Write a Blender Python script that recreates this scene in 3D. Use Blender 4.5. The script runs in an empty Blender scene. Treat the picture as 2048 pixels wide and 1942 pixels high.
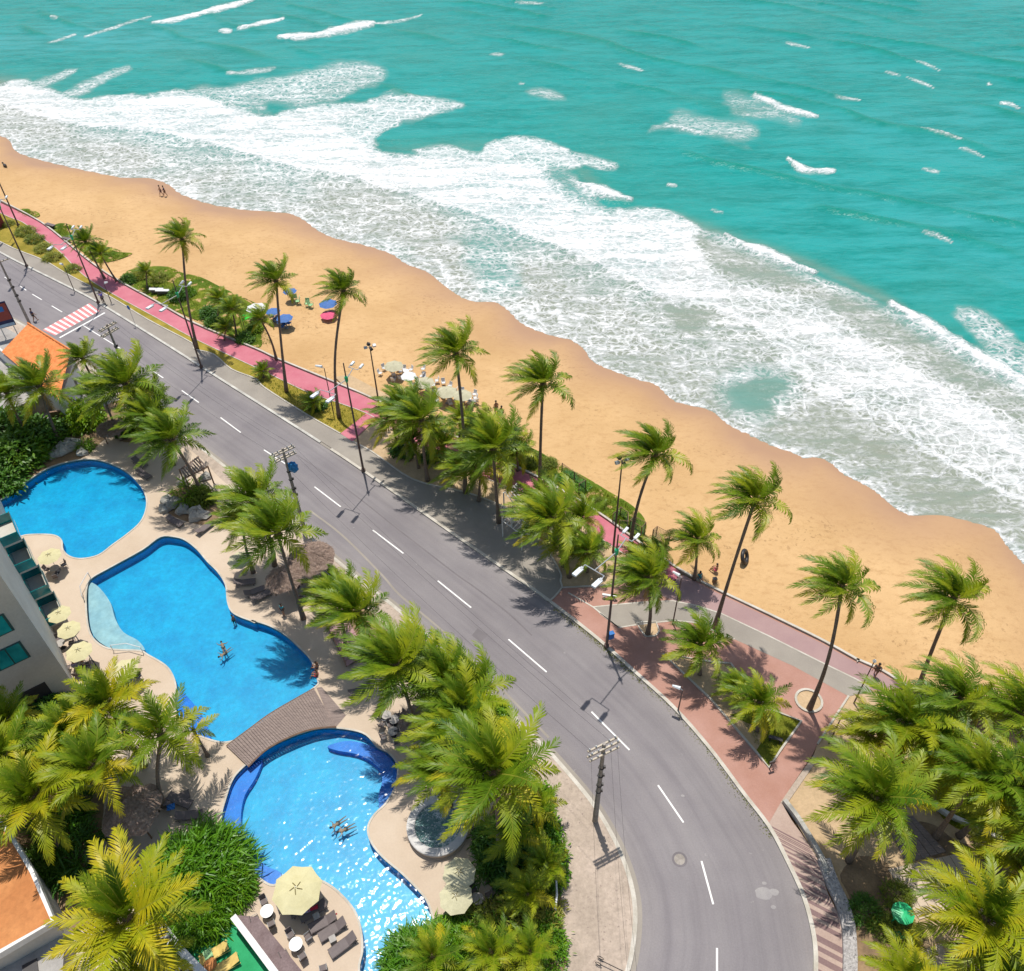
import bpy, bmesh, math, random
import numpy as np
from mathutils import Vector, Matrix
from mathutils.geometry import tessellate_polygon
R = math.radians
rnd = random.Random(7)
scene = bpy.context.scene
COL = scene.collection

# ------------------------------------------------------------------ camera, sky, sun, exposure
CAM_H, FOC, TILT, ROLL = 62.0, 1669.0, R(46.48), R(-1.22)      # metres, focal length in photo pixels, tilt from straight down
_c, _s = math.cos(TILT), math.sin(TILT)
FW = np.array([0, _s, -_c]); UP0 = np.array([0, _c, _s]); RT0 = np.array([1.0, 0, 0])
RT = math.cos(ROLL)*RT0 + math.sin(ROLL)*UP0
UP = -math.sin(ROLL)*RT0 + math.cos(ROLL)*UP0
cam = bpy.data.objects.new('camera', bpy.data.cameras.new('camera')); COL.objects.link(cam)
cam.data.sensor_fit = 'HORIZONTAL'; cam.data.sensor_width = 36; cam.data.lens = FOC/2048*36
cam.data.clip_start = .5; cam.data.clip_end = 9000
M = Matrix.Identity(4)
for i in range(3):
    M[i][0] = RT[i]; M[i][1] = UP[i]; M[i][2] = -FW[i]
M[2][3] = CAM_H
cam.matrix_world = M
scene.camera = cam

SHX, SHY = .068, -.262                                          # shadow offset per metre of height
sun_to = Vector((-SHX, -SHY, 1)).normalized()
world = bpy.data.worlds.new("World"); scene.world = world; world.use_nodes = True
nt = world.node_tree; nt.nodes.clear()
sky = nt.nodes.new('ShaderNodeTexSky'); sky.sky_type = 'NISHITA'; sky.sun_disc = False
sky.sun_elevation = math.asin(sun_to.z); sky.sun_rotation = math.atan2(sun_to.x, sun_to.y)
sky.air_density = 1.2; sky.dust_density = 1.5
bg = nt.nodes.new('ShaderNodeBackground'); bg.inputs[1].default_value = .115
wo = nt.nodes.new('ShaderNodeOutputWorld')
nt.links.new(sky.outputs[0], bg.inputs[0]); nt.links.new(bg.outputs[0], wo.inputs[0])
sun = bpy.data.objects.new('sun', bpy.data.lights.new('sun', 'SUN')); COL.objects.link(sun)
sun.data.energy = 4.6; sun.data.angle = R(.55); sun.data.color = (1, .955, .88)
sun.rotation_euler = sun_to.to_track_quat('Z', 'Y').to_euler()
vs = scene.view_settings; vs.view_transform = 'Standard'; vs.look = 'None'; vs.gamma = 1; vs.exposure = 0.0
try: vs.use_curve_mapping = False
except Exception: pass
scene.render.engine = 'CYCLES'
scene.cycles.max_bounces = 8; scene.cycles.transparent_max_bounces = 12; scene.cycles.transmission_bounces = 4
scene.cycles.sample_clamp_direct = 0; scene.cycles.sample_clamp_indirect = 6

# ------------------------------------------------------------------ survey: photo points to points of the place
Z_SEA = -1.3
def ray(px, py):
    return FW + (px-1024)/FOC*RT - (py-971)/FOC*UP
def g(px, py, z=0.0):
    d = ray(px, py); t = (z-CAM_H)/d[2]
    return Vector((d[0]*t, d[1]*t, z))
def proj(X):
    v = X - np.array([0, 0, CAM_H]); k = v@FW
    return 1024+FOC*(v@RT)/k, 971-FOC*(v@UP)/k
TL = dict(a=(0,380,.2588), b=(0,760,.2588), c=(0,1100,.2588), d=(0,1500,.2588), e=(400,1500,.2588), f=(400,1100,.2588),
          g=(400,760,.2588), h=(400,400,.2588), i=(800,1500,.2588), j=(800,1100,.2588), k=(800,760,.2588), l=(1200,760,.2588),
          m=(1200,1100,.2588), n=(1200,1500,.2588), o=(1600,1500,.2357), p=(1600,1060,.2346), q=(0,0,.3539), r=(600,0,.3539),
          u=(1300,0,.3781), v=(500,400,.3539), w=(1100,400,.3539), x=(1448,700,.3033), F=(0,0,1.0354), N=(0,0,1))
def T(t, *xy):
    a, b, s = TL[t]
    r = [(a+xy[i]*s, b+xy[i+1]*s) for i in range(0, len(xy), 2)]
    return r if len(r) > 1 else r[0]
def W(pts, z=0.0): return [g(x, y, z) for x, y in pts]
def smooth(P, closed=False, k=5):
    P = [Vector(p) for p in P]; n = len(P); out = []
    rng = range(n) if closed else range(n-1)
    for i in rng:
        if closed: p0, p1, p2, p3 = P[i-1], P[i], P[(i+1) % n], P[(i+2) % n]
        else: p0, p1, p2, p3 = P[max(i-1, 0)], P[i], P[i+1], P[min(i+2, n-1)]
        for j in range(k):
            t = j/k
            out.append(.5*((2*p1)+(p2-p0)*t+(2*p0-5*p1+4*p2-p3)*t*t+(3*p1-p0-3*p2+p3)*t**3))
    if not closed: out.append(P[-1])
    return out

# ------------------------------------------------------------------ materials
MATS = {}
def _mat(name):
    m = bpy.data.materials.new(name); m.use_nodes = True; MATS[name] = m
    return m, m.node_tree, m.node_tree.nodes['Principled BSDF']
def N(nt, t, **kw):
    n = nt.nodes.new(t)
    for k, v in kw.items():
        if k.startswith('i_'): n.inputs[k[2:].replace('_', ' ')].default_value = v
        else: setattr(n, k, v)
    return n
def ramp(nt, fac, stops):
    r = nt.nodes.new('ShaderNodeValToRGB'); e = r.color_ramp.elements
    while len(e) < len(stops): e.new(.5)
    for el, (p, c) in zip(e, stops): el.position = p; el.color = (*c, 1) if len(c) == 3 else c
    nt.links.new(fac, r.inputs[0]); return r.outputs[0]
def math_(nt, op, a, b=None, clamp=False):
    n = nt.nodes.new('ShaderNodeMath'); n.operation = op; n.use_clamp = clamp
    for i, v in enumerate((a, b)):
        if v is None: continue
        if isinstance(v, (int, float)): n.inputs[i].default_value = v
        else: nt.links.new(v, n.inputs[i])
    return n.outputs[0]
def mixc(nt, fac, a, b, mode='MIX'):
    n = nt.nodes.new('ShaderNodeMix'); n.data_type = 'RGBA'; n.blend_type = mode
    for s, v in ((n.inputs[0], fac), (n.inputs[6], a), (n.inputs[7], b)):
        if isinstance(v, tuple): s.default_value = (*v, 1)
        elif isinstance(v, (int, float)): s.default_value = v
        else: nt.links.new(v, s)
    return n.outputs[2]
def noise(nt, scale, detail=5, rough=.55, stretch=None, rot=0, vec=None, dist=0):
    tc = nt.nodes.new('ShaderNodeTexCoord').outputs['Object'] if vec is None else vec
    if stretch or rot:
        mp = nt.nodes.new('ShaderNodeMapping'); nt.links.new(tc, mp.inputs[0]); tc = mp.outputs[0]
        mp.inputs['Rotation'].default_value = (0, 0, rot)
        if stretch: mp.inputs['Scale'].default_value = stretch
    n = nt.nodes.new('ShaderNodeTexNoise'); nt.links.new(tc, n.inputs['Vector'])
    n.inputs['Scale'].default_value = scale; n.inputs['Detail'].default_value = detail; n.inputs['Roughness'].default_value = rough
    n.inputs['Distortion'].default_value = dist
    return n.outputs['Fac']
def bump(nt, b, h, strength, dist=.05):
    n = nt.nodes.new('ShaderNodeBump'); n.inputs['Strength'].default_value = strength; n.inputs['Distance'].default_value = dist
    nt.links.new(h, n.inputs['Height']); nt.links.new(n.outputs[0], b.inputs['Normal'])
def surf(name, c1, c2, scale=.4, rough=.85, fine=14, fine_amt=.25, bmp=.15, stretch=None, rot=0, spec=.3, speck=None, metal=0, lohi=(.35, .65)):
    """weathered surface: two colours mixed by broad noise, fine grain, optional specks"""
    m, nt, b = _mat(name)
    n1 = noise(nt, scale, 6, .6, stretch, rot)
    c = ramp(nt, n1, [(lohi[0], c1), (lohi[1], c2)])
    n2 = noise(nt, fine, 4, .7)
    c = mixc(nt, fine_amt, c, ramp(nt, n2, [(.3, (.35, .35, .35)), (.7, (1.0, 1.0, 1.0))]), 'MULTIPLY')
    if speck:
        sc, col, thr = speck
        n3 = noise(nt, sc, 2, .6)
        c = mixc(nt, ramp(nt, n3, [(thr, (0, 0, 0)), (thr+.05, (1, 1, 1))]), c, col)
    nt.links.new(c, b.inputs['Base Color'])
    b.inputs['Roughness'].default_value = rough; b.inputs['Specular IOR Level'].default_value = spec; b.inputs['Metallic'].default_value = metal
    if bmp: bump(nt, b, n2, bmp)
    return m
def plain(name, c, rough=.5, metal=0, spec=.4, var=.25):
    m, nt, b = _mat(name)
    n1 = noise(nt, 3, 5, .6)
    d = tuple(x*(1-var) for x in c)
    nt.links.new(ramp(nt, n1, [(.3, d), (.7, c)]), b.inputs['Base Color'])
    b.inputs['Roughness'].default_value = rough; b.inputs['Metallic'].default_value = metal; b.inputs['Specular IOR Level'].default_value = spec
    return m
def leaf(name, c1, c2, c3, transl=.35, rough=.45, scale=.7):
    """leaf material: colour differs from one object to the next and within it; lets light through"""
    m, nt, b = _mat(name)
    oi = nt.nodes.new('ShaderNodeObjectInfo').outputs['Random']
    n1 = noise(nt, scale, 4, .6)
    f = math_(nt, 'ADD', math_(nt, 'MULTIPLY', oi, .5), math_(nt, 'SUBTRACT', math_(nt, 'MULTIPLY', n1, 1.15), .25))
    c = ramp(nt, f, [(.15, c1), (.55, c2), (.95, c3)])
    nt.links.new(c, b.inputs['Base Color']); b.inputs['Roughness'].default_value = rough; b.inputs['Specular IOR Level'].default_value = .35
    tr = nt.nodes.new('ShaderNodeBsdfTranslucent'); nt.links.new(mixc(nt, .55, c, (.26, .36, .01)), tr.inputs[0])
    mx = nt.nodes.new('ShaderNodeMixShader'); mx.inputs[0].default_value = transl
    nt.links.new(b.outputs[0], mx.inputs[1]); nt.links.new(tr.outputs[0], mx.inputs[2])
    nt.links.new(mx.outputs[0], nt.nodes['Material Output'].inputs[0])
    return m

m_asphalt, nt, b = _mat('asphalt')
au = N(nt, 'ShaderNodeAttribute', attribute_name='across').outputs['Fac']; al = N(nt, 'ShaderNodeAttribute', attribute_name='along').outputs['Fac']
cx = N(nt, 'ShaderNodeCombineXYZ'); nt.links.new(math_(nt, 'MULTIPLY', au, 9.0), cx.inputs[0]); nt.links.new(math_(nt, 'MULTIPLY', al, .045), cx.inputs[1])
streak = noise(nt, 1.6, 6, .62, vec=cx.outputs[0])
c = ramp(nt, noise(nt, .12, 6, .62), [(.35, (.212, .194, .2)), (.65, (.26, .24, .242))])
band = ramp(nt, au, [(0, (1.12, 1.1, 1.05)), (.08, (1.06, 1.05, 1.02)), (.2, (.88, .87, .89)), (.3, (.98, .98, .98)), (.4, (.9, .89, .9)), (.5, (1.02, 1.02, 1.01)), (.62, (.88, .87, .89)), (.72, (.97, .97, .97)), (.82, (.9, .89, .9)), (.93, (1.06, 1.05, 1.02)), (1, (1.1, 1.08, 1.03))])
c = mixc(nt, .6, c, band, 'MULTIPLY')
c = mixc(nt, .38, c, ramp(nt, streak, [(.36, (.74, .73, .75)), (.52, (1, 1, 1)), (.7, (1.14, 1.13, 1.1))]), 'MULTIPLY')
c = mixc(nt, .28, c, ramp(nt, noise(nt, 9, 4, .7), [(.3, (.5, .5, .5)), (.7, (1.05, 1.05, 1.05))]), 'MULTIPLY')
c = mixc(nt, ramp(nt, noise(nt, 1.5, 3, .6), [(.7, (0, 0, 0)), (.76, (.5, .5, .5))]), c, (.34, .32, .31))
nt.links.new(c, b.inputs['Base Color']); b.inputs['Roughness'].default_value = .9; b.inputs['Specular IOR Level'].default_value = .25; bump(nt, b, noise(nt, 9, 4, .7), .2)
m_tar = surf('tar', (.15, .135, .14), (.19, .17, .175), .5, .8)
m_patchw = surf('pale_stain', (.34, .32, .31), (.29, .27, .27), 1.5)
m_paint = surf('road_paint', (.74, .72, .68), (.84, .83, .8), 1.2, .6, 20, .15, .05)
m_redpaint = surf('red_paint', (.62, .2, .2), (.68, .27, .26), .9, .7, 20, .2)
m_kerb = surf('kerb_white', (.44, .4, .33), (.6, .56, .49), .8, .75, 10, .3)
m_kerb2 = surf('kerb_stone', (.42, .4, .36), (.62, .6, .54), .8, .8, 8, .35)
m_walk = surf('pavement_grey', (.27, .24, .205), (.33, .295, .25), .25, .9, 10, .18)
m_speck = surf('pavement_speckled', (.42, .34, .27), (.52, .42, .34), .35, .9, 3.2, .45, .25, speck=(4.5, (.26, .2, .17), .66))
m_pink = surf('cycle_path_pink', (.47, .13, .17), (.54, .19, .225), .3, .85, 9, .15)
m_mauve = surf('path_mauve', (.32, .205, .2), (.37, .245, .23), .3, .85, 9, .15)
m_terra = surf('plaza_terracotta', (.38, .2, .15), (.44, .25, .2), .35, .9, 8, .22)
m_terra_d = surf('paving_stripe_dark', (.2, .13, .125), (.25, .165, .155), .5, .9, 8, .25)
m_terra_l = surf('paving_stripe_pale', (.4, .29, .24), (.46, .35, .29), .5, .9, 8, .25)
m_pebble = surf('pebble_stone', (.3, .28, .27), (.55, .52, .5), 5.5, .85, 8, .5, .5, speck=(7, (.12, .11, .11), .62))
m_deck = surf('pool_deck_stone', (.49, .385, .285), (.56, .455, .35), .22, .8, 7, .14, .05)
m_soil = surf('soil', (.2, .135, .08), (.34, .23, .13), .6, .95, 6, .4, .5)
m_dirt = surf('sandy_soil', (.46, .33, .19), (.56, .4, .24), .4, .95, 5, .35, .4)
m_yard = surf('yard_concrete', (.3, .28, .26), (.42, .4, .37), .4, .9, 6, .3)
m_turf = surf('turf', (.11, .15, .008), (.24, .22, .02), .45, .95, 7, .55, .8)
m_turfd = surf('beach_turf', (.06, .13, .005), (.2, .23, .015), .35, .95, 5, .6, .9, speck=(.7, (.46, .3, .13), .57))
m_verge = surf('verge_turf', (.24, .2, .02), (.4, .3, .05), .35, .95, 6, .55, .8)
m_wood = surf('grey_wood', (.2, .155, .14), (.32, .25, .22), 2, .85, 12, .4, .3, stretch=(1, 8, 1))
m_wood2 = surf('brown_wood', (.2, .12, .08), (.32, .2, .13), 2, .8, 12, .4, .3)
m_mdeck = surf('mauve_deck', (.36, .2, .2), (.45, .28, .27), .8, .85, 9, .3)
m_thatch = surf('thatch', (.25, .17, .13), (.42, .31, .25), 5, .95, 25, .6, .9)
m_rock = surf('rock', (.3, .29, .26), (.52, .5, .45), 1.2, .9, 6, .5, .9)
m_wall = surf('wall_plaster', (.47, .44, .39), (.56, .53, .47), .25, .9, 5, .2, .15)
m_white = surf('wall_white', (.66, .65, .62), (.78, .77, .74), .5, .8, 6, .2)
m_brownroof = surf('roof_felt_brown', (.48, .19, .065), (.58, .25, .09), .35, .9, 3, .35, .3)
m_slate = surf('slab_purple_grey', (.17, .12, .12), (.24, .18, .18), 1.0, .9, 8, .4)
m_orange = surf('roof_tile_orange', (.66, .2, .055), (.8, .3, .1), 1.5, .85, 6, .35, .3)
m_green = surf('green_carpet', (.02, .27, .1), (.035, .36, .15), .6, .9, 8, .2)
m_glass, nt_, b_ = _mat('teal_glass')
nt_.links.new(ramp(nt_, noise(nt_, .6, 3), [(.35, (.0, .16, .17)), (.65, (.02, .33, .33))]), b_.inputs['Base Color']); b_.inputs['Roughness'].default_value = .08
b_.inputs['Specular IOR Level'].default_value = .6
m_frame = plain('frame_dark_teal', (.03, .09, .09), .4)
m_dark = plain('dark_metal', (.05, .045, .045), .5)
m_pole = plain('lamp_metal_brown', (.13, .085, .07), .55, .0)
m_steel = plain('galvanised_steel', (.5, .52, .53), .35, .3)
m_conc = surf('pole_concrete', (.26, .23, .2), (.4, .36, .32), 1.2, .9, 6, .4)
m_crossarm = surf('crossarm_wood', (.5, .43, .33), (.62, .55, .44), 2, .9, 6, .4)
m_lampw = plain('lamp_glass_white', (.75, .8, .82), .25)
m_blue = plain('blue_plastic', (.01, .16, .5), .4)
m_bluep = plain('parasol_blue', (.06, .16, .42), .7)
m_tarp = plain('bright_green_tarp', (.02, .6, .03), .7)
m_cream = surf('parasol_cream', (.54, .49, .27), (.62, .57, .34), .8, .8, 9, .15)
m_beachp = surf('parasol_beach', (.42, .39, .26), (.52, .49, .34), 1.2, .8, 9, .25)
m_olive = surf('parasol_faded', (.5, .47, .3), (.6, .56, .37), .8, .85, 9, .25)
m_whitep = plain('white_plastic', (.75, .75, .74), .4)
m_greyw = plain('grey_weave', (.16, .13, .125), .7)
m_greyw2 = plain('pale_weave', (.4, .37, .34), .7)
m_yel = plain('yellow_cushion', (.72, .52, .16), .8)
m_black = plain('black_rubber', (.03, .028, .03), .45)
m_red = plain('red_cloth', (.5, .02, .05), .8)
m_pinkc = plain('pink_cloth', (.7, .1, .2), .8)
m_tealc = plain('teal_cloth', (.03, .3, .35), .8)
m_skin = plain('skin', (.34, .17, .1), .55)
m_hair = plain('hair', (.03, .02, .015), .6)
m_navy = plain('navy_cloth', (.03, .035, .1), .8)
m_pgreen = plain('play_green', (.03, .5, .2), .4)
m_ltgreen = plain('pale_green_cloth', (.35, .6, .3), .8)
m_trunk = surf('palm_trunk', (.15, .11, .085), (.29, .22, .17), 3, .9, 8, .5, .9, stretch=(1, 1, 6))
m_frond = leaf('palm_leaf', (.03, .095, .005), (.145, .235, .008), (.36, .38, .012), .27)
m_frondy = leaf('palm_leaf_yellow', (.1, .19, .006), (.3, .34, .009), (.56, .44, .012), .3)
m_rachis = plain('palm_rib', (.27, .27, .03), .5)
m_dry = plain('palm_dry_leaf', (.42, .24, .06), .8)
m_heart = surf('palm_heart', (.1, .07, .04), (.24, .17, .09), 4, .95, 12, .5, .8)
m_coco = plain('coconut', (.2, .17, .04), .5)
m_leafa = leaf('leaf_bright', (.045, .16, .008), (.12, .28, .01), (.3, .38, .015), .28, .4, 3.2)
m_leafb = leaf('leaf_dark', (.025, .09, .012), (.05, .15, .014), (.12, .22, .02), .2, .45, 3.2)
m_leafc = leaf('leaf_olive', (.1, .14, .015), (.19, .24, .025), (.36, .32, .05), .28, .5, 3.2)
m_grassb = leaf('grass_blade', (.09, .16, .01), (.17, .24, .015), (.3, .28, .03), .3, .6, 1)

# pools: blue basins under a clear rippled surface
m_pool = surf('pool_tile', (.0, .28, .53), (.0, .37, .62), .5, .4, 2.4, .35, 0)  # fine mottling puts rippling underwater light into the floor colour
m_poold = surf('pool_tile_deep', (.0, .13, .54), (.0, .18, .62), .6, .4, 4, .3, 0)
m_poole = surf('pool_tile_edge', (.0, .27, .55), (.0, .34, .62), .6, .4, 4, .25, 0)
m_pooll = surf('pool_ledge_pale', (.3, .42, .48), (.4, .5, .52), .6, .5, 1.5, .4, 0)
m_spa = surf('spa_tile', (.12, .3, .3), (.3, .42, .4), 2, .4, 6, .4, 0)
m_water, nt, b = _mat('pool_water')
nt.nodes.remove(b)
tr = nt.nodes.new('ShaderNodeBsdfTransparent'); tr.inputs[0].default_value = (.82, .965, .985, 1)
gl = nt.nodes.new('ShaderNodeBsdfGlossy'); gl.inputs['Roughness'].default_value = .13
fr = nt.nodes.new('ShaderNodeFresnel'); fr.inputs[0].default_value = 1.26
bp = nt.nodes.new('ShaderNodeBump'); bp.inputs['Strength'].default_value = .5; bp.inputs['Distance'].default_value = .12
wv = math_(nt, 'ADD', noise(nt, 1.5, 1, .5), math_(nt, 'MULTIPLY', noise(nt, 3.4, 0, .5), .3))
nt.links.new(wv, bp.inputs['Height']); nt.links.new(bp.outputs[0], gl.inputs['Normal']); nt.links.new(bp.outputs[0], fr.inputs['Normal'])
mx = nt.nodes.new('ShaderNodeMixShader'); nt.links.new(fr.outputs[0], mx.inputs[0]); nt.links.new(tr.outputs[0], mx.inputs[1]); nt.links.new(gl.outputs[0], mx.inputs[2])
nt.links.new(mx.outputs[0], nt.nodes['Material Output'].inputs[0])

# ------------------------------------------------------------------ object helpers
def link(o, parent=None):
    COL.objects.link(o)
    if parent is not None: o.parent = parent
    return o
def tag(o, label=None, cat=None, group=None, kind=None):
    for k, v in (('label', label), ('category', cat), ('group', group), ('kind', kind)):
        if v: o[k] = v
    return o
def empty(name, loc, rz=0.0, label=None, cat=None, group=None):
    o = link(bpy.data.objects.new(name, None)); o.location = loc; o.rotation_euler = (0, 0, rz); o.empty_display_size = .3
    return tag(o, label, cat, group)
def children(o): return [c for c in ALLC.get(o.name, [])]
ALLC = {}
def reg(o, parent):
    if parent is not None: ALLC.setdefault(parent.name, []).append(o)
    return o
def mobj(name, me, parent=None, loc=None, rz=None):
    o = bpy.data.objects.new(name, me); link(o, parent); reg(o, parent)
    if loc is not None: o.location = loc
    if rz is not None: o.rotation_euler = (0, 0, rz)
    return o
def copy_tree(o, parent=None, loc=None, rz=None, label=None, group=None, scale=None):
    c = o.copy(); COL.objects.link(c); c.parent = parent; reg(c, parent)
    if loc is not None: c.location = loc
    if rz is not None: c.rotation_euler = (c.rotation_euler[0], c.rotation_euler[1], rz)
    if scale is not None: c.scale = (scale,)*3
    if label: c['label'] = label
    if group: c['group'] = group
    for ch in ALLC.get(o.name, []): copy_tree(ch, c)
    return c

class MB:
    def __init__(s): s.v = []; s.f = []; s.m = []; s.mats = []
    def mi(s, m):
        if m not in s.mats: s.mats.append(m)
        return s.mats.index(m)
    def add(s, vs, fs, m):
        k = len(s.v); s.v += [tuple(v) for v in vs]; s.f += [tuple(i+k for i in f) for f in fs]; s.m += [s.mi(m)]*len(fs)
    def box(s, c, size, m, rz=0.0, rx=0.0, ry=0.0):
        X, Y, Z = (d/2 for d in size); M = Matrix.Rotation(rz, 3, 'Z')@Matrix.Rotation(ry, 3, 'Y')@Matrix.Rotation(rx, 3, 'X'); c = Vector(c)
        vs = [c+M@Vector((x*X, y*Y, z*Z)) for z in (-1, 1) for y in (-1, 1) for x in (-1, 1)]
        s.add(vs, [(0, 2, 3, 1), (4, 5, 7, 6), (0, 1, 5, 4), (2, 6, 7, 3), (0, 4, 6, 2), (1, 3, 7, 5)], m)
    def tube(s, path, rad, m, n=6, cap=True):
        P = [Vector(p) for p in path]
        if not isinstance(rad, (list, tuple)): rad = [rad]*len(P)
        vs = []
        for i, p in enumerate(P):
            d = (P[min(i+1, len(P)-1)]-P[max(i-1, 0)]).normalized()
            a = d.orthogonal().normalized() if abs(d.z) > .9 else d.cross(Vector((0, 0, 1))).normalized()
            if abs(d.z) > .9: a = (Vector((1, 0, 0))-d*d.x).normalized()
            b = d.cross(a)
            for k in range(n):
                t = 2*math.pi*k/n; vs.append(p+(a*math.cos(t)+b*math.sin(t))*rad[i])
        fs = [(i*n+k, i*n+(k+1) % n, (i+1)*n+(k+1) % n, (i+1)*n+k) for i in range(len(P)-1) for k in range(n)]
        if cap: fs += [tuple(range(n))[::-1], tuple((len(P)-1)*n+k for k in range(n))]
        s.add(vs, fs, m)
    def lathe(s, c, prof, m, n=16, sx=1, sy=1):
        c = Vector(c); vs = []
        for r, z in prof:
            for k in range(n):
                t = 2*math.pi*k/n; vs.append(c+Vector((r*math.cos(t)*sx, r*math.sin(t)*sy, z)))
        fs = [(i*n+k, i*n+(k+1) % n, (i+1)*n+(k+1) % n, (i+1)*n+k) for i in range(len(prof)-1) for k in range(n)]
        fs += [tuple(range(n))[::-1], tuple((len(prof)-1)*n+k for k in range(n))]
        s.add(vs, fs, m)
    def ball(s, c, r, m, n=8, q=5):
        rx, ry, rz = r if isinstance(r, tuple) else (r, r, r)
        prof = [(max(.01, math.sin(math.pi*i/q)), -math.cos(math.pi*i/q)*rz) for i in range(q+1)]
        s.lathe(c, [(p[0], p[1]) for p in prof], m, n, rx, ry)
    def mesh(s, name, smooth=False):
        me = bpy.data.meshes.new(name); me.from_pydata(s.v, [], s.f)
        for m in s.mats: me.materials.append(m)
        me.polygons.foreach_set('material_index', s.m)
        if smooth: me.polygons.foreach_set('use_smooth', [True]*len(s.f))
        me.update(); return me
    def build(s, name, parent=None, loc=None, rz=None, smooth=False):
        return mobj(name, s.mesh(name, smooth), parent, loc, rz)

def sheet(name, loops, z, m, kind='structure', parent=None, thick=0.0, jitter=0):
    """flat region bounded by an outer loop and holes; thick > 0 drops an edge face below it"""
    loops = [[Vector((p[0], p[1], z)) for p in L] for L in loops]
    bm = bmesh.new(); edges = []
    for L in loops:
        vs = [bm.verts.new(p) for p in L]
        edges += [bm.edges.new((vs[i], vs[(i+1) % len(vs)])) for i in range(len(vs))]
        if thick:
            lo = [bm.verts.new(p-Vector((0, 0, thick))) for p in L]
            for i in range(len(vs)):
                j = (i+1) % len(vs); bm.faces.new((vs[i], vs[j], lo[j], lo[i]))
    bmesh.ops.triangle_fill(bm, use_beauty=True, use_dissolve=False, edges=edges, normal=(0, 0, 1))
    bmesh.ops.recalc_face_normals(bm, faces=bm.faces)
    for f in bm.faces:
        if abs(f.normal.z) > .9 and f.normal.z < 0: f.normal_flip()
    me = bpy.data.meshes.new(name); bm.to_mesh(me); bm.free(); me.materials.append(m)
    o = mobj(name, me, parent)
    if kind: o['kind'] = kind
    return o
def offset(P, d, closed=False):
    P = [Vector((p[0], p[1], 0)) for p in P]; out = []; n = len(P)
    for i in range(n):
        a = P[i-1] if (closed or i > 0) else P[i]; b = P[(i+1) % n] if (closed or i < n-1) else P[i]
        t = (b-a).normalized(); out.append(P[i]+Vector((t.y, -t.x, 0))*d)
    return out
def ribbon(name, P, d0, d1, z0, z1, m, kind='structure', parent=None, closed=False):
    """a strip along a line between two side offsets, its top at z1 and its foot at z0"""
    A = offset(P, d0, closed); B = offset(P, d1, closed); n = len(P); b = MB(); vs = []
    for a, c in zip(A, B): vs += [(a.x, a.y, z0), (a.x, a.y, z1), (c.x, c.y, z1), (c.x, c.y, z0)]
    fs = []
    for i in range(n if closed else n-1):
        k = i*4; j = ((i+1) % n)*4
        for u in range(3): fs.append((k+u, j+u, j+u+1, k+u+1))
    if not closed: fs += [(0, 1, 2, 3), ((n-1)*4+3, (n-1)*4+2, (n-1)*4+1, (n-1)*4)]
    b.add(vs, fs, m); o = b.build(name, parent)
    bm = bmesh.new(); bm.from_mesh(o.data); bmesh.ops.recalc_face_normals(bm, faces=bm.faces); bm.to_mesh(o.data); bm.free()
    if kind: o['kind'] = kind
    return o
def resample(P, step):
    P = [Vector(p) for p in P]; out = [P[0]]; acc = 0
    for a, b in zip(P[:-1], P[1:]):
        L = (b-a).length; s = step-acc
        while s <= L: out.append(a+(b-a)*(s/L)); s += step
        acc = (acc+L) % step
    return out
# ------------------------------------------------------------------ sea, shore and sand
shore_px = [(-260,190),(-120,235)]+T('q', 0,770, 50,800, 90,860, 200,900, 360,940, 500,970, 680,1005, 840,1010, 950,1045, 1020,1100, 1200,1160, 1400,1190)+\
    T('v', 0,62, 200,75, 300,115, 380,175, 480,220, 650,260, 800,310, 880,365, 1000,410, 1100,490, 1230,570, 1380,580, 1460,630, 1530,700, 1700,770, 1800,790)+\
    T('w', 190,845, 230,910, 330,960, 500,1020, 600,1050, 700,1140, 900,1190, 1000,1270, 1200,1370)+\
    T('x', 150,545, 300,630, 450,680, 520,715, 610,710, 700,750, 780,820, 900,880, 1000,940, 1130,1050, 1240,1095, 1400,1090, 1600,1130, 1780,1190, 1850,1280, 1978,1420)+[(2130,1215),(2300,1400)]
shore = smooth(W(shore_px, Z_SEA), k=3)
SH = np.array([(p.x, p.y) for p in shore])
def seg_dist(P, L):
    """signed distance of points P (n,2) to polyline L, positive on its left side when walking along it"""
    best = np.full(len(P), 1e9); sg = np.ones(len(P))
    for a, b in zip(L[:-1], L[1:]):
        d = b-a; t = np.clip(((P-a)@d)/(d@d), 0, 1); q = P-a-t[:, None]*d; e = np.hypot(q[:, 0], q[:, 1])
        cr = d[0]*(P[:, 1]-a[1])-d[1]*(P[:, 0]-a[0]); k = e < best-1e-6
        best[k] = e[k]; sg[k] = np.sign(cr[k])
    return best*sg                       # sea lies to the left (+)
def shore_dist(P):
    d = np.abs(seg_dist(P, SH)); far = [tuple(p) for p in SH]+[(900, 0), (900, 2e5), (-9000, 2e5), (-9000, float(SH[0][1]))]
    return np.where(inpoly(P[:, 0], P[:, 1], far), d, -d)
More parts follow.
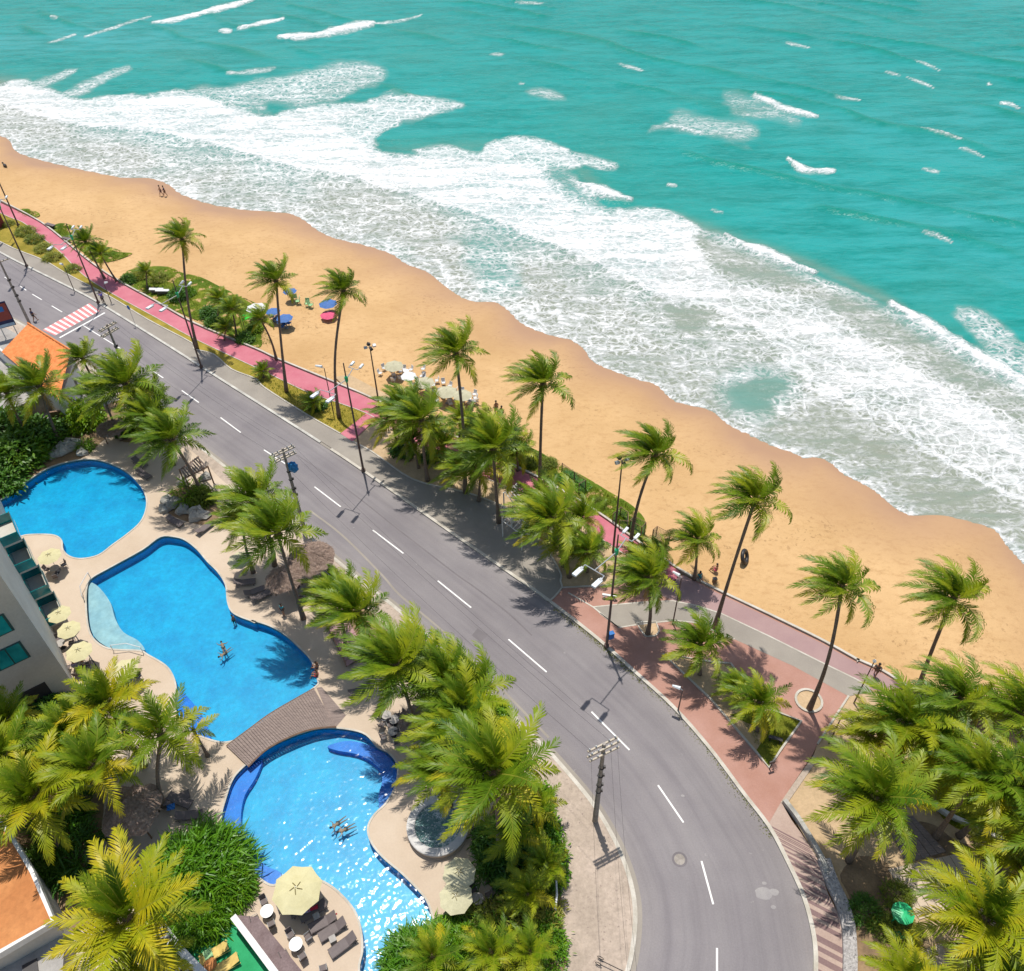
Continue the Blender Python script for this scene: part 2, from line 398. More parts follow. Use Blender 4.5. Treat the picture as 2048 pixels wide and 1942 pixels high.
def vnoise(x, y, seed=0, oct=4):
    """cheap smooth value noise on arrays, about -1..1"""
    out = np.zeros_like(x); amp = 1.0; tot = 0
    rs = np.random.RandomState(seed); tab = rs.rand(256, 256)*2-1
    for o in range(oct):
        xi = np.floor(x).astype(int); yi = np.floor(y).astype(int); fx = x-xi; fy = y-yi
        fx = fx*fx*(3-2*fx); fy = fy*fy*(3-2*fy)
        a = tab[xi % 256, yi % 256]; b = tab[(xi+1) % 256, yi % 256]; c = tab[xi % 256, (yi+1) % 256]; d = tab[(xi+1) % 256, (yi+1) % 256]
        out += amp*((a*(1-fx)+b*fx)*(1-fy)+(c*(1-fx)+d*fx)*fy); tot += amp; amp *= .55; x = x*2.03+17; y = y*2.03+31
    return out/tot*1.6
def sand_z(d):                             # d: signed distance to the shoreline, negative on land
    l = np.clip(-d/22., 0, 1); s = Z_SEA+1.17*(l*(2-l)); return np.where(d > 0, Z_SEA-.05*d-.02*0, s)
def gs(px, py):
    """point of the sand surface seen at a photo point"""
    z = -.2
    for _ in range(4):
        p = g(px, py, z); z = float(sand_z(shore_dist(np.array([[p.x, p.y]])))[0])
    return Vector((p.x, p.y, z))
def inpoly(X, Y, poly):
    r = np.zeros(X.shape, bool); n = len(poly)
    for i in range(n):
        x0, y0 = poly[i-1]; x1, y1 = poly[i]
        if y0 == y1: continue
        c = ((y0 > Y) != (y1 > Y)) & (X < (x1-x0)*(Y-y0)/(y1-y0)+x0); r ^= c
    return r
def grid_mesh(name, X, Y, Z, keep, mat_, attrs):
    ny, nx = X.shape; idx = np.arange(nx*ny).reshape(ny, nx)
    q = np.stack([idx[:-1, :-1], idx[:-1, 1:], idx[1:, 1:], idx[1:, :-1]], -1).reshape(-1, 4)
    k = keep.reshape(ny, nx); kq = (k[:-1, :-1] | k[:-1, 1:] | k[1:, 1:] | k[1:, :-1]).reshape(-1); q = q[kq]
    me = bpy.data.meshes.new(name); me.vertices.add(nx*ny)
    me.vertices.foreach_set('co', np.stack([X, Y, Z], -1).astype(np.float32).ravel())
    me.loops.add(q.size); me.loops.foreach_set('vertex_index', q.ravel().astype(np.int32))
    me.polygons.add(len(q)); me.polygons.foreach_set('loop_start', np.arange(0, q.size, 4, dtype=np.int32))
    me.update(calc_edges=True); me.polygons.foreach_set('use_smooth', np.ones(len(q), bool))
    for an, A in attrs.items():
        at = me.attributes.new(an, 'FLOAT', 'POINT'); at.data.foreach_set('value', A.astype(np.float32).ravel())
    me.materials.append(mat_); o = mobj(name, me); o['kind'] = 'structure'
    bm = bmesh.new(); bm.from_mesh(me); lo = [v for v in bm.verts if not v.link_faces]; bmesh.ops.delete(bm, geom=lo, context='VERTS'); bm.to_mesh(me); bm.free()
    return o
# road kerbs (used as limits too)
LKpx = [(-420,395),(-150,550),(0,625),(66,660),(145,705),(261,793),(330,845),(400,893),(461,940),(578.6,1038),(617,1067),(651,1100),(749,1180),(800,1220),(901,1310),(1015,1418),(1090,1492),(1119.6,1523),(1183,1598),(1227,1668),(1255.5,1733),(1272,1797.6),(1273.6,1862),(1260.7,1940),(1225,2030),(1190,2120)]
RKpx = [(-420,285),(-150,425),(0,507),(54,535),(153,584),(207,614),(336,694),(439,760),(545,827),(639,887),(730,947.6),(912,1075.7),(947.5,1100),(1033,1159.5),(1095,1203.5),(1188,1276),(1262,1342),(1345,1418),(1417,1500),(1484.7,1590.6),(1534,1655),(1570,1722.6),(1603.8,1797.7),(1623,1875),(1626,1942),(1620,2030),(1600,2120)]
LK = smooth(W(LKpx), k=4); RK = smooth(W(RKpx), k=4)
RKn = np.array([(p.x, p.y) for p in RK])

# sand sheet
rows = [38.0]
while rows[-1] < 320: rows.append(rows[-1]*1.011)
ys = np.array(rows); uu = np.linspace(-1.12, 1.12, 300)
Xs = uu[None, :]*(ys[:, None]*.62+28); Ys = np.repeat(ys[:, None], len(uu), 1)
Pn = np.stack([Xs.ravel(), Ys.ravel()], -1)
ds = shore_dist(Pn).reshape(Xs.shape); dr = seg_dist(Pn, RKn).reshape(Xs.shape)
Zs = sand_z(ds)+.05*vnoise(Xs*.3, Ys*.3, 3, 3)*np.clip(-ds/12, 0, 1)*.6
Zs = np.minimum(Zs, -.06)
wetn = ds+1.6*vnoise(Xs*.06, Ys*.06, 5, 3)
m_sand, nt, b = _mat('sand')
at = N(nt, 'ShaderNodeAttribute', attribute_name='shore').outputs['Fac']
n1 = noise(nt, .09, 5, .6); n2 = noise(nt, 11, 4, .7); n3 = noise(nt, 1.1, 6, .72, stretch=(1, 1.6, 1), rot=R(30))
dry = ramp(nt, n1, [(.28, (.48, .295, .13)), (.72, (.62, .405, .2))])
dry = mixc(nt, .16, dry, ramp(nt, n2, [(.3, (.3, .3, .3)), (.7, (1, 1, 1))]), 'MULTIPLY')
dry = mixc(nt, ramp(nt, n3, [(.5, (0, 0, 0)), (.66, (.7, .7, .7))]), dry, (.42, .25, .11))
fp = math_(nt, 'MULTIPLY', ramp(nt, noise(nt, 2.6, 2, .5), [(.6, (0, 0, 0)), (.68, (1, 1, 1))]), ramp(nt, noise(nt, .13, 3, .6), [(.5, (0, 0, 0)), (.62, (.8, .8, .8))]))
dry = mixc(nt, fp, dry, (.33, .2, .09))
wn = math_(nt, 'ADD', at, math_(nt, 'MULTIPLY', math_(nt, 'SUBTRACT', noise(nt, .05, 4, .55), .5), 13))
wet = ramp(nt, math_(nt, 'MULTIPLY', math_(nt, 'ADD', wn, 30), 1/40), [((30-9.5)/40, (0, 0, 0)), ((30-5)/40, (.28, .28, .28)), ((30-2.6)/40, (.62, .62, .62)), ((30-.5)/40, (1, 1, 1))])
nt.links.new(mixc(nt, wet, dry, (.37, .22, .13)), b.inputs['Base Color'])
nt.links.new(ramp(nt, wet, [(.5, (.9, .9, .9)), (1, (.5, .5, .5))]), b.inputs['Roughness'])
b.inputs['Specular IOR Level'].default_value = .22
hh = math_(nt, 'ADD', n3, math_(nt, 'MULTIPLY', noise(nt, 3.2, 3, .6), .7))
bn = nt.nodes.new('ShaderNodeBump'); bn.inputs['Distance'].default_value = .12
nt.links.new(math_(nt, 'MULTIPLY', math_(nt, 'SUBTRACT', 1.0, wet), .5), bn.inputs['Strength']); nt.links.new(hh, bn.inputs['Height']); nt.links.new(bn.outputs[0], b.inputs['Normal'])
beach = grid_mesh('beach_sand', Xs, Ys, Zs, ((dr > -1.5) & (ds < 40)).ravel(), m_sand, {'shore': ds})

# sea sheet
rows = [48.0]
while rows[-1] < 330: rows.append(rows[-1]*1.0052)
rows += [rows[-1]*f for f in (1.05, 1.12, 1.25, 1.5, 2, 3, 5, 9, 16, 24)]
ys = np.array(rows); uu = np.linspace(-1.08, 1.08, 560)
Xw = uu[None, :]*(ys[:, None]*.62+30); Yw = np.repeat(ys[:, None], len(uu), 1)
Pw = np.stack([Xw.ravel(), Yw.ravel()], -1)
dw = shore_dist(Pw).reshape(Xw.shape)
v = np.stack([Xw, Yw, np.full_like(Xw, Z_SEA-CAM_H)], -1); kk = np.maximum(v@FW, 1e-3)
PX = 1024+FOC*(v@RT)/kk; PY = 971-FOC*(v@UP)/kk            # where each point of the sea lies in the survey picture
sd = shore[len(shore)*3//4]-shore[len(shore)//4]; th = math.atan2(sd.y, sd.x)      # the shore's run
S = Xw*math.cos(th)+Yw*math.sin(th); Q = -Xw*math.sin(th)+Yw*math.cos(th)           # along / across the shore
def pxd(poly):                                                                       # distance in the survey to a traced line
    return np.abs(seg_dist(np.stack([PX.ravel(), PY.ravel()], -1), np.array(poly, float))).reshape(PX.shape)
def region(poly, dens, soft=9, rag=16, seed=1):
    P = smooth([(x, y, 0) for x, y in poly], True, 3); P = [(p.x, p.y) for p in P]
    rx = vnoise(Xw*.16, Yw*.16, seed, 4)*rag
    ins = inpoly(PX+rx, PY+rx*.5, P)
    P2 = np.stack([(PX+rx).ravel(), (PY+rx*.5).ravel()], -1)
    near = (PX > min(p[0] for p in P)-60) & (PX < max(p[0] for p in P)+60) & (PY > min(p[1] for p in P)-60) & (PY < max(p[1] for p in P)+60)
    d = np.full(PX.shape, 99.); nn = near.ravel(); L = np.array(P+[P[0]])
    d.ravel()[nn] = np.abs(seg_dist(P2[nn], L))
    s = np.clip(.5+np.where(ins, d, -d)/(2*soft), 0, 1); return dens*s*s*(3-2*s)
def line(poly, wid, dens, taper=True):
    L = np.array([p[:2] for p in smooth([(x, y, 0) for x, y in poly], False, 4)])
    near = (PX > L[:, 0].min()-40) & (PX < L[:, 0].max()+40) & (PY > L[:, 1].min()-40) & (PY < L[:, 1].max()+40)
    d = np.full(PX.shape, 99.); nn = near.ravel()
    d.ravel()[nn] = np.abs(seg_dist(np.stack([PX.ravel()[nn], PY.ravel()[nn]], -1), L))
    w_ = wid*(1+.35*vnoise(PX*.03, PY*.03, 9, 3))
    if taper:
        t = np.clip((PX-L[:, 0].min())/(np.ptp(L[:, 0])+1), 0, 1); w_ = w_*(.35+1.0*np.sin(np.pi*np.clip(t, .03, .97))**.5*.8)
    return dens*np.clip(1.35-d/np.maximum(w_, .8), 0, 1)
L1 = T('q', 0,580, 400,690, 700,720, 1000,760, 1300,830, 1600,920)+T('r', 250,980, 450,1050, 700,1110, 880,1170, 1050,1220, 1250,1300, 1500,1400)+T('w', 200,320, 450,440, 600,530, 720,590)
UPE = T('q', 0,490, 200,480, 480,560, 850,520, 1070,505, 1300,600, 1560,640, 1978,600)+T('r', 250,700, 440,850, 640,862, 850,900, 1000,900, 1450,950, 1600,1060)+T('w', 300,40, 560,60, 700,75, 880,170, 900,230, 1000,250)
R2 = T('w', 720,590, 1000,660, 1250,740, 1500,900, 1978,1110)
foam = np.zeros_like(Xw)
def mx_(a): 
    global foam; foam = np.maximum(foam, a)
# swash and lacy zone between the shore and the main white band
zn = T('x', 1978,980, 1850,940, 1600,800, 1300,630, 1100,470, 800,330, 550,180)+T('w', 1400,980, 1300,920, 1100,760)
inner = [(-300,100)]+[(-100,160)]+L1+R2+[(2150,900),(2400,1100),(2400,1500)]+shore_px[::-1]
mx_(region(inner, .5, 6, 4, 4))
mx_(region([(-300,40),(-120,110)]+UPE+R2[1:]+[(1800,793)]+R2[::-1]+L1[::-1]+[(-300,110)], .88, 8, 22, 2))
mx_(region([(1240,420),(1348,430),(1411,462),(1452,474),(1540,510),(1625,552),(1700,580),(1790,625),(1950,725),(2080,810),(2100,900),(2060,985),(1933,935),(1842,882),(1781,838),(1690,795),(1600,750),(1542,700),(1489,650),(1355,600),(1259,540)], .74, 9, 20, 6))
mx_(region([(1560,640),(1640,700),(1800,785),(1950,870),(2080,950),(2080,900),(1950,800),(1800,720),(1650,640)], .85, 9, 12, 16))
# streaky patches out on the left
mx_(region(T('r', -100,420, 60,380, 300,350, 470,390, 470,450, 300,540, 50,600, -150,590)+T('q', 1500,640, 1200,560, 1080,520, 1300,480), .5, 12, 14, 3))
mx_(region(T('r', -40,650, 350,560, 640,545, 930,590, 750,650, 560,700, 445,760, 430,860, 100,830, -100,760), .74, 8, 14, 5))
mx_(region(T('q', 120,500, 260,440, 420,385, 400,420, 260,490, 160,520), .55, 6, 5, 7))
mx_(region(T('q', 300,560, 450,470, 720,380, 700,410, 560,480, 420,560), .5, 7, 6, 8))
mx_(region(T('r', 650,860, 850,830, 1000,860, 1100,800, 1300,785, 1500,840, 1600,950, 1300,960, 900,920), .78, 7, 12, 10))
mx_(region(T('r', 1480,850, 1650,880, 1800,930, 1760,960, 1600,930), .5, 5, 5, 11))
mx_(region(T('u', 160,610, 300,620, 500,640, 560,700, 500,760, 400,740, 200,690, 0,700, 60,650), .42, 14, 22, 12))
mx_(region(T('u', 420,500, 600,540, 800,640, 640,640, 420,600), .33, 12, 20, 13))
mx_(region(T('r', 1270,510, 1400,500, 1500,560, 1380,560), .42, 8, 10, 14))
mx_(region([(1905,625),(1960,620),(2060,700),(2060,760),(1990,720)], .5, 14, 22, 15))
mx_(region(T('q', 1280,420, 1400,390, 1560,380, 1500,410, 1350,430), .45, 4, 3, 14))
# openings: brown and green water between the white
def hole(poly, keep, seed, soft=16, rag=22):
    global foam
    r = region(poly, 1.0, soft, rag, seed); foam = foam*(1-r)+np.minimum(foam, keep)*r
hole(T('w', 1010,1090, 1150,1000, 1340,1010, 1330,1120, 1230,1220, 1120,1200, 1020,1130), .14, 21, 17, 26)
hole(T('x', 900,590, 1010,590, 1110,640, 1050,710, 940,690), .22, 22)
hole([(1230,760),(1330,800),(1450,850),(1560,880),(1600,870),(1500,820),(1400,770),(1300,730)], .47, 23)
hole([(1560,870),(1700,920),(1850,1010),(2000,1075),(2100,1100),(2080,1030),(1950,960),(1800,880),(1650,810)], .36, 24)
hole([(1840,1012),(1900,1030),(1965,1050),(1990,1010),(1900,975),(1830,985)], .28, 25)
hole(T('w', 640,590, 760,600, 930,620, 900,700, 800,740, 680,700), .24, 26)
hole(T('w', 900,190, 1000,250, 1300,340, 1500,440, 1700,540, 1840,620, 1700,660, 1500,560, 1200,470, 1000,440, 880,330), .34, 27)
hole([(1690,575),(1760,600),(1850,665),(1960,730),(2060,800),(2060,850),(1950,800),(1850,740),(1740,680),(1640,600)], .36, 28)
hole(T('v', 1180,220, 1280,230, 1400,330, 1450,480, 1330,500, 1260,400), .42, 29)
hole(T('r', 1350,940, 1500,950, 1580,1060, 1700,1140, 1850,1160, 1750,1200, 1560,1130, 1440,1040), .3, 30)
# rolling crests
crests = [([(1155,368),(1190,380),(1225,392),(1262,400)], 9, .98), (T('w', 990,200, 1100,260, 1250,310, 1400,380, 1500,412), 7, .98),
    ([(1781,608),(1860,655),(1950,712),(2060,775),(2150,830)], 13, .98), ([(308,46),(360,38),(420,22),(480,8),(520,-8)], 5.5, .98),
    ([(440,61),(462,62)], 4, .95), ([(478,58),(520,48),(566,38)], 3.5, .95), ([(556,74),(640,70),(700,56),(745,48)], 8, .98), ([(745,48),(800,42),(842,31)], 2.2, .9),
    ([(95,86),(125,78),(152,68)], 2, .8), ([(168,74),(220,58),(265,43),(300,34)], 2.4, .8), (T('u', 550,510, 640,545, 720,580, 880,618), 6, .98),
    (T('u', 730,840, 790,890, 850,905, 970,905), 6, .98), (T('u', 1400,320, 1460,340, 1530,372), 2.2, .95), (T('u', 1360,410, 1430,435, 1500,462), 2.2, .95),
    (T('u', 1640,785, 1700,800, 1770,832), 2, .9), (T('u', 1850,545, 1900,550, 1950,575), 3, .7), (T('u', 80,660, 180,680, 280,705), 3, .9),
    (T('u', 1440,1225, 1520,1250, 1600,1285), 2, .7), (T('u', 1430,680, 1540,710, 1650,745), 2, .65), (T('u', 320,1110, 390,1125), 2, .8), (T('u', 980,512, 1110,530), 2.6, .7),
    (T('r', 1080,305, 1150,308), 2, .8), (T('r', 1220,15, 1370,20), 2.4, .75), (T('r', 1230,470, 1260,474), 1.8, .95), (T('q', 290,100, 325,103), 2, .8), (T('u', 90,975, 140,985), 2, .7),
    (T('u', 1440,890, 1530,915), 2.2, .6), (T('u', 720,225, 850,255), 1.6, .5), (T('r', 1800,360, 1940,400), 1.6, .5), (T('u', 1780,445, 1800,448), 2, .8), (T('u', 1250,380, 1320,398), 1.6, .7)]
ridge = np.zeros_like(Xw)
for pl, w_, de in crests:
    a = line(pl, max(w_, 2.8), de if w_ >= 3 else min(de, .56)); mx_(a); ridge = np.maximum(ridge, a*min(1, w_/7))
e1 = line(L1, 7, .97, False); mx_(e1); mx_(line(T('w', 800,530, 1250,740, 1500,900, 1978,1110), 9, .93, False)); mx_(line(T('w', 1300,920, 1600,1080)+T('x', 800,330, 1100,470, 1300,630, 1600,800, 1850,940, 1978,980)+[(2120,1060)], 7, .92, False))
# white lip of the swash on the sand
mx_(np.clip(1.05-np.abs(dw-.35)/.55, 0, 1)*.97*(PX < 1835)); mx_(np.clip(1-np.abs(dw-2.2-1.2*vnoise(Xw*.1, Yw*.1, 8, 3))/3.0, 0, 1)*.72*np.clip((1500-PX)/500, .0, 1))
mx_(line(T('x', 1790,1200, 1880,1290, 1978,1400)+[(2110,1180)], 14, .93, False)*(dw > 0))
# brown, sand-laden water inshore; deep turquoise outside
mudpx = np.clip(1-(np.clip(dw, 0, None)-10)/ (26+10*vnoise(Xw*.03, Yw*.03, 12, 3)), 0, 1)
mud = np.clip(mudpx+.25*vnoise(Xw*.05, Yw*.05, 14, 4), 0, 1)
mud = np.maximum(mud, region(T('r', 440,760, 700,740, 1300,760, 1500,900, 1978,1150, 1978,1050, 1500,850, 1300,770, 900,700), .0, 20, 15, 31))
for pl, k_ in ((T('w', 700,50, 1000,160, 1400,300, 1700,430, 1978,560, 1978,640, 1500,420, 1000,250, 800,160), .75), (T('r', 420,800, 800,780, 1100,790, 1000,880, 500,870), .5), (T('r', 1500,940, 1640,940, 1720,1060, 1600,1060), .6)):
    mud = np.maximum(mud, region(pl, k_, 22, 14, 33))
surf_r = region([(1300,560),(1370,450),(1460,478),(1560,520),(1640,556),(1720,585),(1800,630),(1950,722),(2100,830),(2200,1200),(2000,1110),(1820,1030),(1600,930),(1450,850),(1300,770),(1180,700),(1200,640)], .95, 30, 16, 34)
mud = np.maximum(mud, surf_r)
mud = mud*(1-.3*region(T('w', 950,1060, 1150,960, 1380,1000, 1360,1150, 1230,1250, 1080,1230), 1, 22, 20, 35))*(1-.5*region(T('v', 1160,200, 1290,210, 1480,330, 1520,500, 1330,530, 1240,400), 1, 22, 20, 36))
# swell: wave trains running in to the shore, greener where the face stands up
ph = Q/10.5*2*np.pi+5.5*vnoise(S*.014, Q*.022, 41, 3)+1.0*vnoise(S*.07, Q*.1, 42, 2)
tr_ = np.sin(ph); train = np.where(tr_ > 0, tr_**3, 0)*np.clip(.1+1.5*vnoise(S*.035, Q*.09, 44, 3), 0, 1)
off = np.clip((dw-26)/25, 0, 1)*np.clip(1.25-Yw/700, 0, 1)
Zw = Z_SEA+off*(.55*train)+.10*vnoise(Xw*.5, Yw*.5, 45, 3)*np.clip(dw/12, 0, 1)+.45*ridge+.22*e1*np.clip(dw/8, 0, 1)+.12*foam*vnoise(Xw*.9, Yw*.9, 46, 3)*np.clip(dw/8, 0, 1)
green = np.clip(train*off*1.3, 0, 1)
foam = np.clip(foam*np.clip((dw+.2)/.3, 0, 1), 0, 1)
m_sea, nt, b = _mat('sea_water')
A = lambda n: N(nt, 'ShaderNodeAttribute', attribute_name=n).outputs['Fac']
tc = nt.nodes.new('ShaderNodeTexCoord').outputs['Object']
wn = nt.nodes.new('ShaderNodeTexNoise'); nt.links.new(tc, wn.inputs[0]); wn.inputs['Scale'].default_value = .45; wn.inputs['Detail'].default_value = 4
vm = N(nt, 'ShaderNodeVectorMath', operation='MULTIPLY_ADD'); nt.links.new(wn.outputs['Color'], vm.inputs[0]); vm.inputs[1].default_value = (3.0, 3.0, 0); nt.links.new(tc, vm.inputs[2])
def lace(scale, w0, w1, stretch=(1, 1, 1)):
    mp = N(nt, 'ShaderNodeMapping'); nt.links.new(vm.outputs[0], mp.inputs[0]); mp.inputs['Rotation'].default_value = (0, 0, -th); mp.inputs['Scale'].default_value = stretch
    vo = N(nt, 'ShaderNodeTexVoronoi', feature='DISTANCE_TO_EDGE'); nt.links.new(mp.outputs[0], vo.inputs['Vector']); vo.inputs['Scale'].default_value = scale
    return ramp(nt, vo.outputs['Distance'], [(w0, (1, 1, 1)), (w1, (0, 0, 0))])
La = lace(.5, .02, .15, (.9, 1.1, 1)); Lb = lace(1.25, .02, .22, (.9, 1.1, 1))
Fo = A('foam')
nA = noise(nt, .26, 8, .68, stretch=(.32, 1.6, 1), rot=-th, dist=.6); nB = noise(nt, 1.4, 5, .7, stretch=(.7, 1.5, 1), rot=-th, dist=.4)
base = math_(nt, 'ADD', Fo, math_(nt, 'ADD', math_(nt, 'MULTIPLY', math_(nt, 'SUBTRACT', nA, .5), 1.05), math_(nt, 'MULTIPLY', math_(nt, 'SUBTRACT', nB, .5), .95)))
solid = ramp(nt, base, [(.58, (0, 0, 0)), (.92, (1, 1, 1))])
lm = math_(nt, 'MULTIPLY', math_(nt, 'MAXIMUM', math_(nt, 'MULTIPLY', La, 1.0), math_(nt, 'MULTIPLY', Lb, .75)), ramp(nt, base, [(.22, (0, 0, 0)), (.56, (1, 1, 1))]))
gate = ramp(nt, Fo, [(.05, (0, 0, 0)), (.25, (1, 1, 1))])
fm = math_(nt, 'MULTIPLY', math_(nt, 'MAXIMUM', solid, lm), gate, True)
big = noise(nt, .016, 4, .55, stretch=(.6, 1.4, 1), rot=-th)
wat = ramp(nt, big, [(.3, (.004, .245, .215)), (.5, (.012, .28, .255)), (.72, (.045, .31, .315))])
st = noise(nt, .22, 5, .6, stretch=(.35, 1.6, 1), rot=-th)
wat = mixc(nt, ramp(nt, st, [(.4, (0, 0, 0)), (.62, (.9, .9, .9))]), wat, (.003, .2, .172))
wat = mixc(nt, ramp(nt, noise(nt, .75, 5, .65, stretch=(.45, 1.7, 1), rot=-th), [(.48, (0, 0, 0)), (.66, (.6, .6, .6))]), wat, (.03, .3, .28))
wat = mixc(nt, math_(nt, 'MULTIPLY', A('green'), .75), wat, (.001, .2, .14))
wat = mixc(nt, math_(nt, 'MULTIPLY', A('mud'), .95), wat, ramp(nt, math_(nt, 'ADD', A('mud'), math_(nt, 'MULTIPLY', math_(nt, 'SUBTRACT', nA, .5), .6)), [(.3, (.05, .235, .185)), (.7, (.16, .235, .18)), (1, (.24, .225, .155))]))
wat = mixc(nt, math_(nt, 'MULTIPLY', gate, .35), wat, (.27, .34, .31))
nt.links.new(mixc(nt, fm, wat, ramp(nt, math_(nt, 'ADD', math_(nt, 'MULTIPLY', nA, .5), math_(nt, 'MULTIPLY', nB, .6)), [(.36, (.5, .54, .54)), (.5, (.64, .66, .655)), (.62, (.76, .765, .755))])), b.inputs['Base Color'])  # bluish shadows within the foam put into its colour
nt.links.new(ramp(nt, fm, [(0, (.22, .22, .22)), (1, (.8, .8, .8))]), b.inputs['Roughness']); b.inputs['IOR'].default_value = 1.33
b.inputs['Specular IOR Level'].default_value = .3
w1 = noise(nt, .9, 4, .6, stretch=(.5, 1.5, 1), rot=-th); w2 = noise(nt, 3, 3, .6)
h = math_(nt, 'ADD', math_(nt, 'ADD', math_(nt, 'MULTIPLY', w1, .5), math_(nt, 'MULTIPLY', w2, .12)), math_(nt, 'MULTIPLY', math_(nt, 'MULTIPLY', fm, nB), .55))
bump(nt, b, h, .8, .6)
sea = grid_mesh('sea', Xw, Yw, Zw, (dw > -3).ravel(), m_sea, {'foam': foam, 'mud': mud, 'green': green})

# ------------------------------------------------------------------ land
bnd = MB(); bnd.add([(-4000, -3000, -6), (4000, -3000, -6), (4000, 260, -6), (-4000, 260, -6)], [(0, 1, 2, 3)], m_dirt); o = bnd.build('ground'); o['kind'] = 'structure'
def even(P, n):
    P = [Vector((p.x, p.y, 0)) for p in P]; L = [0]
    for a, c in zip(P[:-1], P[1:]): L.append(L[-1]+(c-a).length)
    out = []; k = 0
    for i in range(n+1):
        s = L[-1]*i/n
        while k < len(L)-2 and L[k+1] < s: k += 1
        out.append(P[k].lerp(P[k+1], min(1, (s-L[k])/(L[k+1]-L[k]))))
    return out, L[-1]
# pair the kerbs so that the cross lines run square to the road
Le, LL = even(LK, 400); Re, RL = even(RK, 2000); NA = 24; pairs = []; lo = 0
for i, p in enumerate(Le):
    j = min(range(lo, min(len(Re), lo+60)), key=lambda q: (Re[q]-p).length) if i else min(range(len(Re)), key=lambda q: (Re[q]-p).length); lo = j; pairs.append((p, Re[j]))
vs = []; ac = []; al_ = []
for i, (p, q) in enumerate(pairs):
    for k in range(NA+1): u = k/NA; w_ = p.lerp(q, u); vs.append((w_.x, w_.y, 0)); ac.append(u); al_.append(LL*i/400)
rb_ = MB(); rb_.add(vs, [(i*(NA+1)+k, i*(NA+1)+k+1, (i+1)*(NA+1)+k+1, (i+1)*(NA+1)+k) for i in range(len(pairs)-1) for k in range(NA)], m_asphalt); o = rb_.build('road'); o['kind'] = 'structure'
for nm, A_ in (('across', ac), ('along', al_)): o.data.attributes.new(nm, 'FLOAT', 'POINT').data.foreach_set('value', A_)
sheet('road_base', [[(p.x, p.y) for p in LK]+[(p.x, p.y) for p in RK[::-1]]], -.02, m_asphalt)
# kerbs
ribbon('road_kerb', LK, 0, .32, -.3, .15, m_kerb)
ridx = [i for i, p in enumerate(RK)]
gapA, gapB = g(639, 887), g(668, 906)
kA = min(ridx, key=lambda i: (RK[i]-gapA).length); kB = min(ridx, key=lambda i: (RK[i]-gapB).length)
kC = min(ridx, key=lambda i: (RK[i]-g(1562, 1708)).length)
ribbon('road_kerb', RK[:kA+1], -.3, 0, -.3, .15, m_kerb2); ribbon('road_kerb', RK[max(kB, kA+1):], -.3, 0, -.3, .15, m_kerb)
ribbon('dropped_kerb', RK[kA:max(kB, kA+1)+1], -.3, 0, -.3, .05, m_walk)
# verge / lay-by line
VL = smooth(W([(-420,250),(-150,395)]+T('a', 0,400, 330,540, 520,650, 860,830, 1140,1000, 1480,1180, 1500,1228, 1650,1270, 1790,1385, 1978,1460)+T('g', 500,60, 830,270, 1085,415, 1180,475, 1330,555, 1640,765, 1978,850)+T('k', 490,865, 620,905, 860,1010, 1000,1140, 1080,1230, 1150,1330, 1240,1490)+T('j', 1240,240, 1250,290, 1195,360, 1150,400), .12), k=4)
RKa = [p for p in RK if p.x < g(1095, 1203).x+.01]
sheet('esplanade_pavement', [[(p.x, p.y) for p in offset(RKa, -.3)]+[(p.x, p.y) for p in VL[::-1]]], .12, m_walk, thick=.3)
vA = min(range(len(VL)), key=lambda i: (VL[i]-g(681, 867, .12)).length); vB = min(range(len(VL)), key=lambda i: (VL[i]-g(705, 883, .12)).length)
ribbon('verge_kerb', VL[:vA+1], -.08, .08, 0, .2, m_kerb); ribbon('verge_kerb', VL[vB:], -.08, .08, 0, .2, m_kerb)
# cycle path
PLo = W([(-420,200),(-150,345),(0,425)]+T('a', 180,250, 330,370, 470,480, 640,650, 870,800, 1200,980, 1510,1150, 1978,1370)+T('h', 430,1290, 760,1450)+T('g', 910,120, 1300,260)+[(800,869),(880,912),(950,946),(1040,985)]+T('k', 1310,1050, 1620,1270)+[(1262,1115),(1300,1142),(1345,1172)], .12)
PUp = W([(-420,185),(-150,330),(0,405)]+T('a', 250,220, 400,320, 700,570, 930,720, 1200,870, 1500,1040, 1978,1240)+T('h', 600,1240, 1060,1430, 1330,1545)+T('k', 215,365, 460,465, 850,660, 1110,790, 1500,1020, 1900,1310)+T('m', 380,10, 620,170), .12)
PLo = smooth(PLo, k=4); PUp = smooth(PUp, k=4)
sheet('cycle_path', [[(p.x, p.y) for p in PLo]+[(p.x, p.y) for p in PUp[::-1]]], .124, m_pink, thick=.3)
gp = W(T('a', -500,-50, 0,165, 200,225, 175,255, 0,185, -500,-10), .128)
PW = smooth(W([(-420,175),(-150,325),(0,402)]+T('a', 250,215, 400,315, 700,563, 930,714, 1200,864, 1500,1034, 1978,1234)+T('h', 600,1234, 1060,1424, 1330,1540)+T('k', 215,360, 460,460, 850,655, 1110,785, 1500,1014, 1900,1304)+T('m', 380,4, 620,165, 900,315, 1300,505, 1700,700, 1978,855)+T('p', 500,1122, 700,1212, 900,1337, 1100,1440, 1300,1560), .12), k=4)
ribbon('promenade_kerb', PW, -.22, 0, -.6, .3, m_kerb)
ribbon('path_edging', PLo, 0, .1, 0, .16, m_kerb)
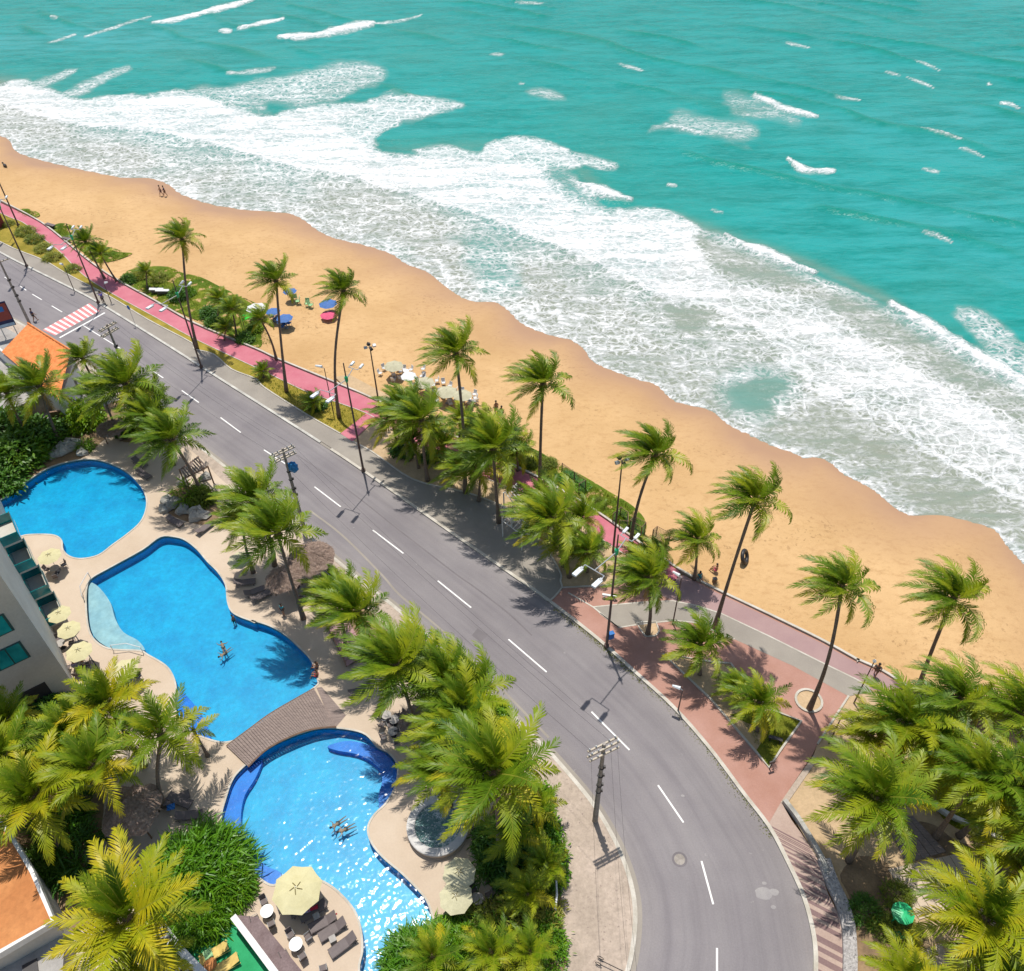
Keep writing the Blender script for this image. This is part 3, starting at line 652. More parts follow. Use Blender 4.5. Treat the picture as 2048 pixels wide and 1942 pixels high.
# turf verges between pavement and cycle path
iv = [i for i, p in enumerate(VL) if g(681, 867, .12).x >= p.x]; ip = [i for i, p in enumerate(PLo) if p.x <= g(740, 826, .12).x]
sheet('verge', [[(VL[i].x, VL[i].y) for i in iv]+[(PLo[i].x, PLo[i].y) for i in ip[::-1]]], .10, m_verge)
iv = [i for i, p in enumerate(VL) if g(705, 883, .12).x <= p.x and i < len(VL)-10]; ip = [i for i, p in enumerate(PLo) if p.x >= g(752, 835, .12).x and p.x <= g(1310, 1148, .12).x]
bed = W([(1127,1172),(1227,1168),(1290,1150)], .1)
sheet('palm_bed', [[(VL[i].x, VL[i].y) for i in iv]+[(p.x, p.y) for p in bed]+[(PLo[i].x, PLo[i].y) for i in ip[::-1]]], .10, m_dirt)
sheet('path_junction', [[(p.x, p.y) for p in W([(681,867),(705,883),(752,837),(770,846),(735,824),(716,840)], .12)]], .13, m_pink)
for k_, pl in enumerate((T('a', 120,165, 215,150, 305,185, 290,212, 190,200), T('a', 400,290, 470,260, 555,280, 560,330, 500,372, 430,330), T('a', 560,400, 800,430, 900,480, 1025,495, 880,552, 740,560, 640,480),
        T('a', 945,660, 1080,600, 1300,597, 1400,640, 1560,680, 1720,760, 1900,840, 1978,900)+T('h', 330,760, 470,830, 460,960, 480,1120, 400,1130, 150,1010, 0,930)+T('a', 1500,1000, 1200,860, 1000,740),
        T('k', 480,330, 620,340, 820,440, 1080,560, 1200,640, 1420,750, 1620,870, 1800,980, 1900,1100, 1880,1210, 1800,1230, 1500,1010, 1110,780, 860,650, 560,500, 430,430))):
    q = [gs(*p) for p in pl]; P = smooth(q, True, 4)
    vs = [(p.x, p.y, max(p.z, -.12)+.05) for p in P]; c = sum((Vector(v) for v in vs), Vector())/len(vs)
    sheet('beach_turf', [[(v[0], v[1]) for v in vs]], -.03, m_turfd)
sheet('beach_walk', [[(p.x, p.y) for p in W(T('v', 560,985, 850,1140, 930,1200, 745,1160, 540,1060, 480,1000), .1)]], .1, m_dirt)
# plaza
pg = [(1095,1203),(1122,1182),(1127,1175),(1227,1170),(1290,1152),(1345,1172),(1398,1160)]+T('m', 900,320, 1300,510, 1700,705, 1978,860)+T('p', 500,1125, 700,1215, 900,1340)+[(1745,1385),(1697,1392)]+[T('m', 1680,1500)]+T('n', 1640,40, 1400,400, 1290,590)
pg = W(pg, .12); RKp = [p for p in offset(RK, -.3) if g(1534, 1652).x > p.x > g(1097, 1205).x and p.y > g(1534, 1652).y]
sheet('plaza', [[(p.x, p.y) for p in pg]+[(p.x, p.y) for p in RKp[::-1]]], .12, m_terra, thick=.3)
mv = W(T('m', 640,190, 900,330, 1300,520, 1700,715, 1978,870)+T('p', 500,1135, 700,1225, 880,1340)+[(1745,1380)]+[T('p', 590,1330)]+T('m', 1978,995, 1700,860, 1300,660, 940,490, 760,430, 560,390, 430,330), .12)
sheet('plaza_cycle_path', [[(p.x, p.y) for p in mv]], .124, m_mauve)
gb = W([T('j', 1490,440)]+T('m', 330,400, 560,392, 760,432, 940,492, 1300,662, 1700,862, 1978,997)+[T('p', 590,1332)]+[(1745,1384),(1697,1392.5)]+T('m', 1500,900, 1040,690, 890,630, 720,560, 570,545, 300,575, 145,600, 0,495), .12)
sheet('plaza_grey_path', [[(p.x, p.y) for p in gb]], .128, m_walk)
def curb(pts, w=.16, z1=.2, closed=False, m=None, name='planter_edging'):
    P = W(pts, .12); return ribbon(name, P, -w/2, w/2, .1, z1, m or m_kerb, closed=closed)
curb(T('m', 0,490, 145,600, 300,575, 570,545, 720,560, 890,630, 1040,690), .14, .15); curb(T('j', 1300,330, 1490,440, 1690,600), .14, .15); curb([T('j', 1490,440)]+T('m', 330,402, 560,392, 760,432, 940,492, 1300,662, 1700,862, 1978,997)+[T('p', 590,1332)], .13, .14)
curb(T('j', 1250,292, 1450,282, 1650,272), .16, .22); curb(T('m', 1920,1130, 1680,1500), .16, .22)
tri = T('m', 485,805, 880,870, 1010,880, 1150,1080, 1330,1240, 1555,1325, 1400,1540)+[T('n', 1305,140)]+T('m', 1190,1545, 850,1150)
sheet('planter_soil', [[(p.x, p.y) for p in W(tri, .13)]], .134, m_dirt)
sheet('planter_lawn', [[(p.x, p.y) for p in W(T('m', 1000,1270, 1180,1240, 1330,1245, 1545,1325, 1400,1530)+[T('n', 1305,130)]+T('m', 1210,1545, 1300,1400, 1120,1330), .138)]], .142, m_turf)
curb(tri, .17, .26, True)
hx = T('m', 280,565, 320,630, 350,668, 400,668, 430,665, 458,630, 430,555); sheet('planter_soil', [[(p.x, p.y) for p in W(hx, .13)]], .136, m_dirt); curb(hx, .15, .24, True)
hy = T('m', 860,640, 910,718, 935,712, 972,665); sheet('planter_soil', [[(p.x, p.y) for p in W(hy[:], .13)]], .136, m_dirt); curb(hy, .15, .24)
c0 = g(*T('m', 1612, 1166), .12); ring = [Vector((c0.x+1.07*math.cos(t*math.pi/12), c0.y+1.07*math.sin(t*math.pi/12), 0)) for t in range(24)]
sheet('planter_soil', [[(p.x, p.y) for p in ring]], .14, m_dirt); ribbon('planter_ring', ring, -.1, .1, .1, .26, m_kerb, closed=True)
# moss along the plaza kerb and gutters
mb = MB(); rs = random.Random(3)
RKg = [p for p in resample(RK, .25) if g(1110, 1216).x < p.x < g(1545, 1668).x]
vs = []; fs = []
for i, p in enumerate(RKg[:-1]):
    t = (RKg[i+1]-p).normalized(); nrm = Vector((t.y, -t.x, 0))
    dens = .5+.5*math.sin(i*.07)*math.sin(i*.023+1)
    for q in range(int(18*max(.15, dens))):
        c = p+nrm*(abs(rs.gauss(0, .2))+.02)+t*rs.uniform(-.15, .15); hgt = rs.uniform(.04, .16); a = rs.uniform(0, 6.28); w_ = .035
        k = len(vs); vs += [(c.x-w_*math.cos(a), c.y-w_*math.sin(a), .0), (c.x+w_*math.cos(a), c.y+w_*math.sin(a), .0), (c.x+rs.uniform(-.1, .1), c.y+rs.uniform(-.1, .1), hgt)]; fs.append((k, k+1, k+2))
mb.add(vs, fs, m_grassb); o = mb.build('gutter_grass'); tag(o, 'thin line of grass growing in the road gutter along the plaza kerb', 'grass', kind='stuff')

# west pavement, pool deck
GB = [(-420,420),(-150,575),(0,650),(62,684),(140,728),(250,806),(320,858),(400,915),(446,962),(560,1052),(600,1092),(648,1139),(710,1188),(788,1260),(866,1307),(960,1400),(1010,1460),(1059,1544),(1087,1603.5),(1105,1681),(1123.5,1759),(1125,1836),(1117,1942),(1100,2030),(1075,2120)]
GBw = smooth(W(GB, .12), k=4)
LKo = offset(LK, .32)
sheet('west_pavement', [[(p.x, p.y) for p in LKo]+[(p.x, p.y) for p in GBw[::-1]]], .13, m_speck, thick=.3)
pool1 = smooth(W([(-60,1040),(-60,1012)]+T('b', 0,930, 200,790, 400,670, 640,615, 800,630, 960,700, 1070,800, 1125,900, 1125,1000, 1080,1100, 980,1190, 870,1270, 760,1350, 630,1378, 540,1360, 490,1310, 480,1240, 430,1200, 330,1190, 200,1195, 110,1215, 50,1130), .15), True, 4)
pool2 = smooth(W(T('b', 1240,1215, 1350,1215, 1430,1240, 1520,1310)+T('c', 1600,90, 1680,170, 1740,270, 1755,400, 1790,480, 1870,525, 1978,560)+T('f', 400,545, 540,590, 660,660, 770,760, 860,860, 905,1000, 880,1062, 620,1235, 400,1388, 280,1462, 180,1482)+T('c', 1620,1460, 1480,1400, 1400,1310, 1350,1200, 1365,1060, 1330,950, 1270,880, 1150,810, 1080,775, 880,765, 780,730, 710,660, 680,560, 668,400, 675,290, 705,222, 850,138, 1100,0), .15), True, 4)
pool3 = smooth(W(T('f', 500,1545, 640,1470, 800,1410, 950,1375, 1150,1390, 1280,1430)+T('e', 1370,-20, 1450,20, 1510,90, 1525,170, 1505,280, 1440,400, 1350,490, 1300,570, 1295,650, 1340,750, 1430,850, 1550,950, 1680,1080, 1750,1170, 1790,1280, 1812,1400, 1815,1530, 1800,1650, 1770,1790, 1600,1900, 1300,1860, 1235,1700, 1260,1550, 1250,1400, 1210,1260, 1130,1150, 1020,1050, 900,990, 800,975, 700,990, 570,1040, 480,1000, 380,920, 280,820, 200,720, 170,600, 170,500, 195,400, 250,240, 330,140), .15), True, 4)
spa_c = g(876, 1652, .6); spa = [Vector((spa_c.x+2.2*math.cos(t*math.pi/20), spa_c.y+2.2*math.sin(t*math.pi/20), 0)) for t in range(40)]
hotel = [(p.x, p.y) for p in GBw]
jY = min(range(len(GBw)), key=lambda i: (GBw[i]-g(250, 806, .12)).length)
deck = [(p.x, p.y) for p in GBw[jY:]]+[(-90, -40), (-110, 60)]+[(p.x, p.y) for p in W([(-420,1000),(-60,905),(100,855),(190,820)], .15)]
DZ = .15
sheet('pool_deck', [deck]+[[(p.x, p.y) for p in P] for P in (pool1, pool2, pool3)], DZ, m_deck, thick=.3)
sheet('neighbour_yard', [[(p.x, p.y) for p in GBw[:jY+1]]+[(p.x, p.y) for p in W([(190,820),(100,855),(-60,905),(-420,1000)], .13)]+[(-240, 170)]], .13, m_yard)
def pool(name, P, depth=1.25):
    b = MB(); n = len(P); vs = []
    for p in P: vs += [(p.x, p.y, DZ-.001), (p.x, p.y, DZ-.25), (p.x, p.y, DZ-depth)]
    b.add(vs, [(i*3, ((i+1) % n)*3, ((i+1) % n)*3+1, i*3+1) for i in range(n)], m_poole)
    b.add(vs, [(i*3+1, ((i+1) % n)*3+1, ((i+1) % n)*3+2, i*3+2) for i in range(n)], m_poole)
    o = b.build('pool_wall'); tag(o, kind='structure')
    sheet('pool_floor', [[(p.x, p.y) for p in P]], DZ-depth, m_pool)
    sheet('pool_water', [[(p.x, p.y) for p in P]], DZ-.1, m_water)
    ribbon('pool_coping', P, -.13, .02, DZ-.05, DZ+.04, m_kerb if name != 'x' else m_deck, closed=True)
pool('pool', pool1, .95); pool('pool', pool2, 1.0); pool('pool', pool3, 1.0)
def ledge(pts, z, m, name='pool_bench'):
    P = smooth(W(pts, .0), True, 3); sheet(name, [[(p.x, p.y) for p in P]], z, m, thick=1.0)
ledge(T('c', 690,250, 765,285, 850,400, 885,520, 950,628, 1060,690, 1115,760, 1080,768, 880,758, 790,722, 720,655, 690,560, 680,400), -.12, m_pooll, 'pool_ledge')
ledge(T('c', 1372,1065, 1470,1150, 1550,1255, 1600,1370, 1612,1445, 1490,1392, 1410,1310, 1360,1200), -.35, m_poold)
ledge(T('e', 1060,-10, 1200,15, 1300,60, 1380,130, 1405,220, 1378,330, 1385,435, 1440,395, 1498,280, 1518,170, 1500,92, 1440,28, 1370,-12, 1280,-60, 1150,-85, 1050,-70, 980,-40), -.3, m_poold)
ledge(T('e', 470,60, 420,200, 340,330, 308,480, 325,640, 420,790, 500,880, 620,935, 570,1030, 485,990, 385,910, 285,812, 208,715, 178,600, 178,500, 202,400, 257,245, 337,148), -.35, m_poold)
# painted road lines
def strip(name, a, b_, w, z=.006, m=None, parent=None):
    A = Vector((a.x, a.y, 0)); B = Vector((b_.x, b_.y, 0)); t = (B-A).normalized(); nn = Vector((t.y, -t.x, 0))*w/2
    mb = MB(); mb.add([(p.x, p.y, z) for p in (A-nn, B-nn, B+nn, A+nn)], [(0, 1, 2, 3)], m or m_paint); o = mb.build(name); o['kind'] = 'structure'; return o
dash = [((9,554),(19.4,560.4)),((40,572),(52.5,580.6)),((64.7,588.3),(83.6,599.5)),((103.5,611.6),(124.2,624)),((165.6,650.4),(240.7,697)),((296,735.8),(326.6,755.8)),((363.6,781),(397.8,805)),((441,835),(481.5,865)),((528,899.8),(578,932)),((629,973.5),(681.6,1013.6)),((745.5,1060.2),(806.8,1106.8)),((875.6,1161.6),(942.3,1215.2)),((1016.9,1278.6),(1093.2,1344)),((1183,1423.5),(1259,1500)),((1316,1570.4),(1367,1645)),((1403,1722),(1426.5,1808.5)),((1434,1896),(1434,1975))]
for a, b_ in dash: strip('road_dash', g(*a), g(*b_), .135)
strip('stop_line', g(*T('a', 460, 1142)), g(*T('a', 810, 948)), .28)
ca, cb = g(*T('a', 395, 1080)), g(*T('a', 745, 900)); cd = (cb-ca); cn = 9
cw0, cw1, cw2, cw3 = g(*T('a', 330,1080)), g(*T('a', 425,1125)), g(*T('a', 770,935)), g(*T('a', 690,875))
mb = MB(); mb.add([(p.x, p.y, .004) for p in (cw0, cw1, cw2, cw3)], [(0, 1, 2, 3)], m_redpaint); mb.build('crossing_field')['kind'] = 'structure'
for i in range(10):
    t0, t1 = (i+.3)/10, (i+.68)/10; e = .0
    P = [cw0.lerp(cw3, t0), cw1.lerp(cw2, t0), cw1.lerp(cw2, t1), cw0.lerp(cw3, t1)]
    mb = MB(); mb.add([(p.x, p.y, .009) for p in P], [(0, 1, 2, 3)], m_paint); mb.build('crossing_stripe')['kind'] = 'structure'
seam = smooth(W(T('g', 750,580, 1000,745, 1250,930, 1500,1130, 1700,1285, 1978,1500)+T('j', 560,275, 700,380, 850,500, 1020,662)), k=4)
ribbon('tar_seam', seam, -.07, .07, -.01, .005, m_tar)
seam = smooth(W(T('g', 850,1010, 1100,1200, 1400,1500)+T('j', 0,350, 300,600, 560,850, 830,1120, 1150,1450)), k=4); ribbon('gutter_seam', seam, -.1, .1, -.01, .004, m_walk)
P = W(T('j', 600,605, 680,655, 625,712, 555,660)); mb = MB(); mb.add([(p.x, p.y, .004) for p in P], [(0, 1, 2, 3)], m_tar); mb.build('asphalt_patch')['kind'] = 'structure'
ribbon('gutter', LK, -.35, 0, -.02, .003, m_walk)
for si_, (x, y, r_) in enumerate(((1265, 1110, .5), (1345, 1100, .28), (1270, 1030, .14), (1340, 1215, .15), (640, 355, .12))):
    c = g(*T('n', x, y)); mb = MB(); mb.add([(c.x+r_*(.85+.2*rs.random())*1.3*math.cos(t*.5236), c.y+r_*(.8+.2*rs.random())*math.sin(t*.5236), .008+.003*si_) for t in range(12)], [tuple(range(12))], m_patchw); mb.build('road_stain')['kind'] = 'structure'
c = g(*T('n', 615, 845)); mt = empty('manhole', (c.x, c.y, 0), 0, 'round manhole cover set in the asphalt of the bend', 'manhole cover')
mb = MB(); mb.lathe((0, 0, 0), [(.4, 0), (.4, .012), (.0, .012)], m_conc, 20); mb.build('cover', mt)
mb = MB(); mb.lathe((0, 0, 0), [(.41, .008), (.47, .016), (.56, .006), (.56, 0)], m_tar, 20, ); mb.build('rim', mt)

# striped pavement and pebble border on the right
sp = T('n', 1400,400, 1480,540, 1560,650, 1640,770, 1700,890, 1750,1080, 1850,1300, 1880,1500, 1885,1708, 1885,1900)
RKs = [p for p in offset(RK, -.3) if p.y <= g(1534, 1652).y and p.y > g(1620, 2010).y]
spw = smooth(W(sp, .12), k=4)
o = sheet('striped_pavement', [[(p.x, p.y) for p in W([(1534,1652.7)], .12)]+[(p.x, p.y) for p in RKs]+[(p.x, p.y) for p in spw[::-1]]], .12, m_terra_l, thick=.3)
wid = [12, 9, 10, 8, 12, 9, 18, 20, 30, 28, 36, 46, 28, 34, 50, 44, 56, 40, 52, 40, 56, 40, 60, 40, 60, 50]
ya = 640; rs = random.Random(5)
def xl(y):                                    # kerb x at picture y (tile n)
    pts = T('n', 1290,590, 1430,860, 1560,1150, 1635,1450, 1650,1708, 1650,1900); pts = [((x-1200)/.2588, (yy-1500)/.2588) for x, yy in pts]
    for (x0, y0), (x1, y1) in zip(pts[:-1], pts[1:]):
        if y <= y1: return x0+(x1-x0)*(y-y0)/(y1-y0)
    return 1650
def xr(y):
    pts = [(1400, 410), (1560, 650), (1700, 880), (1750, 1080), (1850, 1300), (1880, 1500), (1885, 1708), (1885, 1950)]
    for (x0, y0), (x1, y1) in zip(pts[:-1], pts[1:]):
        if y <= y1: return x0+(x1-x0)*(y-y0)/(y1-y0)
    return 1885
def hitr(x0, y0, s):                          # follow the slope to the right edge
    x = x0
    for _ in range(60):
        y = y0+(x-x0)*s
        if x >= xr(y)-6: break
        x += 6
    return x-4, y
yy = 575; i = 0
while yy < 1750:
    w_ = wid[min(i, len(wid)-1)]; x0 = xl(max(yy, 590))+12; s_ = .52; 
    P = [(x0, yy)]; x0b = xl(max(yy+w_, 590))+12
    a = hitr(x0, yy, s_); b2 = hitr(x0b, yy+w_, s_)
    Q4 = W(T('n', x0, yy, *a, *b2, x0b, yy+w_), .12)
    mb = MB(); mb.add([(p.x, p.y, .126) for p in Q4], [(0, 1, 2, 3)], m_terra_d); q = mb.build('paving_stripe', o)
    yy += w_+wid[min(i+1, len(wid)-1)]*(.8 if i % 3 else 1.3); i += 1
wl = W([(1562,1609)]+T('n', 1400,400, 1520,220, 1650,40), .12); ribbon('pebble_border', W(T('n', 1395,405, 1520,225, 1650,40), .12), 0, .42, .1, .17, m_speck)
lw = smooth(W(T('n', 1405,410, 1500,530, 1600,690, 1690,850, 1720,960), .12), k=4)
ribbon('low_stone_wall', lw, -.34, .0, 0, .55, m_rock, kind='structure')
pb = smooth(W(T('n', 1715,850, 1775,1020, 1850,1180, 1900,1350, 1915,1550, 1915,1708, 1905,1900), .12), k=4)
ribbon('pebble_strip', pb, -.55, .35, .05, .4, m_pebble)
# park on the right
park = T('n', 1650,40, 1400,400, 1500,530, 1690,850, 1775,1020, 1870,1200, 1915,1550, 1915,1900)
pk = [(p.x, p.y) for p in W([(1697,1392.5),(1635,1488)]+park, .1)]+[(p.x, p.y) for p in W([(1700,2060),(2300,2060),(2300,1560),(2048,1500),(1900,1440),(1811,1385),(1745,1385)], .1)]
sheet('park_ground', [pk], .10, m_dirt)
lawn = smooth(W(T('o', 780,330, 1000,150, 1500,200, 2000,350, 2200,800, 2200,1080, 1900,930, 1600,790, 1400,700, 1230,600, 1120,480), .12), True, 3)
sheet('park_lawn', [[(p.x, p.y) for p in lawn]], .13, m_turf)
sheet('park_shade_soil', [[(p.x, p.y) for p in smooth(W(T('o', 340,1060, 500,900, 740,960, 780,1130, 900,1400, 1060,1600, 1000,1800, 1060,1990, 500,1990, 470,1600, 420,1250), .12), True, 3)]], .112, m_soil)  # palm shade put into the darker soil colour
sheet('park_shade_soil', [[(p.x, p.y) for p in smooth(W(T('o', 980,620, 1150,640, 1350,780, 1700,850, 1900,1000, 1990,1400, 1800,1400, 1500,1180, 1340,1000, 1050,860), .12), True, 3)]], .112, m_soil)  # second dark sheet, shade in its colour too
# plank boardwalks in the park: each plank a part
def planks(name, quad, n, label, m, z=.2, gap=.06, cross=None):
    a, b_, c, d = [g(x, y, z) for x, y in quad]          # a-b first side (across planks), d-c opposite
    root = empty(name, (a.x, a.y, 0), 0, label, 'boardwalk')
    for i in range(n):
        t0, t1 = (i+gap)/n, (i+1-gap*0)/n
        P = [a.lerp(b_, t0), a.lerp(b_, t1), d.lerp(c, t1), d.lerp(c, t0)]
        mb = MB(); o_ = Vector((a.x, a.y, 0)); up = [(p-o_) for p in P]
        vs = [(p.x, p.y, z+.004*(i % 3)) for p in up]+[(p.x, p.y, z-.08) for p in up]
        mb.add(vs, [(0, 1, 2, 3), (0, 4, 5, 1), (1, 5, 6, 2), (2, 6, 7, 3), (3, 7, 4, 0)], m); mb.build('plank', root)
    return root
planks('boardwalk', T('o', 745,1010, 1330,880, 1560,1250, 1010,1440), 9, 'wide plank boardwalk under the palms at the lower right', m_deck)
planks('boardwalk', T('o', 700,560, 960,560, 1240,860, 900,960), 5, 'shaded arm of the boardwalk running up beside the low green wall', m_wood)
planks('boardwalk', T('o', 930,1740, 1200,1640, 1350,1990, 1020,2060), 4, 'pale boardwalk at the bottom edge left of the yellow palm', m_deck)
planks('boardwalk', T('o', 1640,1560, 1800,1500, 2010,1990, 1840,2060), 3, 'pale boardwalk right of the yellowing palm in the corner', m_deck)
gw = smooth(W(T('o', 1125,468, 1180,530, 1300,600, 1500,690, 1700,790, 1900,890, 2100,1000), .13), k=4)
ribbon('lawn_wall', gw, -.32, 0, 0, .5, m_kerb2)
# ------------------------------------------------------------------ palms
def frond_mesh(name, az, elev, L, wind, seed, mat_leaf, pairs=42, gk=1.5, wk=1.0, hang=.6):
    rs = random.Random(seed); n = 11
    d = Vector((math.cos(az)*math.cos(elev), math.sin(az)*math.cos(elev), math.sin(elev))); p = Vector((0, 0, 0)); P = [p.copy()]; D = [d.copy()]
    for i in range(n):
        t = (i+.5)/n; f = (.25+1.5*t)/n
        d = (d+(Vector(wind)*wk+Vector((0, 0, -gk)))*f).normalized(); p = p+d*(L/n); P.append(p.copy()); D.append(d.copy())
    b = MB(); rad = [.035*(1-.8*i/n) for i in range(n+1)]
    b.tube(P[:-1], rad[:-1], m_rachis, 3, False)
    for j in range(pairs):
        t = .13+.87*(j+.5)/pairs; k = t*n; i0 = min(int(k), n-1); u = k-i0
        c = P[i0].lerp(P[i0+1], u); dd = D[i0].lerp(D[i0+1], u).normalized()
        side = dd.cross(Vector((0, 0, 1)))
        if side.length < .05: side = dd.cross(Vector((0, 1, 0)))
        side.normalize(); upv = side.cross(dd)
        ll = L*.255*(min(1, .35+t*2.4))*(1-.62*max(0, t-.45)/.55)*rs.uniform(.78, 1.15)
        for s in (-1, 1):
            sw = R(28+38*t+rs.uniform(-11, 11))
            q = (side*s*math.cos(sw)+dd*math.sin(sw)+upv*(.28-.25*t)).normalized()
            w0 = dd*(.044+.016*rs.random())*(1.0 if t < .9 else .7)
            a = c; q2 = (q+Vector((0, 0, -hang*.55))+Vector(wind)*.28*wk).normalized(); q3 = (q2+Vector((0, 0, -hang*.9))+Vector(wind)*.42*wk).normalized()
            m1 = a+q*ll*.38; m2 = m1+q2*ll*.34; e = m2+q3*ll*.28
            b.add([a-w0*.6, a+w0*.6, m1+w0, m1-w0, m2+w0*.75, m2-w0*.75, e], [(0, 1, 2, 3), (3, 2, 4, 5), (5, 4, 6)], mat_leaf)
    return b.mesh(name)
WIND = (-.86, .42, .12)
NAZ = 12
def frond_set(wk, mats_, tagn):
    out = {}
    for ri, (el, L, gk, hang) in enumerate(((74, .8, .5, .3), (46, .98, 1.25, .55), (18, 1.0, 1.55, .7), (-16, .92, 1.35, .9))):
        for a in range(NAZ):
            for vr in range(1):
                out[(ri, a)] = frond_mesh('frond_'+tagn, 2*math.pi*a/NAZ, R(el), 4.2*L, WIND, ri*50+a*3+vr+7, mats_[ri], gk=gk, wk=wk*(1 if ri < 3 else .6), hang=hang)
    return out
FS_W = frond_set(1.75, (m_frond, m_frond, m_frond, m_frondy), 'windy'); FS_C = frond_set(.55, (m_frond, m_frondy, m_frondy, m_frondy), 'calm'); FS_M = frond_set(.95, (m_frond, m_frond, m_frondy, m_frondy), 'mid')
DRY = [frond_mesh('frond_dry', a, R(-45), 3.4, WIND, a*9+1, m_dry, pairs=22, gk=1.8, wk=.3, hang=1.1) for a in (0, 2.1, 4.2)]
hb = MB(); hb.lathe((0, 0, 0), [(.13, -.5), (.2, -.25), (.27, .05), (.24, .3), (.12, .6), (.03, .95)], m_heart, 9)
for a in range(9):
    t = a*.7; hb.tube([(.12*math.cos(t), .12*math.sin(t), .05), (.34*math.cos(t), .34*math.sin(t), .35), (.62*math.cos(t), .62*math.sin(t), .42)], [.055, .04, .02], m_heart, 4)
HEART = hb.mesh('crown_heart', True)
cb = MB()
for a in range(7):
    t = a*.95; cb.ball((.3*math.cos(t), .3*math.sin(t), -.15-.12*(a % 2)), (.13, .13, .16), m_coco, 7, 4)
COCO = cb.mesh('coconuts', True)
PG = 'coconut palms'
def palm(crown, base=None, h=None, size=1.0, kind='W', label='', nf=27, group=None, bz=.12, seed=None, cut=None, cat='palm tree'):
    rs = random.Random(seed if seed is not None else int(crown[0]*7+crown[1]))
    d = Vector(ray(*crown)); C0 = Vector((0, 0, CAM_H))
    if base is not None:
        B = g(base[0], base[1], bz)
        if h is None:                                        # height at which the sight line passes nearest above the base
            dh = Vector((d.x, d.y)); t = (B.x*dh.x+B.y*dh.y)/(dh.length_squared); top = C0+d*t
        else: top = C0+d*((h+bz-CAM_H)/d.z)
    else:
        top = C0+d*((h+bz-CAM_H)/d.z); B = Vector((top.x+rs.uniform(-.5, .7), top.y-rs.uniform(-.4, .9), bz))
    H = top.z-B.z
    root = empty('coconut_palm', B, 0, label, cat, group or PG)
    lean = top-B; b = MB(); path = []; rad = []
    bow = Vector((rs.uniform(-.5, .5), rs.uniform(-.5, .5), 0))*min(1, H/10)+Vector((lean.x, lean.y, 0))*-.28
    n = 14
    for i in range(n+1):
        t = i/n; path.append(lean*t+bow*math.sin(math.pi*t)*.55); rad.append((.135+.15*(1-t)**5+.012*(i % 2))*min(1, .6+H*.05)*(.85+.15*size))
    b.tube(path, rad, m_trunk, 8); b.build('trunk', root, smooth=True)
    o = mobj('crown_heart', HEART, root, lean); o.scale = (size,)*3
    if H > 5: o = mobj('coconut_bunch', COCO, root, lean); o.rotation_euler = (0, 0, rs.uniform(0, 6))
    fs = {'W': FS_W, 'C': FS_C, 'M': FS_M}[kind]
    counts = [max(1, round(nf*q)) for q in (.2, .36, .3, .14)]; a0 = rs.uniform(0, 6)
    for ri, c in enumerate(counts):
        for j in range(c):
            az = a0*(ri+1)+2*math.pi*(j+rs.uniform(-.25, .25))/c
            k = int(round(az/(2*math.pi)*NAZ)) % NAZ; res = az-2*math.pi*round(az/(2*math.pi)*NAZ)/NAZ
            o = mobj('frond', fs[(ri, k)], root, lean+Vector((0, 0, .15)))
            sc = size*rs.uniform(.86, 1.1); o.scale = (sc, sc, sc*rs.uniform(.92, 1.08))
            o.rotation_euler = (rs.uniform(-.1, .1), rs.uniform(-.1, .1), res+rs.uniform(-.06, .06))
    if H > 4 and rs.random() < .45:
        o = mobj('dry_frond', DRY[rs.randrange(3)], root, lean); o.rotation_euler = (0, 0, rs.uniform(0, 6)); o.scale = (size*.75,)*3
    return root
Tb = T
B = 'palms along the beach promenade'
palm((365,482), (394,696), label='tall straight palm standing alone at the upper left of the beach, above the turf', group=B, size=.84)
palm(T('h', 590,640), T('h', 668,1480), label='tall palm on the verge in front of the blue beach parasols', group=B, size=.88)
palm(T('h', 1110,715), T('g', 1075,290), label='tall palm with a kinked trunk on the verge, pink parasol behind its crown', group=B, size=.84)
palm(T('v', 1165,875), T('k', 505,870), label='tall palm rising over the cream parasols of the beach cafe', group=B, size=.98)
palm(T('v', 1655,1045), T('k', 1080,845), label='tall palm rooted in the pink cycle path beside two people on the sand', group=B, size=1.0)
palm(T('l', 425,585), T('l', 230,1310), label='leaning palm behind the beach lamp, its crown blown into a dense tuft', group=B, size=.95, nf=29)
palm(T('l', 1195,940), T('m', 885,600), label='tallest leaning palm, rising from the plaza across the sand near the inner tube', group=B, size=.92)
palm(T('l', 745,1240), T('m', 727,225), label='slim palm at the sand edge with a seated person at its foot', group=B, size=.8)
palm(T('p', 355,495), T('p', 78,1530), label='leaning palm growing from the round white planter ring', group=B, size=.85)
palm(T('p', 1300,600), T('p', 1000,1370), label='lone curved palm on the sand at the far right', group=B, size=.95)
palm(T('a', 780,500), T('a', 905,710), label='bent dark palm left of the two over the cycle path at the upper left', group=B, size=.7, bz=0)
palm(T('a', 665,410), T('a', 812,690), label='palm leaning over a patch of turf beside the upper cycle path', group=B, size=.75, bz=0)
S = 'small palms in the scrub behind the cycle path'
palm(T('a', 1700,850), T('a', 1690,1030), label='round dark young palm in the scrub left of the green tarp', group=S, size=.6, bz=0)
palm(T('h', 470,930), T('h', 592,1240), label='leaning palm at the sand edge just right of the green tarp', group=S, size=.62, bz=0)
palm(T('h', 250,850), T('h', 282,1050), label='short palm directly below the green tarp beside the pink path', group=S, size=.6, bz=0)
palm(T('a', 1130,640), T('a', 1140,760), label='low bushy palm at the upper left corner of the scrub', group=S, size=.5, bz=0)
palm(T('h', 200,1000), T('h', 190,1090), label='stubby dark palm in the scrub beside the pink path', group=S, size=.5, bz=0)
V = 'palms in the bed between esplanade and cycle path'
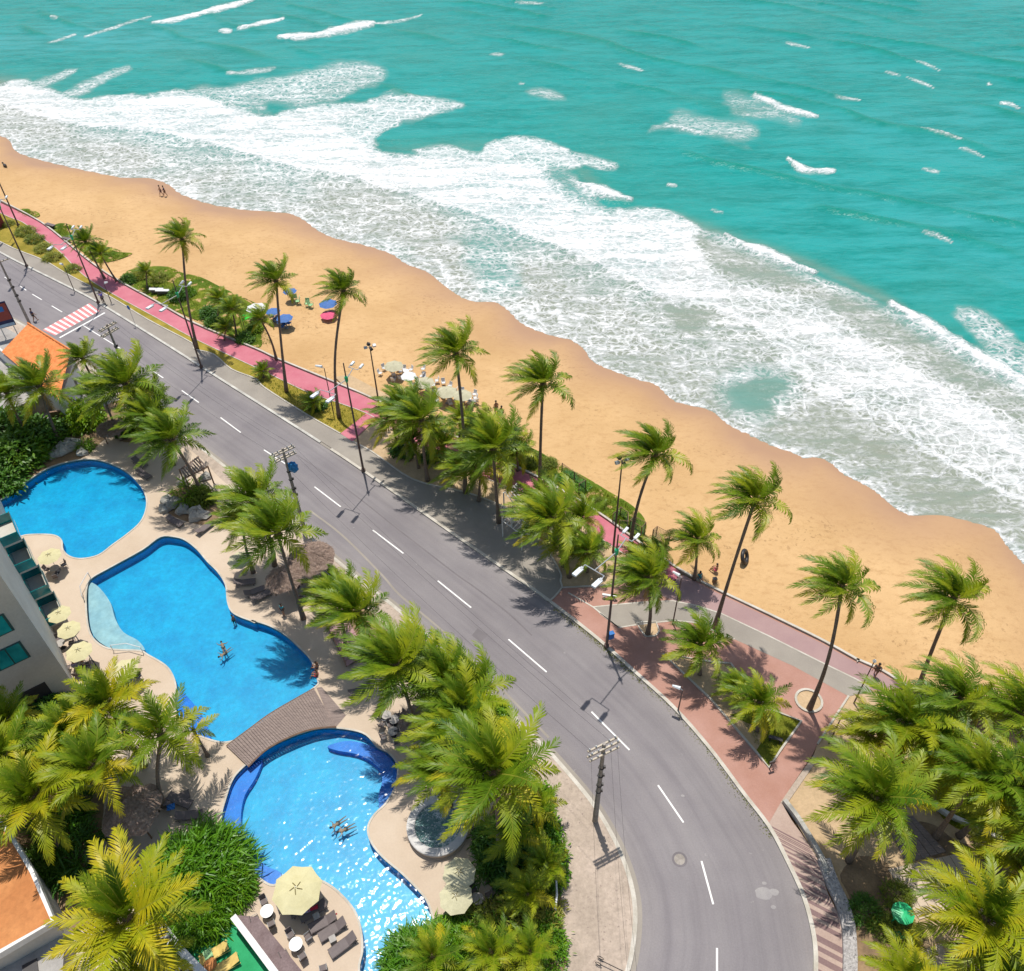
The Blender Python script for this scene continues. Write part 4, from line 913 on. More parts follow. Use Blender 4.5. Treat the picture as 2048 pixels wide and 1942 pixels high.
palm(T('k', 30,250), T('k', 70,620), label='left palm of the clump by the pink crossing ramp', group=V, size=1.05)
palm(T('k', 165,320), T('k', 215,775), label='bright palm of the clump beside the pink ramp, second from the left', group=V, size=1.1)
palm(T('k', 330,520), T('k', 355,665), label='small young palm on bare soil right of the ramp clump', group=V, size=.8)
palm(T('k', 720,540), T('k', 765,1100), label='dense dark palm left of the white slatted pergola', group=V, size=1.2, nf=32)
palm(T('k', 500,690), T('k', 500,870), label='palm with fronds hanging over the esplanade kerb left of the pergola', group=V, size=.95)
palm(T('k', 900,560), T('k', 910,700), label='bushy palm behind the dark pergola palm', group=V, size=.85)
palm(T('k', 1170,1090), T('k', 1310,1520), label='palm right of the white slatted pergola, leaning over the pavement edge', group=V, size=1.15, nf=28)
palm(T('k', 1450,1330), T('k', 1445,1480), label='small palm below the double street lamp heads', group=V, size=.75)
palm(T('k', 1400,1080), T('k', 1350,1250), label='yellowish palm spreading over the cycle path right of the pergola', group=V, size=.75, kind='M')
palm(T('l', 440,1340), T('l', 435,1420), label='young palm sprouting at the cycle path wall by the mesh fence', group=V, size=.5)
for c_, h_, sz_, lb_ in ((T('k', -60,330), 4.5, .9, 'low palm at the left end of the clump beside the pink ramp'), (T('k', 100,480), 3.2, .8, 'low bushy palm hiding the trunks beside the pink ramp'), (T('k', 260,420), 3.6, .8, 'low palm spreading over the first pink gap of the path'),
        (T('k', 620,700), 4.2, .9, 'low palm filling the bed left of the dark pergola palm'), (T('k', 820,480), 4.0, .85, 'bushy palm on the sand side above the dark pergola palm'), (T('k', 1080,960), 4.6, .95, 'dense palm just above the pergola end beside the path'), (T('k', 1240,1300), 3.0, .7, 'low yellowish palm in the bed right of the pergola'),
        (T('k', 640,380), 3.2, .8, 'low palm at the sand edge beneath the tall cafe palm'), (T('k', 480,330), 3.0, .75, 'low palm between the tall cafe palm and the beach chairs'), (T('l', 330,1400), 2.6, .7, 'low palm at the plaza corner beside the hexagonal planter palm')):
    palm(c_, h=h_, size=sz_, group=V, label=lb_, kind='M', nf=20)
PZ = 'palms on the terracotta plaza'
palm(T('m', 365,225), T('m', 368,650), label='plaza palm in the small hexagonal planter', group=PZ, size=.98, nf=28)
palm(T('m', 775,745), T('m', 772,960), label='plaza palm in the sandy tip of the triangular planter', group=PZ, size=.85)
palm(T('m', 1040,1060), T('m', 1085,1160), label='little palm between the other two in the triangular planter', group=PZ, size=.5)
palm(T('m', 1225,1190), T('m', 1212,1395), label='plaza palm over the lawn of the triangular planter', group=PZ, size=.75, kind='M')
palm(T('g', 880,180), T('g', 905,235), label='windblown low palm on the verge beside the short beach lamps', group='low palms on the turf verge', size=.5)
palm(T('h', 485,1330), T('h', 490,1370), label='clipped low palm on the verge near the straight lamp', group='low palms on the turf verge', size=.42)
PR = 'palms of the lower right park'
palm(T('p', 880,1660), h=8.5, label='palm at the left front of the park grove, next to the plaza corner', group=PR, size=1.05, kind='M', nf=28)
palm(T('p', 1340,1440), h=9.5, label='palm of the park grove right behind the foot of the lone beach palm', group=PR, size=.95, kind='W')
palm(T('p', 1860,1580), h=9, label='palm at the right edge in the upper row of the park grove', group=PR, size=1.05, kind='W')
palm(T('p', 600,1760), h=6, label='lower yellow palm on the left rim of the park grove', group=PR, size=.8, kind='C')
palm(T('o', 620,410), h=8.5, label='big palm standing beside the striped pavement, speckled strip at its foot', group=PR, size=1.15, kind='M', nf=32)
palm(T('o', 1230,130), T('o', 1110,470), label='palm of the grove whose trunk meets the end of the low lawn wall', group=PR, size=.9, kind='C')
palm(T('o', 1530,230), T('o', 1150,740), label='strongly leaning palm between boardwalk and low lawn wall', group=PR, size=1.0, kind='M')
palm(T('o', 1850,320), T('o', 1350,730), label='curved leaning palm crossing the low lawn wall', group=PR, size=1.1, kind='M', nf=28)
palm(T('o', 1560,1440), h=7, label='yellow green palm over the boardwalks in the bottom right corner', group=PR, size=1.2, kind='C', nf=30)
palm(T('o', 1720,1990), h=5, label='palm cut by the bottom edge at the right, below the yellow green one', group=PR, size=1.0, kind='C')
palm(T('o', 2080,700), h=8, label='palm mostly outside the right edge, over the park lawn', group=PR, size=1.1, kind='M')
palm(T('o', 1130,-60), h=8, label='palm in the park grove over the left tip of the lawn', group=PR, size=.95, kind='M')
palm(T('o', 1900,1050), h=5, label='palm at the right edge below the low lawn wall', group=PR, size=.95, kind='C')
palm(T('o', 900,1960), h=4, label='young palm at the bottom edge beside the pale boardwalk', group=PR, size=.8, kind='C')
HG = 'palms of the hotel garden'
for c_, h_, sz_, lb_ in ((T('i', 1050,430), 2.6, .62, 'small bright palm in the hedge beside the largest roadside palm'), (T('i', 1120,900), 2.4, .6, 'small bright palm in the hedge leaning over the pavement'), (T('i', 980,1120), 2.6, .62, 'small palm in the hedge above the spiky rosette'),
        (T('i', 700,1560), 2.6, .65, 'small feathery palm in the bottom planting'), (T('i', 1000,1560), 2.4, .6, 'small feathery palm near the bottom of the pavement hedge'), (T('i', 880,660), 3.2, .7, 'young palm in the shade under the largest roadside palm'), (T('i', 250,1600), 2.2, .6, 'small feathery palm by the pool end')):
    palm(c_, h=h_, size=sz_, group='young palms in the hotel hedge', label=lb_, kind='M', nf=20)
palm((676,1203), h=6.5, label='palm between the thatched kiosk and the mauve deck', group=HG, size=.9)
palm((838,1330), h=7, label='palm squeezed between the orange frond palm and the kerb', group=HG, size=.95)
palm((925,1418), h=8, label='palm whose fronds overhang the kerb above the bend', group=HG, size=1.0, kind='M')
palm((880,1545), h=6, label='lower palm left of the largest roadside palm, over the deck', group=HG, size=.85, kind='M')
palm((300,800), h=5.5, label='low palm near the kerb right of the big roadside palm', group=HG, size=.85)
palm((140,1480), h=7, label='palm in the clump below the hotel, left of the bright one', group=HG, size=1.0, kind='M')
palm(T('b', 310,60), T('b', 462,490), label='tall thin palm beside the orange tiled roof, over the dark hedge', group=HG, size=1.15)
palm(T('b', 60,110), h=7, label='palm at the left edge above the neighbour yard', group=HG, size=.9)
palm(T('a', 640,1310), h=6, label='dark palm at the right corner of the orange tiled roof', group=HG, size=.75)
palm(T('b', 975,40), h=8.5, label='big palm beside the road next to the upper utility pole', group=HG, size=1.3, nf=29)
palm(T('b', 800,130), h=6, label='palm between the tiled roof and the big roadside palm', group=HG, size=1.1)
palm(T('b', 1170,290), h=6.5, label='palm above the top of the uppermost pool, close to the road', group=HG, size=1.1)
palm(T('b', 1330,470), T('b', 1555,870), label='palm leaning over the loungers right of the uppermost pool', group=HG, size=1.15, nf=29)
palm(T('g', 440,930), h=9, label='tall windblown palm left of the pole with the blue sack', group=HG, size=1.12, nf=30)
palm(T('g', 600,1190), T('f', 800,530), label='palm over the round thatched kiosk beside the road', group=HG, size=1.15, nf=30)
palm(T('g', 330,1110), h=6.5, label='lower palm left of the thatched kiosk', group=HG, size=.85)
palm(T('f', 1220,480), h=7.5, label='palm beside the mauve deck right of the middle pool', group=HG, size=1.05, nf=28)
palm(T('f', 1520,900), h=9.5, label='big palm with one orange frond above the footbridge end', group=HG, size=1.2, nf=30)
palm(T('f', 1890,1010), h=8, label='palm beside the road kerb right of the palm with the orange frond', group=HG, size=1.0)
palm(T('j', 560,1080), h=7, label='dark palm close to the kerb above the largest roadside palm', group=HG, size=.95)
palm(T('j', 440,1400), h=7.5, label='palm between the cafe tables and the road', group=HG, size=1.05)
palm(T('i', 720,190), h=11, label='largest roadside palm, spreading over the round stone spa', group=HG, size=1.3, kind='M', nf=32)
palm(T('c', 830,1200), h=8, label='bright palm below the hotel corner beside the deck parasols', group=HG, size=1.05, kind='C', nf=28)
palm(T('c', 1250,1440), T('d', 1268,430), label='palm with thin open fronds leaning towards the middle pool', group=HG, size=1.12, kind='M', nf=18)
palm(T('c', 620,1430), h=6.5, label='palm in the middle of the dense clump below the hotel', group=HG, size=1.0, kind='C')
palm(T('d', 720,140), h=8, label='palm directly left of the brown thatched hut', group=HG, size=1.05, kind='M')
palm(T('d', 280,370), T('d', 490,800), label='big palm left of the hut with long yellow fronds over the brown roof', group=HG, size=1.2, kind='C', nf=28)
palm(T('d', 60,60), h=7, label='palm at the left edge above the brown felt roof', group=HG, size=1.0, kind='M')
palm(T('c', 60,1330), h=5, label='dark palm at the left edge by the hotel entrance shade', group=HG, size=.8, kind='M')
palm(T('d', 1000,1310), h=9, label='largest yellow green palm at the bottom left, over the stairs', group=HG, size=1.3, kind='C', nf=30)
palm(T('d', 1120,1640), h=5, label='palm at the bottom edge beside the white stair slats', group=HG, size=.8, kind='C')
palm(T('c', 1500,1400), h=2.6, label='small sprawling palm at the pool edge with a frond over the water', group=HG, size=.62, kind='M', nf=12)

# ------------------------------------------------------------------ shrubs and other planting
def leaves_mesh(name, pts, m, ll, lw, seed, lift=.5, strands=1):
    """leaf blades at pts = (position, outward normal); each blade a bent strip"""
    rs = random.Random(seed); b = MB(); vs = []; fs = []
    for p, nr in pts:
        for _ in range(strands):
            d = (nr*lift+Vector((rs.gauss(0, 1), rs.gauss(0, 1), rs.gauss(0, .6)))*.55).normalized()
            s = d.cross(Vector((rs.random()-.5, rs.random()-.5, rs.random()))).normalized()*lw*.5
            L = ll*rs.uniform(.6, 1.25); m1 = p+d*L*.5; e = m1+(d+Vector((0, 0, -.55))).normalized()*L*.5
            k = len(vs); vs += [p-s*.4, p+s*.4, m1+s, m1-s, e]; fs += [(k, k+1, k+2, k+3), (k+3, k+2, k+4)]
    b.add(vs, fs, m); return b.mesh(name)
def bush_pts(rx, ry, rz, nclump, per, seed, cs=.28):
    rs = random.Random(seed); out = []
    for i in range(nclump):
        t = rs.uniform(0, 6.283); u = rs.uniform(-.15, 1)**1; ph = math.acos(max(-1, min(1, u))); k = rs.uniform(.72, 1.05)
        nr = Vector((math.sin(ph)*math.cos(t), math.sin(ph)*math.sin(t), math.cos(ph)))
        c = Vector((nr.x*rx*k, nr.y*ry*k, max(.05, nr.z*rz*k)))
        for j in range(per):
            o = Vector((rs.gauss(0, 1), rs.gauss(0, 1), rs.gauss(0, 1)))*cs
            out.append((c+o, (nr+o*.8).normalized()))
    return out
BM = {}
def bush(px, r, h, m, style, label, group='garden shrubs', z=.12, seed=1, name='shrub', rxy=(1, 1), on=None, cat='shrub'):
    p = on if on is not None else g(px[0], px[1], z)
    key = (style, m.name, seed % 3)
    if key not in BM:
        st = {'leafy': (110, 20, .3, .1, .17, 1), 'strap': (190, 12, .5, .045, .17, 2), 'fine': (80, 24, .24, .05, .13, 1), 'tuft': (14, 26, .9, .07, .12, 1)}[style]
        BM[key] = leaves_mesh('foliage', bush_pts(1, 1, .9, st[0], st[1], seed*7+3, st[4]), m, st[2], st[3], seed, .6, st[5])
        b = MB()
        for a in range(5): b.tube([(0, 0, 0), (.25*math.cos(a*1.3), .25*math.sin(a*1.3), .45), (.5*math.cos(a*1.3+.3), .5*math.sin(a*1.3+.3), .8)], [.05, .035, .015], m_trunk, 4)
        BM[key+('s',)] = b.mesh('stems')
    root = empty(name, p, random.Random(seed+int(px[0] if px else 0)).uniform(0, 6), label, cat, group)
    for k2, nm in ((key, 'foliage'), (key+('s',), 'stems')):
        o = mobj(nm, BM[k2], root); o.scale = (r*rxy[0], r*rxy[1], h)
    return root
bush(T('d', 1560,960), 2.75, 2.3, m_leafa, 'strap', 'huge round bright green strap leaved shrub beside the lowest pool', seed=1, rxy=(1.05, 1))
bush(T('d', 1780,1090), 1.5, 1.7, m_leafa, 'strap', 'right shoulder of the strap leaved planting, touching the pool rim', seed=2)
bush(T('d', 1580,1330), 1.6, 1.8, m_leafa, 'strap', 'strap leaved shrub overhanging the green carpeted terrace', seed=3)
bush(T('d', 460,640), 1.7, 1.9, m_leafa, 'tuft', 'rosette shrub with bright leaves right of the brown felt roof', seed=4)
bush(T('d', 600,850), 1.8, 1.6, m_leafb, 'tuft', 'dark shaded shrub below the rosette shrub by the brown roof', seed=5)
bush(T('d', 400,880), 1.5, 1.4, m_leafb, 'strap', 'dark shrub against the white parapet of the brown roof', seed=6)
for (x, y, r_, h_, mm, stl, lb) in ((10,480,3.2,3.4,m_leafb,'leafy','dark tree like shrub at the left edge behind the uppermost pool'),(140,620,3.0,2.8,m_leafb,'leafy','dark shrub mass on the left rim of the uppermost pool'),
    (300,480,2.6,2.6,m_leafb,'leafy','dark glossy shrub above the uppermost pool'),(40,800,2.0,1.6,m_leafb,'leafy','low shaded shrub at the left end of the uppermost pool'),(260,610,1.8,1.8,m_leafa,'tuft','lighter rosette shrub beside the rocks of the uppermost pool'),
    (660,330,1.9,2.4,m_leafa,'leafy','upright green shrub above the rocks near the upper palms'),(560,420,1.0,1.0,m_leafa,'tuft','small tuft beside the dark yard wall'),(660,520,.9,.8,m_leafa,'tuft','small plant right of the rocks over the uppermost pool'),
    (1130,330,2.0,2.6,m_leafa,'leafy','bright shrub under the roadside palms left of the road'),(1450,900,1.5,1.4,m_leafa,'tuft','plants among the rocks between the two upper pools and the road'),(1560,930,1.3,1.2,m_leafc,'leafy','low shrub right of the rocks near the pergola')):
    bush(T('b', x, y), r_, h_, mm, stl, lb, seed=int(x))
bush(T('f', 1120,290), 1.1, .7, m_leafc, 'fine', 'clipped green strip bush behind the kiosk by the road', seed=11); bush(T('f', 1640,690), 1.0, 1.2, m_leafa, 'leafy', 'bright shrub beside the pavement under the orange frond', seed=12)
for k_, (x, y, r_, h_, mm, stl, lb) in enumerate(((830,80,1.4,1.6,m_leafa,'leafy','leafy shrub at the pavement edge above the largest roadside palm'),(1030,400,1.3,1.3,m_leafa,'leafy','bright green shrub on the pavement edge beside the largest roadside palm'),
    (1080,620,1.3,1.2,m_leafa,'leafy','hedge shrub with a few orange tips along the pavement'),(1140,820,1.2,1.2,m_leafa,'leafy','hedge shrub along the pavement above the white rail'),(1150,960,1.2,1.1,m_leafa,'leafy','bright rosette like shrub touching the pavement'),
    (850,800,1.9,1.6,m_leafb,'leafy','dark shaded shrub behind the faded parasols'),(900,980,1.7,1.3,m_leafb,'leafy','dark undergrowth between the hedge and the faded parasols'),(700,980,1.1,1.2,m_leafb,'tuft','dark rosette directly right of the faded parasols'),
    (640,1420,2.0,1.4,m_leafc,'fine','olive fine leaved shrub at the bottom by the pool edge'),(900,1400,2.3,1.5,m_leafc,'fine','olive shrub mass beside the lower pavement'),(1080,1260,1.5,1.2,m_leafc,'fine','small olive shrub next to the white rail'),
    (800,1640,2.4,1.7,m_leafc,'fine','broad olive shrub at the bottom edge'),(400,1650,2.2,1.5,m_leafa,'strap','bright grassy shrub at the bottom end of the lowest pool'),(150,1690,2.0,1.4,m_leafa,'strap','grassy shrub cut by the bottom edge at the pool end'),
    (1080,1600,1.7,1.4,m_leafa,'fine','green shrub at the lower end of the hotel hedge'),(1100,1450,1.5,1.3,m_leafa,'fine','green shrub of the hedge below the white rail'),(620,1620,1.9,1.5,m_leafa,'strap','tufted shrub between the rosettes at the bottom'))):
    bush(T('i', x, y), r_, h_, mm, stl, lb, seed=20+k_)

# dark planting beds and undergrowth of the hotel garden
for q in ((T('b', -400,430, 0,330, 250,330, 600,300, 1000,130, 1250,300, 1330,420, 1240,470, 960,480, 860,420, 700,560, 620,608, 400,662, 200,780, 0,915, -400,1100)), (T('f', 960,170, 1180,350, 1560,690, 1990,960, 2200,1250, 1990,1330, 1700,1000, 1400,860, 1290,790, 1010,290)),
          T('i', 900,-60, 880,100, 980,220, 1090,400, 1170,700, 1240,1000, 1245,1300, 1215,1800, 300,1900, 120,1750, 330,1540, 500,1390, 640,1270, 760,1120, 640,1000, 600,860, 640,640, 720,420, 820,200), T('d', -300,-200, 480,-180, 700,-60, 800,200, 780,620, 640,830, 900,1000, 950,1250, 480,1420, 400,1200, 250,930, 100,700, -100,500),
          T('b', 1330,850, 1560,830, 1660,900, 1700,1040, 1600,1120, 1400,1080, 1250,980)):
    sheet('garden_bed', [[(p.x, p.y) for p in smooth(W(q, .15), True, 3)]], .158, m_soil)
GU = 'undergrowth of the hotel garden'
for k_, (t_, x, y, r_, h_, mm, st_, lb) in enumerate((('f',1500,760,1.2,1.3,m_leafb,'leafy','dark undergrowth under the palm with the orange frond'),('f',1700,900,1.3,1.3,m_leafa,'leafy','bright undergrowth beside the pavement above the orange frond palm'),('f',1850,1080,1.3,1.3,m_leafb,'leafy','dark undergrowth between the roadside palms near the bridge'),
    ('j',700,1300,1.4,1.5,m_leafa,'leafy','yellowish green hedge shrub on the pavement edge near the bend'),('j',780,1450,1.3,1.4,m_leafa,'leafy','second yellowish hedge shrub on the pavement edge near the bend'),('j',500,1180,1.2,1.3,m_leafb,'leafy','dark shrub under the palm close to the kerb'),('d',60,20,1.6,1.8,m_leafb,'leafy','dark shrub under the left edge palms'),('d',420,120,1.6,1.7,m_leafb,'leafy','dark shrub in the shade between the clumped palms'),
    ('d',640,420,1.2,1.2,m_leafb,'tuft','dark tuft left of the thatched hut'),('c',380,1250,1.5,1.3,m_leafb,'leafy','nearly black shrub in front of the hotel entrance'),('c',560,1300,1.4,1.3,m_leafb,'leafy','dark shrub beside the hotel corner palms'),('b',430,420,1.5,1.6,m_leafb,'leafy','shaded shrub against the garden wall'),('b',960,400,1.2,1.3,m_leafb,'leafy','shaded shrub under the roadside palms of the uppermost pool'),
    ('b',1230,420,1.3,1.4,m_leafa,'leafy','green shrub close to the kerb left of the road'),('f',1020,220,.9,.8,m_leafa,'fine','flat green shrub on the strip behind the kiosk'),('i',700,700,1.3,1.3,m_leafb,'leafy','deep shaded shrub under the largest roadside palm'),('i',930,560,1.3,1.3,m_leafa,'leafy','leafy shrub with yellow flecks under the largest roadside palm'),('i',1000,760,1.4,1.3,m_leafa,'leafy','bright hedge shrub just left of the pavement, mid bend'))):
    bush(T(t_, x, y), r_, h_, mm, st_, lb, GU, seed=200+k_)
# rosette plants whose leaves can be told apart: each leaf a part
def blade(L, w_, droop, m):
    b = MB(); vs = []; n = 4
    for i in range(n+1):
        t = i/n; x = L*t; z = L*(.55*t-droop*t*t); ww = w_*(1-abs(t-.35)/.65*.9) if t > .35 else w_*(.6+.4*t/.35)
        vs += [(x, -ww/2, z), (x, 0, z-.03*ww/w_), (x, ww/2, z)]
    fs = []
    for i in range(n):
        for j in range(2): a = i*3+j; fs.append((a, a+1, a+4, a+3))
    b.add(vs, fs, m); return b.mesh('leaf')
BL = [blade(1.15, .12, .25, m_leafa), blade(1.3, .11, .5, m_leafa), blade(1.2, .12, .85, m_leafa)]
def rosette(px, s, label, n=34, z=.15):
    root = empty('rosette_plant', g(px[0], px[1], z), 0, label, 'plant', 'spiky rosette plants by the lowest pool'); rs = random.Random(int(px[0]))
    b = MB(); b.lathe((0, 0, 0), [(.16, 0), (.18, .25), (.1, .4)], m_heart, 8); b.build('stem', root)
    for i in range(n):
        o = mobj('leaf', BL[min(2, i*3//n)], root, (0, 0, .35)); t = 1-i/n
        o.rotation_euler = (0, -R(62)*t+rs.uniform(-.1, .1), i*2.399+rs.uniform(-.2, .2)); o.scale = (s*rs.uniform(.85, 1.15),)*3
rosette(T('i', 860,1225), 1.15, 'spiky rosette plant with yellow green leaves nearest the pavement'); rosette(T('i', 425,1320), 1.2, 'spiky rosette plant leaning over the pool rim'); rosette(T('i', 495,1500), 1.45, 'largest spiky rosette plant, at the end of the lowest pool'); rosette(T('d', 480,640), 1.2, 'spiky rosette between the brown roof and the hut', 30)
SC = 'scrub beside the cycle path'
for k_, (t_, x, y, r_, h_, mm, lb) in enumerate((('a',200,330,1.9,1.2,m_leafc,'uppermost shrub of the row between pavement and cycle path'),('a',270,390,1.8,1.2,m_leafc,'second shrub from the top in the row left of the cycle path'),('a',340,460,1.8,1.1,m_leafc,'middle shrub of the row left of the cycle path'),
    ('a',410,530,1.7,1.1,m_leafc,'fourth shrub down in the row left of the cycle path'),('a',570,620,1.4,1.0,m_leafc,'last small shrub of the row, beside the short lamp'),('a',60,270,1.4,.9,m_leafc,'pale dry shrub at the upper left edge by the sidewalk'),
    ('a',1100,660,1.7,1.4,m_leafc,'brownish shrub at the top of the beach turf'),('a',1230,690,1.5,1.2,m_leafc,'shrub over the parked white boards'),('a',1000,700,1.3,1.1,m_leafb,'dark shrub at the left tip of the scrub'),('a',1380,830,1.6,1.4,m_leafb,'dark green shrub beside the straight lamp'),
    ('a',1450,800,1.2,1.1,m_leafa,'green shrub left of the tall lone palm'),('a',1800,900,1.7,1.4,m_leafc,'olive shrub behind the white beach tent'),('a',1620,960,1.4,1.2,m_leafb,'dark shrub under the round young palm'),('h',110,960,1.4,1.2,m_leafb,'shaded shrub close to the pink path below the turf'),
    ('h',350,1080,1.3,1.0,m_leafb,'dark low shrub at the lower tip of the scrub'),('h',430,1000,1.2,1.0,m_leafa,'green shrub under the leaning palm at the sand edge'),('g',920,210,1.1,1.0,m_leafb,'dark shrub on the verge beside the low palm'),('k',560,350,1.6,1.5,m_leafa,'green shrub at the sand edge right of the cafe tables'),
    ('k',700,420,1.6,1.4,m_leafc,'olive shrub on the sand side behind the pergola palms'),('k',1000,620,1.5,1.3,m_leafc,'olive shrub left of the palm rooted in the path'),('k',1150,650,1.1,.9,m_leafc,'dark shrub right of the palm rooted in the path'),('k',1300,760,1.1,.45,m_leafa,'flat green ground shrub in the fenced strip'),
    ('k',1400,820,1.0,.45,m_leafa,'green ground shrub beside the upper mesh panel'),('k',1540,960,.9,.9,m_leafc,'grey green round shrub in the fenced strip'),('k',1700,1050,.9,.7,m_leafa,'shrub between the beach lamp and the mesh cage'),('k',1480,1260,1.1,1.0,m_leafb,'small black green shrub on the soil near the lamp heads'),
    ('k',1340,1300,1.2,1.1,m_leafc,'yellow green shrub in the bed under the pergola palm'),('k',1260,1180,1.1,1.3,m_leafc,'yellowish shrub hugging the trunk right of the pergola'),('k',30,550,1.6,1.3,m_leafb,'dark shrub beside the pink ramp'),('k',240,600,1.2,.9,m_leafb,'low dark shrub in the soil bed'))):
    bush(T(t_, x, y), r_*.8, h_*.8, mm, 'leafy' if mm is not m_leafc else 'fine', lb, SC, z=.05, seed=50+k_)
for k_, (x, y, r_, h_, mm, lb) in enumerate(((820,1250,1.0,1.0,m_leafc,'small yellow green shrub at the edge of the shaded soil'),(880,1560,1.1,1.0,m_leafc,'dry yellowish shrub left of the green play piece'),(560,1380,1.1,.9,m_leafb,'dark shrub in the shaded soil beside the speckled strip'),(1640,800,1.4,.8,m_leafc,'olive shrub under the low lawn wall'),(700,1500,1.0,.8,m_leafc,'small shrub in the dark soil of the park'))):
    bush(T('o', x, y), r_, h_, mm, 'fine', lb, 'park shrubs', seed=90+k_)
# grass tufts over the turf areas (nobody could count these)
def tufts(name, polys, n, hgt, label, m=m_grassb, z=.12, seed=1):
    rs = random.Random(seed); vs = []; fs = []
    for poly, cnt in zip(polys, n):
        X = [p[0] for p in poly]; Y = [p[1] for p in poly]; k = 0
        while k < cnt:
            x, y = rs.uniform(min(X), max(X)), rs.uniform(min(Y), max(Y))
            if not inpoly(np.array([x]), np.array([y]), poly)[0]: continue
            k += 1
            for q in range(3):
                a = rs.uniform(0, 6.283); i = len(vs); w_ = .03; xx = x+rs.gauss(0, .08); yy_ = y+rs.gauss(0, .08)
                vs += [(xx-w_*math.cos(a), yy_-w_*math.sin(a), z-.02), (xx+w_*math.cos(a), yy_+w_*math.sin(a), z-.02), (xx+rs.gauss(0, .1), yy_+rs.gauss(0, .1), z+hgt*rs.uniform(.5, 1.2))]; fs.append((i, i+1, i+2))
    b = MB(); b.add(vs, fs, m); o = b.build(name); tag(o, label, 'grass', kind='stuff')
def pl(t_, *a, z=.12): return [(p.x, p.y) for p in W(T(t_, *a), z)]
tufts('grass', [pl('m', 1180,1240, 1330,1245, 1545,1325, 1400,1530, 1330,1600, 1210,1500, 1100,1330), pl('a', 945,660, 1300,600, 1560,680, 1720,760, 1950,900, 2100,1180, 1900,1200, 1500,1000, 1200,860), pl('k', 430,430, 620,345, 1080,560, 1420,760, 1800,980, 1880,1200, 1500,1005, 1110,775, 850,640),
    pl('a', 130,170, 215,150, 300,185, 200,208), pl('a', 430,330, 470,262, 550,285, 500,370), pl('a', 640,470, 800,440, 1010,495, 880,550, 750,555), pl('g', 380,0, 640,0, 1300,270, 1100,400, 830,270, 500,60)], [900, 2200, 2200, 150, 200, 400, 1500], .22, 'rough grass growing on the verges, the planter lawn and the edge of the beach', z=.06, seed=2)
tufts('grass', [pl('o', 1120,300, 1500,200, 1950,400, 1990,900, 1600,780, 1230,600)], [2500], .16, 'short lawn grass inside the low green wall', z=.13, seed=4)
# ------------------------------------------------------------------ buildings
def poly_prism(name, pts, z0, z1, m, parent, top=None, base=Vector((0, 0, 0))):
    b = MB(); n = len(pts); vs = [(p[0]-base.x, p[1]-base.y, z0-base.z) for p in pts]+[(p[0]-base.x, p[1]-base.y, z1-base.z) for p in pts]
    b.add(vs, [(i, (i+1) % n, n+(i+1) % n, n+i) for i in range(n)], m); b.add(vs, [tuple(range(n, 2*n))], top or m)
    return b.build(name, parent)
K = g(*T('c', 600, 1085), .15); K2 = g(*T('c', 160, 0), .15)
dR = (K2-K).normalized(); dF = Vector((dR.y, -dR.x, 0)); 
if dF.x > 0: dF = -dF
nR = -dF; nF = -dR; BH = 24.0; BL_ = (K2-K).length+14; BW = 22.0
hot = empty('hotel_building', K, 0, 'pale plastered hotel block with teal windows and glass balconies at the left edge', 'building')
core = [Vector((0, 0, 0)), dR*BL_, dR*BL_+dF*BW, dF*BW]
poly_prism('wall', [(p.x, p.y) for p in core], -.1, BH, m_wall, hot)
def on_facade(o0, du, nrm, u0, u1, z0, z1, out, th, m, b):
    c = o0+du*((u0+u1)/2)+nrm*(out+th/2); ang = math.atan2(du.y, du.x)
    b.box((c.x, c.y, (z0+z1)/2), (abs(u1-u0), th, z1-z0), m, rz=ang)
def to_uz(px, py, o0w, du, nrm):           # where a sight line meets a facade plane: (distance along, height)
    d = Vector(ray(px, py)); C0 = Vector((0, 0, CAM_H)); t = (o0w-C0).dot(nrm)/d.dot(nrm); P = C0+d*t; return (P-o0w).dot(du), P.z
# front windows
for (ax, ay), (bx, by), (cx_, cy), np_ in ((T('c', 0, 950), T('c', 228, 828), T('c', 165, 715), 2), (T('c', -260, 830), T('c', 103, 622), T('c', 35, 505), 3)):
    u1, z0 = to_uz(bx, by, K, dF, nF); u0, _ = to_uz(ax, ay, K, dF, nF); _, z1 = to_uz(cx_, cy, K, dF, nF)
    lo, hi = sorted((u0, u1)); hi = max(hi, lo+3.2)
    b = MB(); on_facade(Vector((0, 0, 0)), dF, nF, lo-.12, hi+.12, z0-.12, z1+.12, .0, .06, m_frame, b); f = b.build('window', hot)
    nn = max(2, round((hi-lo)/1.25))
    for i in range(nn):
        b = MB(); w_ = (hi-lo)/nn; on_facade(Vector((0, 0, 0)), dF, nF, lo+i*w_+.05, lo+(i+1)*w_-.05, z0, z1, .055, .03, m_glass, b); b.build('pane', f)
# upper window rows above the frame of the picture
for z0 in (12.5, 16.0, 19.5):
    for u0 in (1.5, 7.0, 12.5):
        b = MB(); on_facade(Vector((0, 0, 0)), dF, nF, u0, u0+3.2, z0, z0+1.6, 0, .06, m_frame, b); f = b.build('window', hot)
        b = MB(); on_facade(Vector((0, 0, 0)), dF, nF, u0+.1, u0+3.1, z0+.1, z0+1.5, .055, .03, m_glass, b); b.build('pane', f)
# entrance: shade of the opening put into the colour of a flat panel
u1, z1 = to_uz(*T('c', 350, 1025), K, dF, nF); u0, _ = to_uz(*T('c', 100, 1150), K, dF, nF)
b = MB(); on_facade(Vector((0, 0, 0)), dF, nF, min(u0, u1), max(u0, u1), 0, max(2.4, z1), .0, .05, m_dark, b); b.build('entrance_shade_panel', hot)
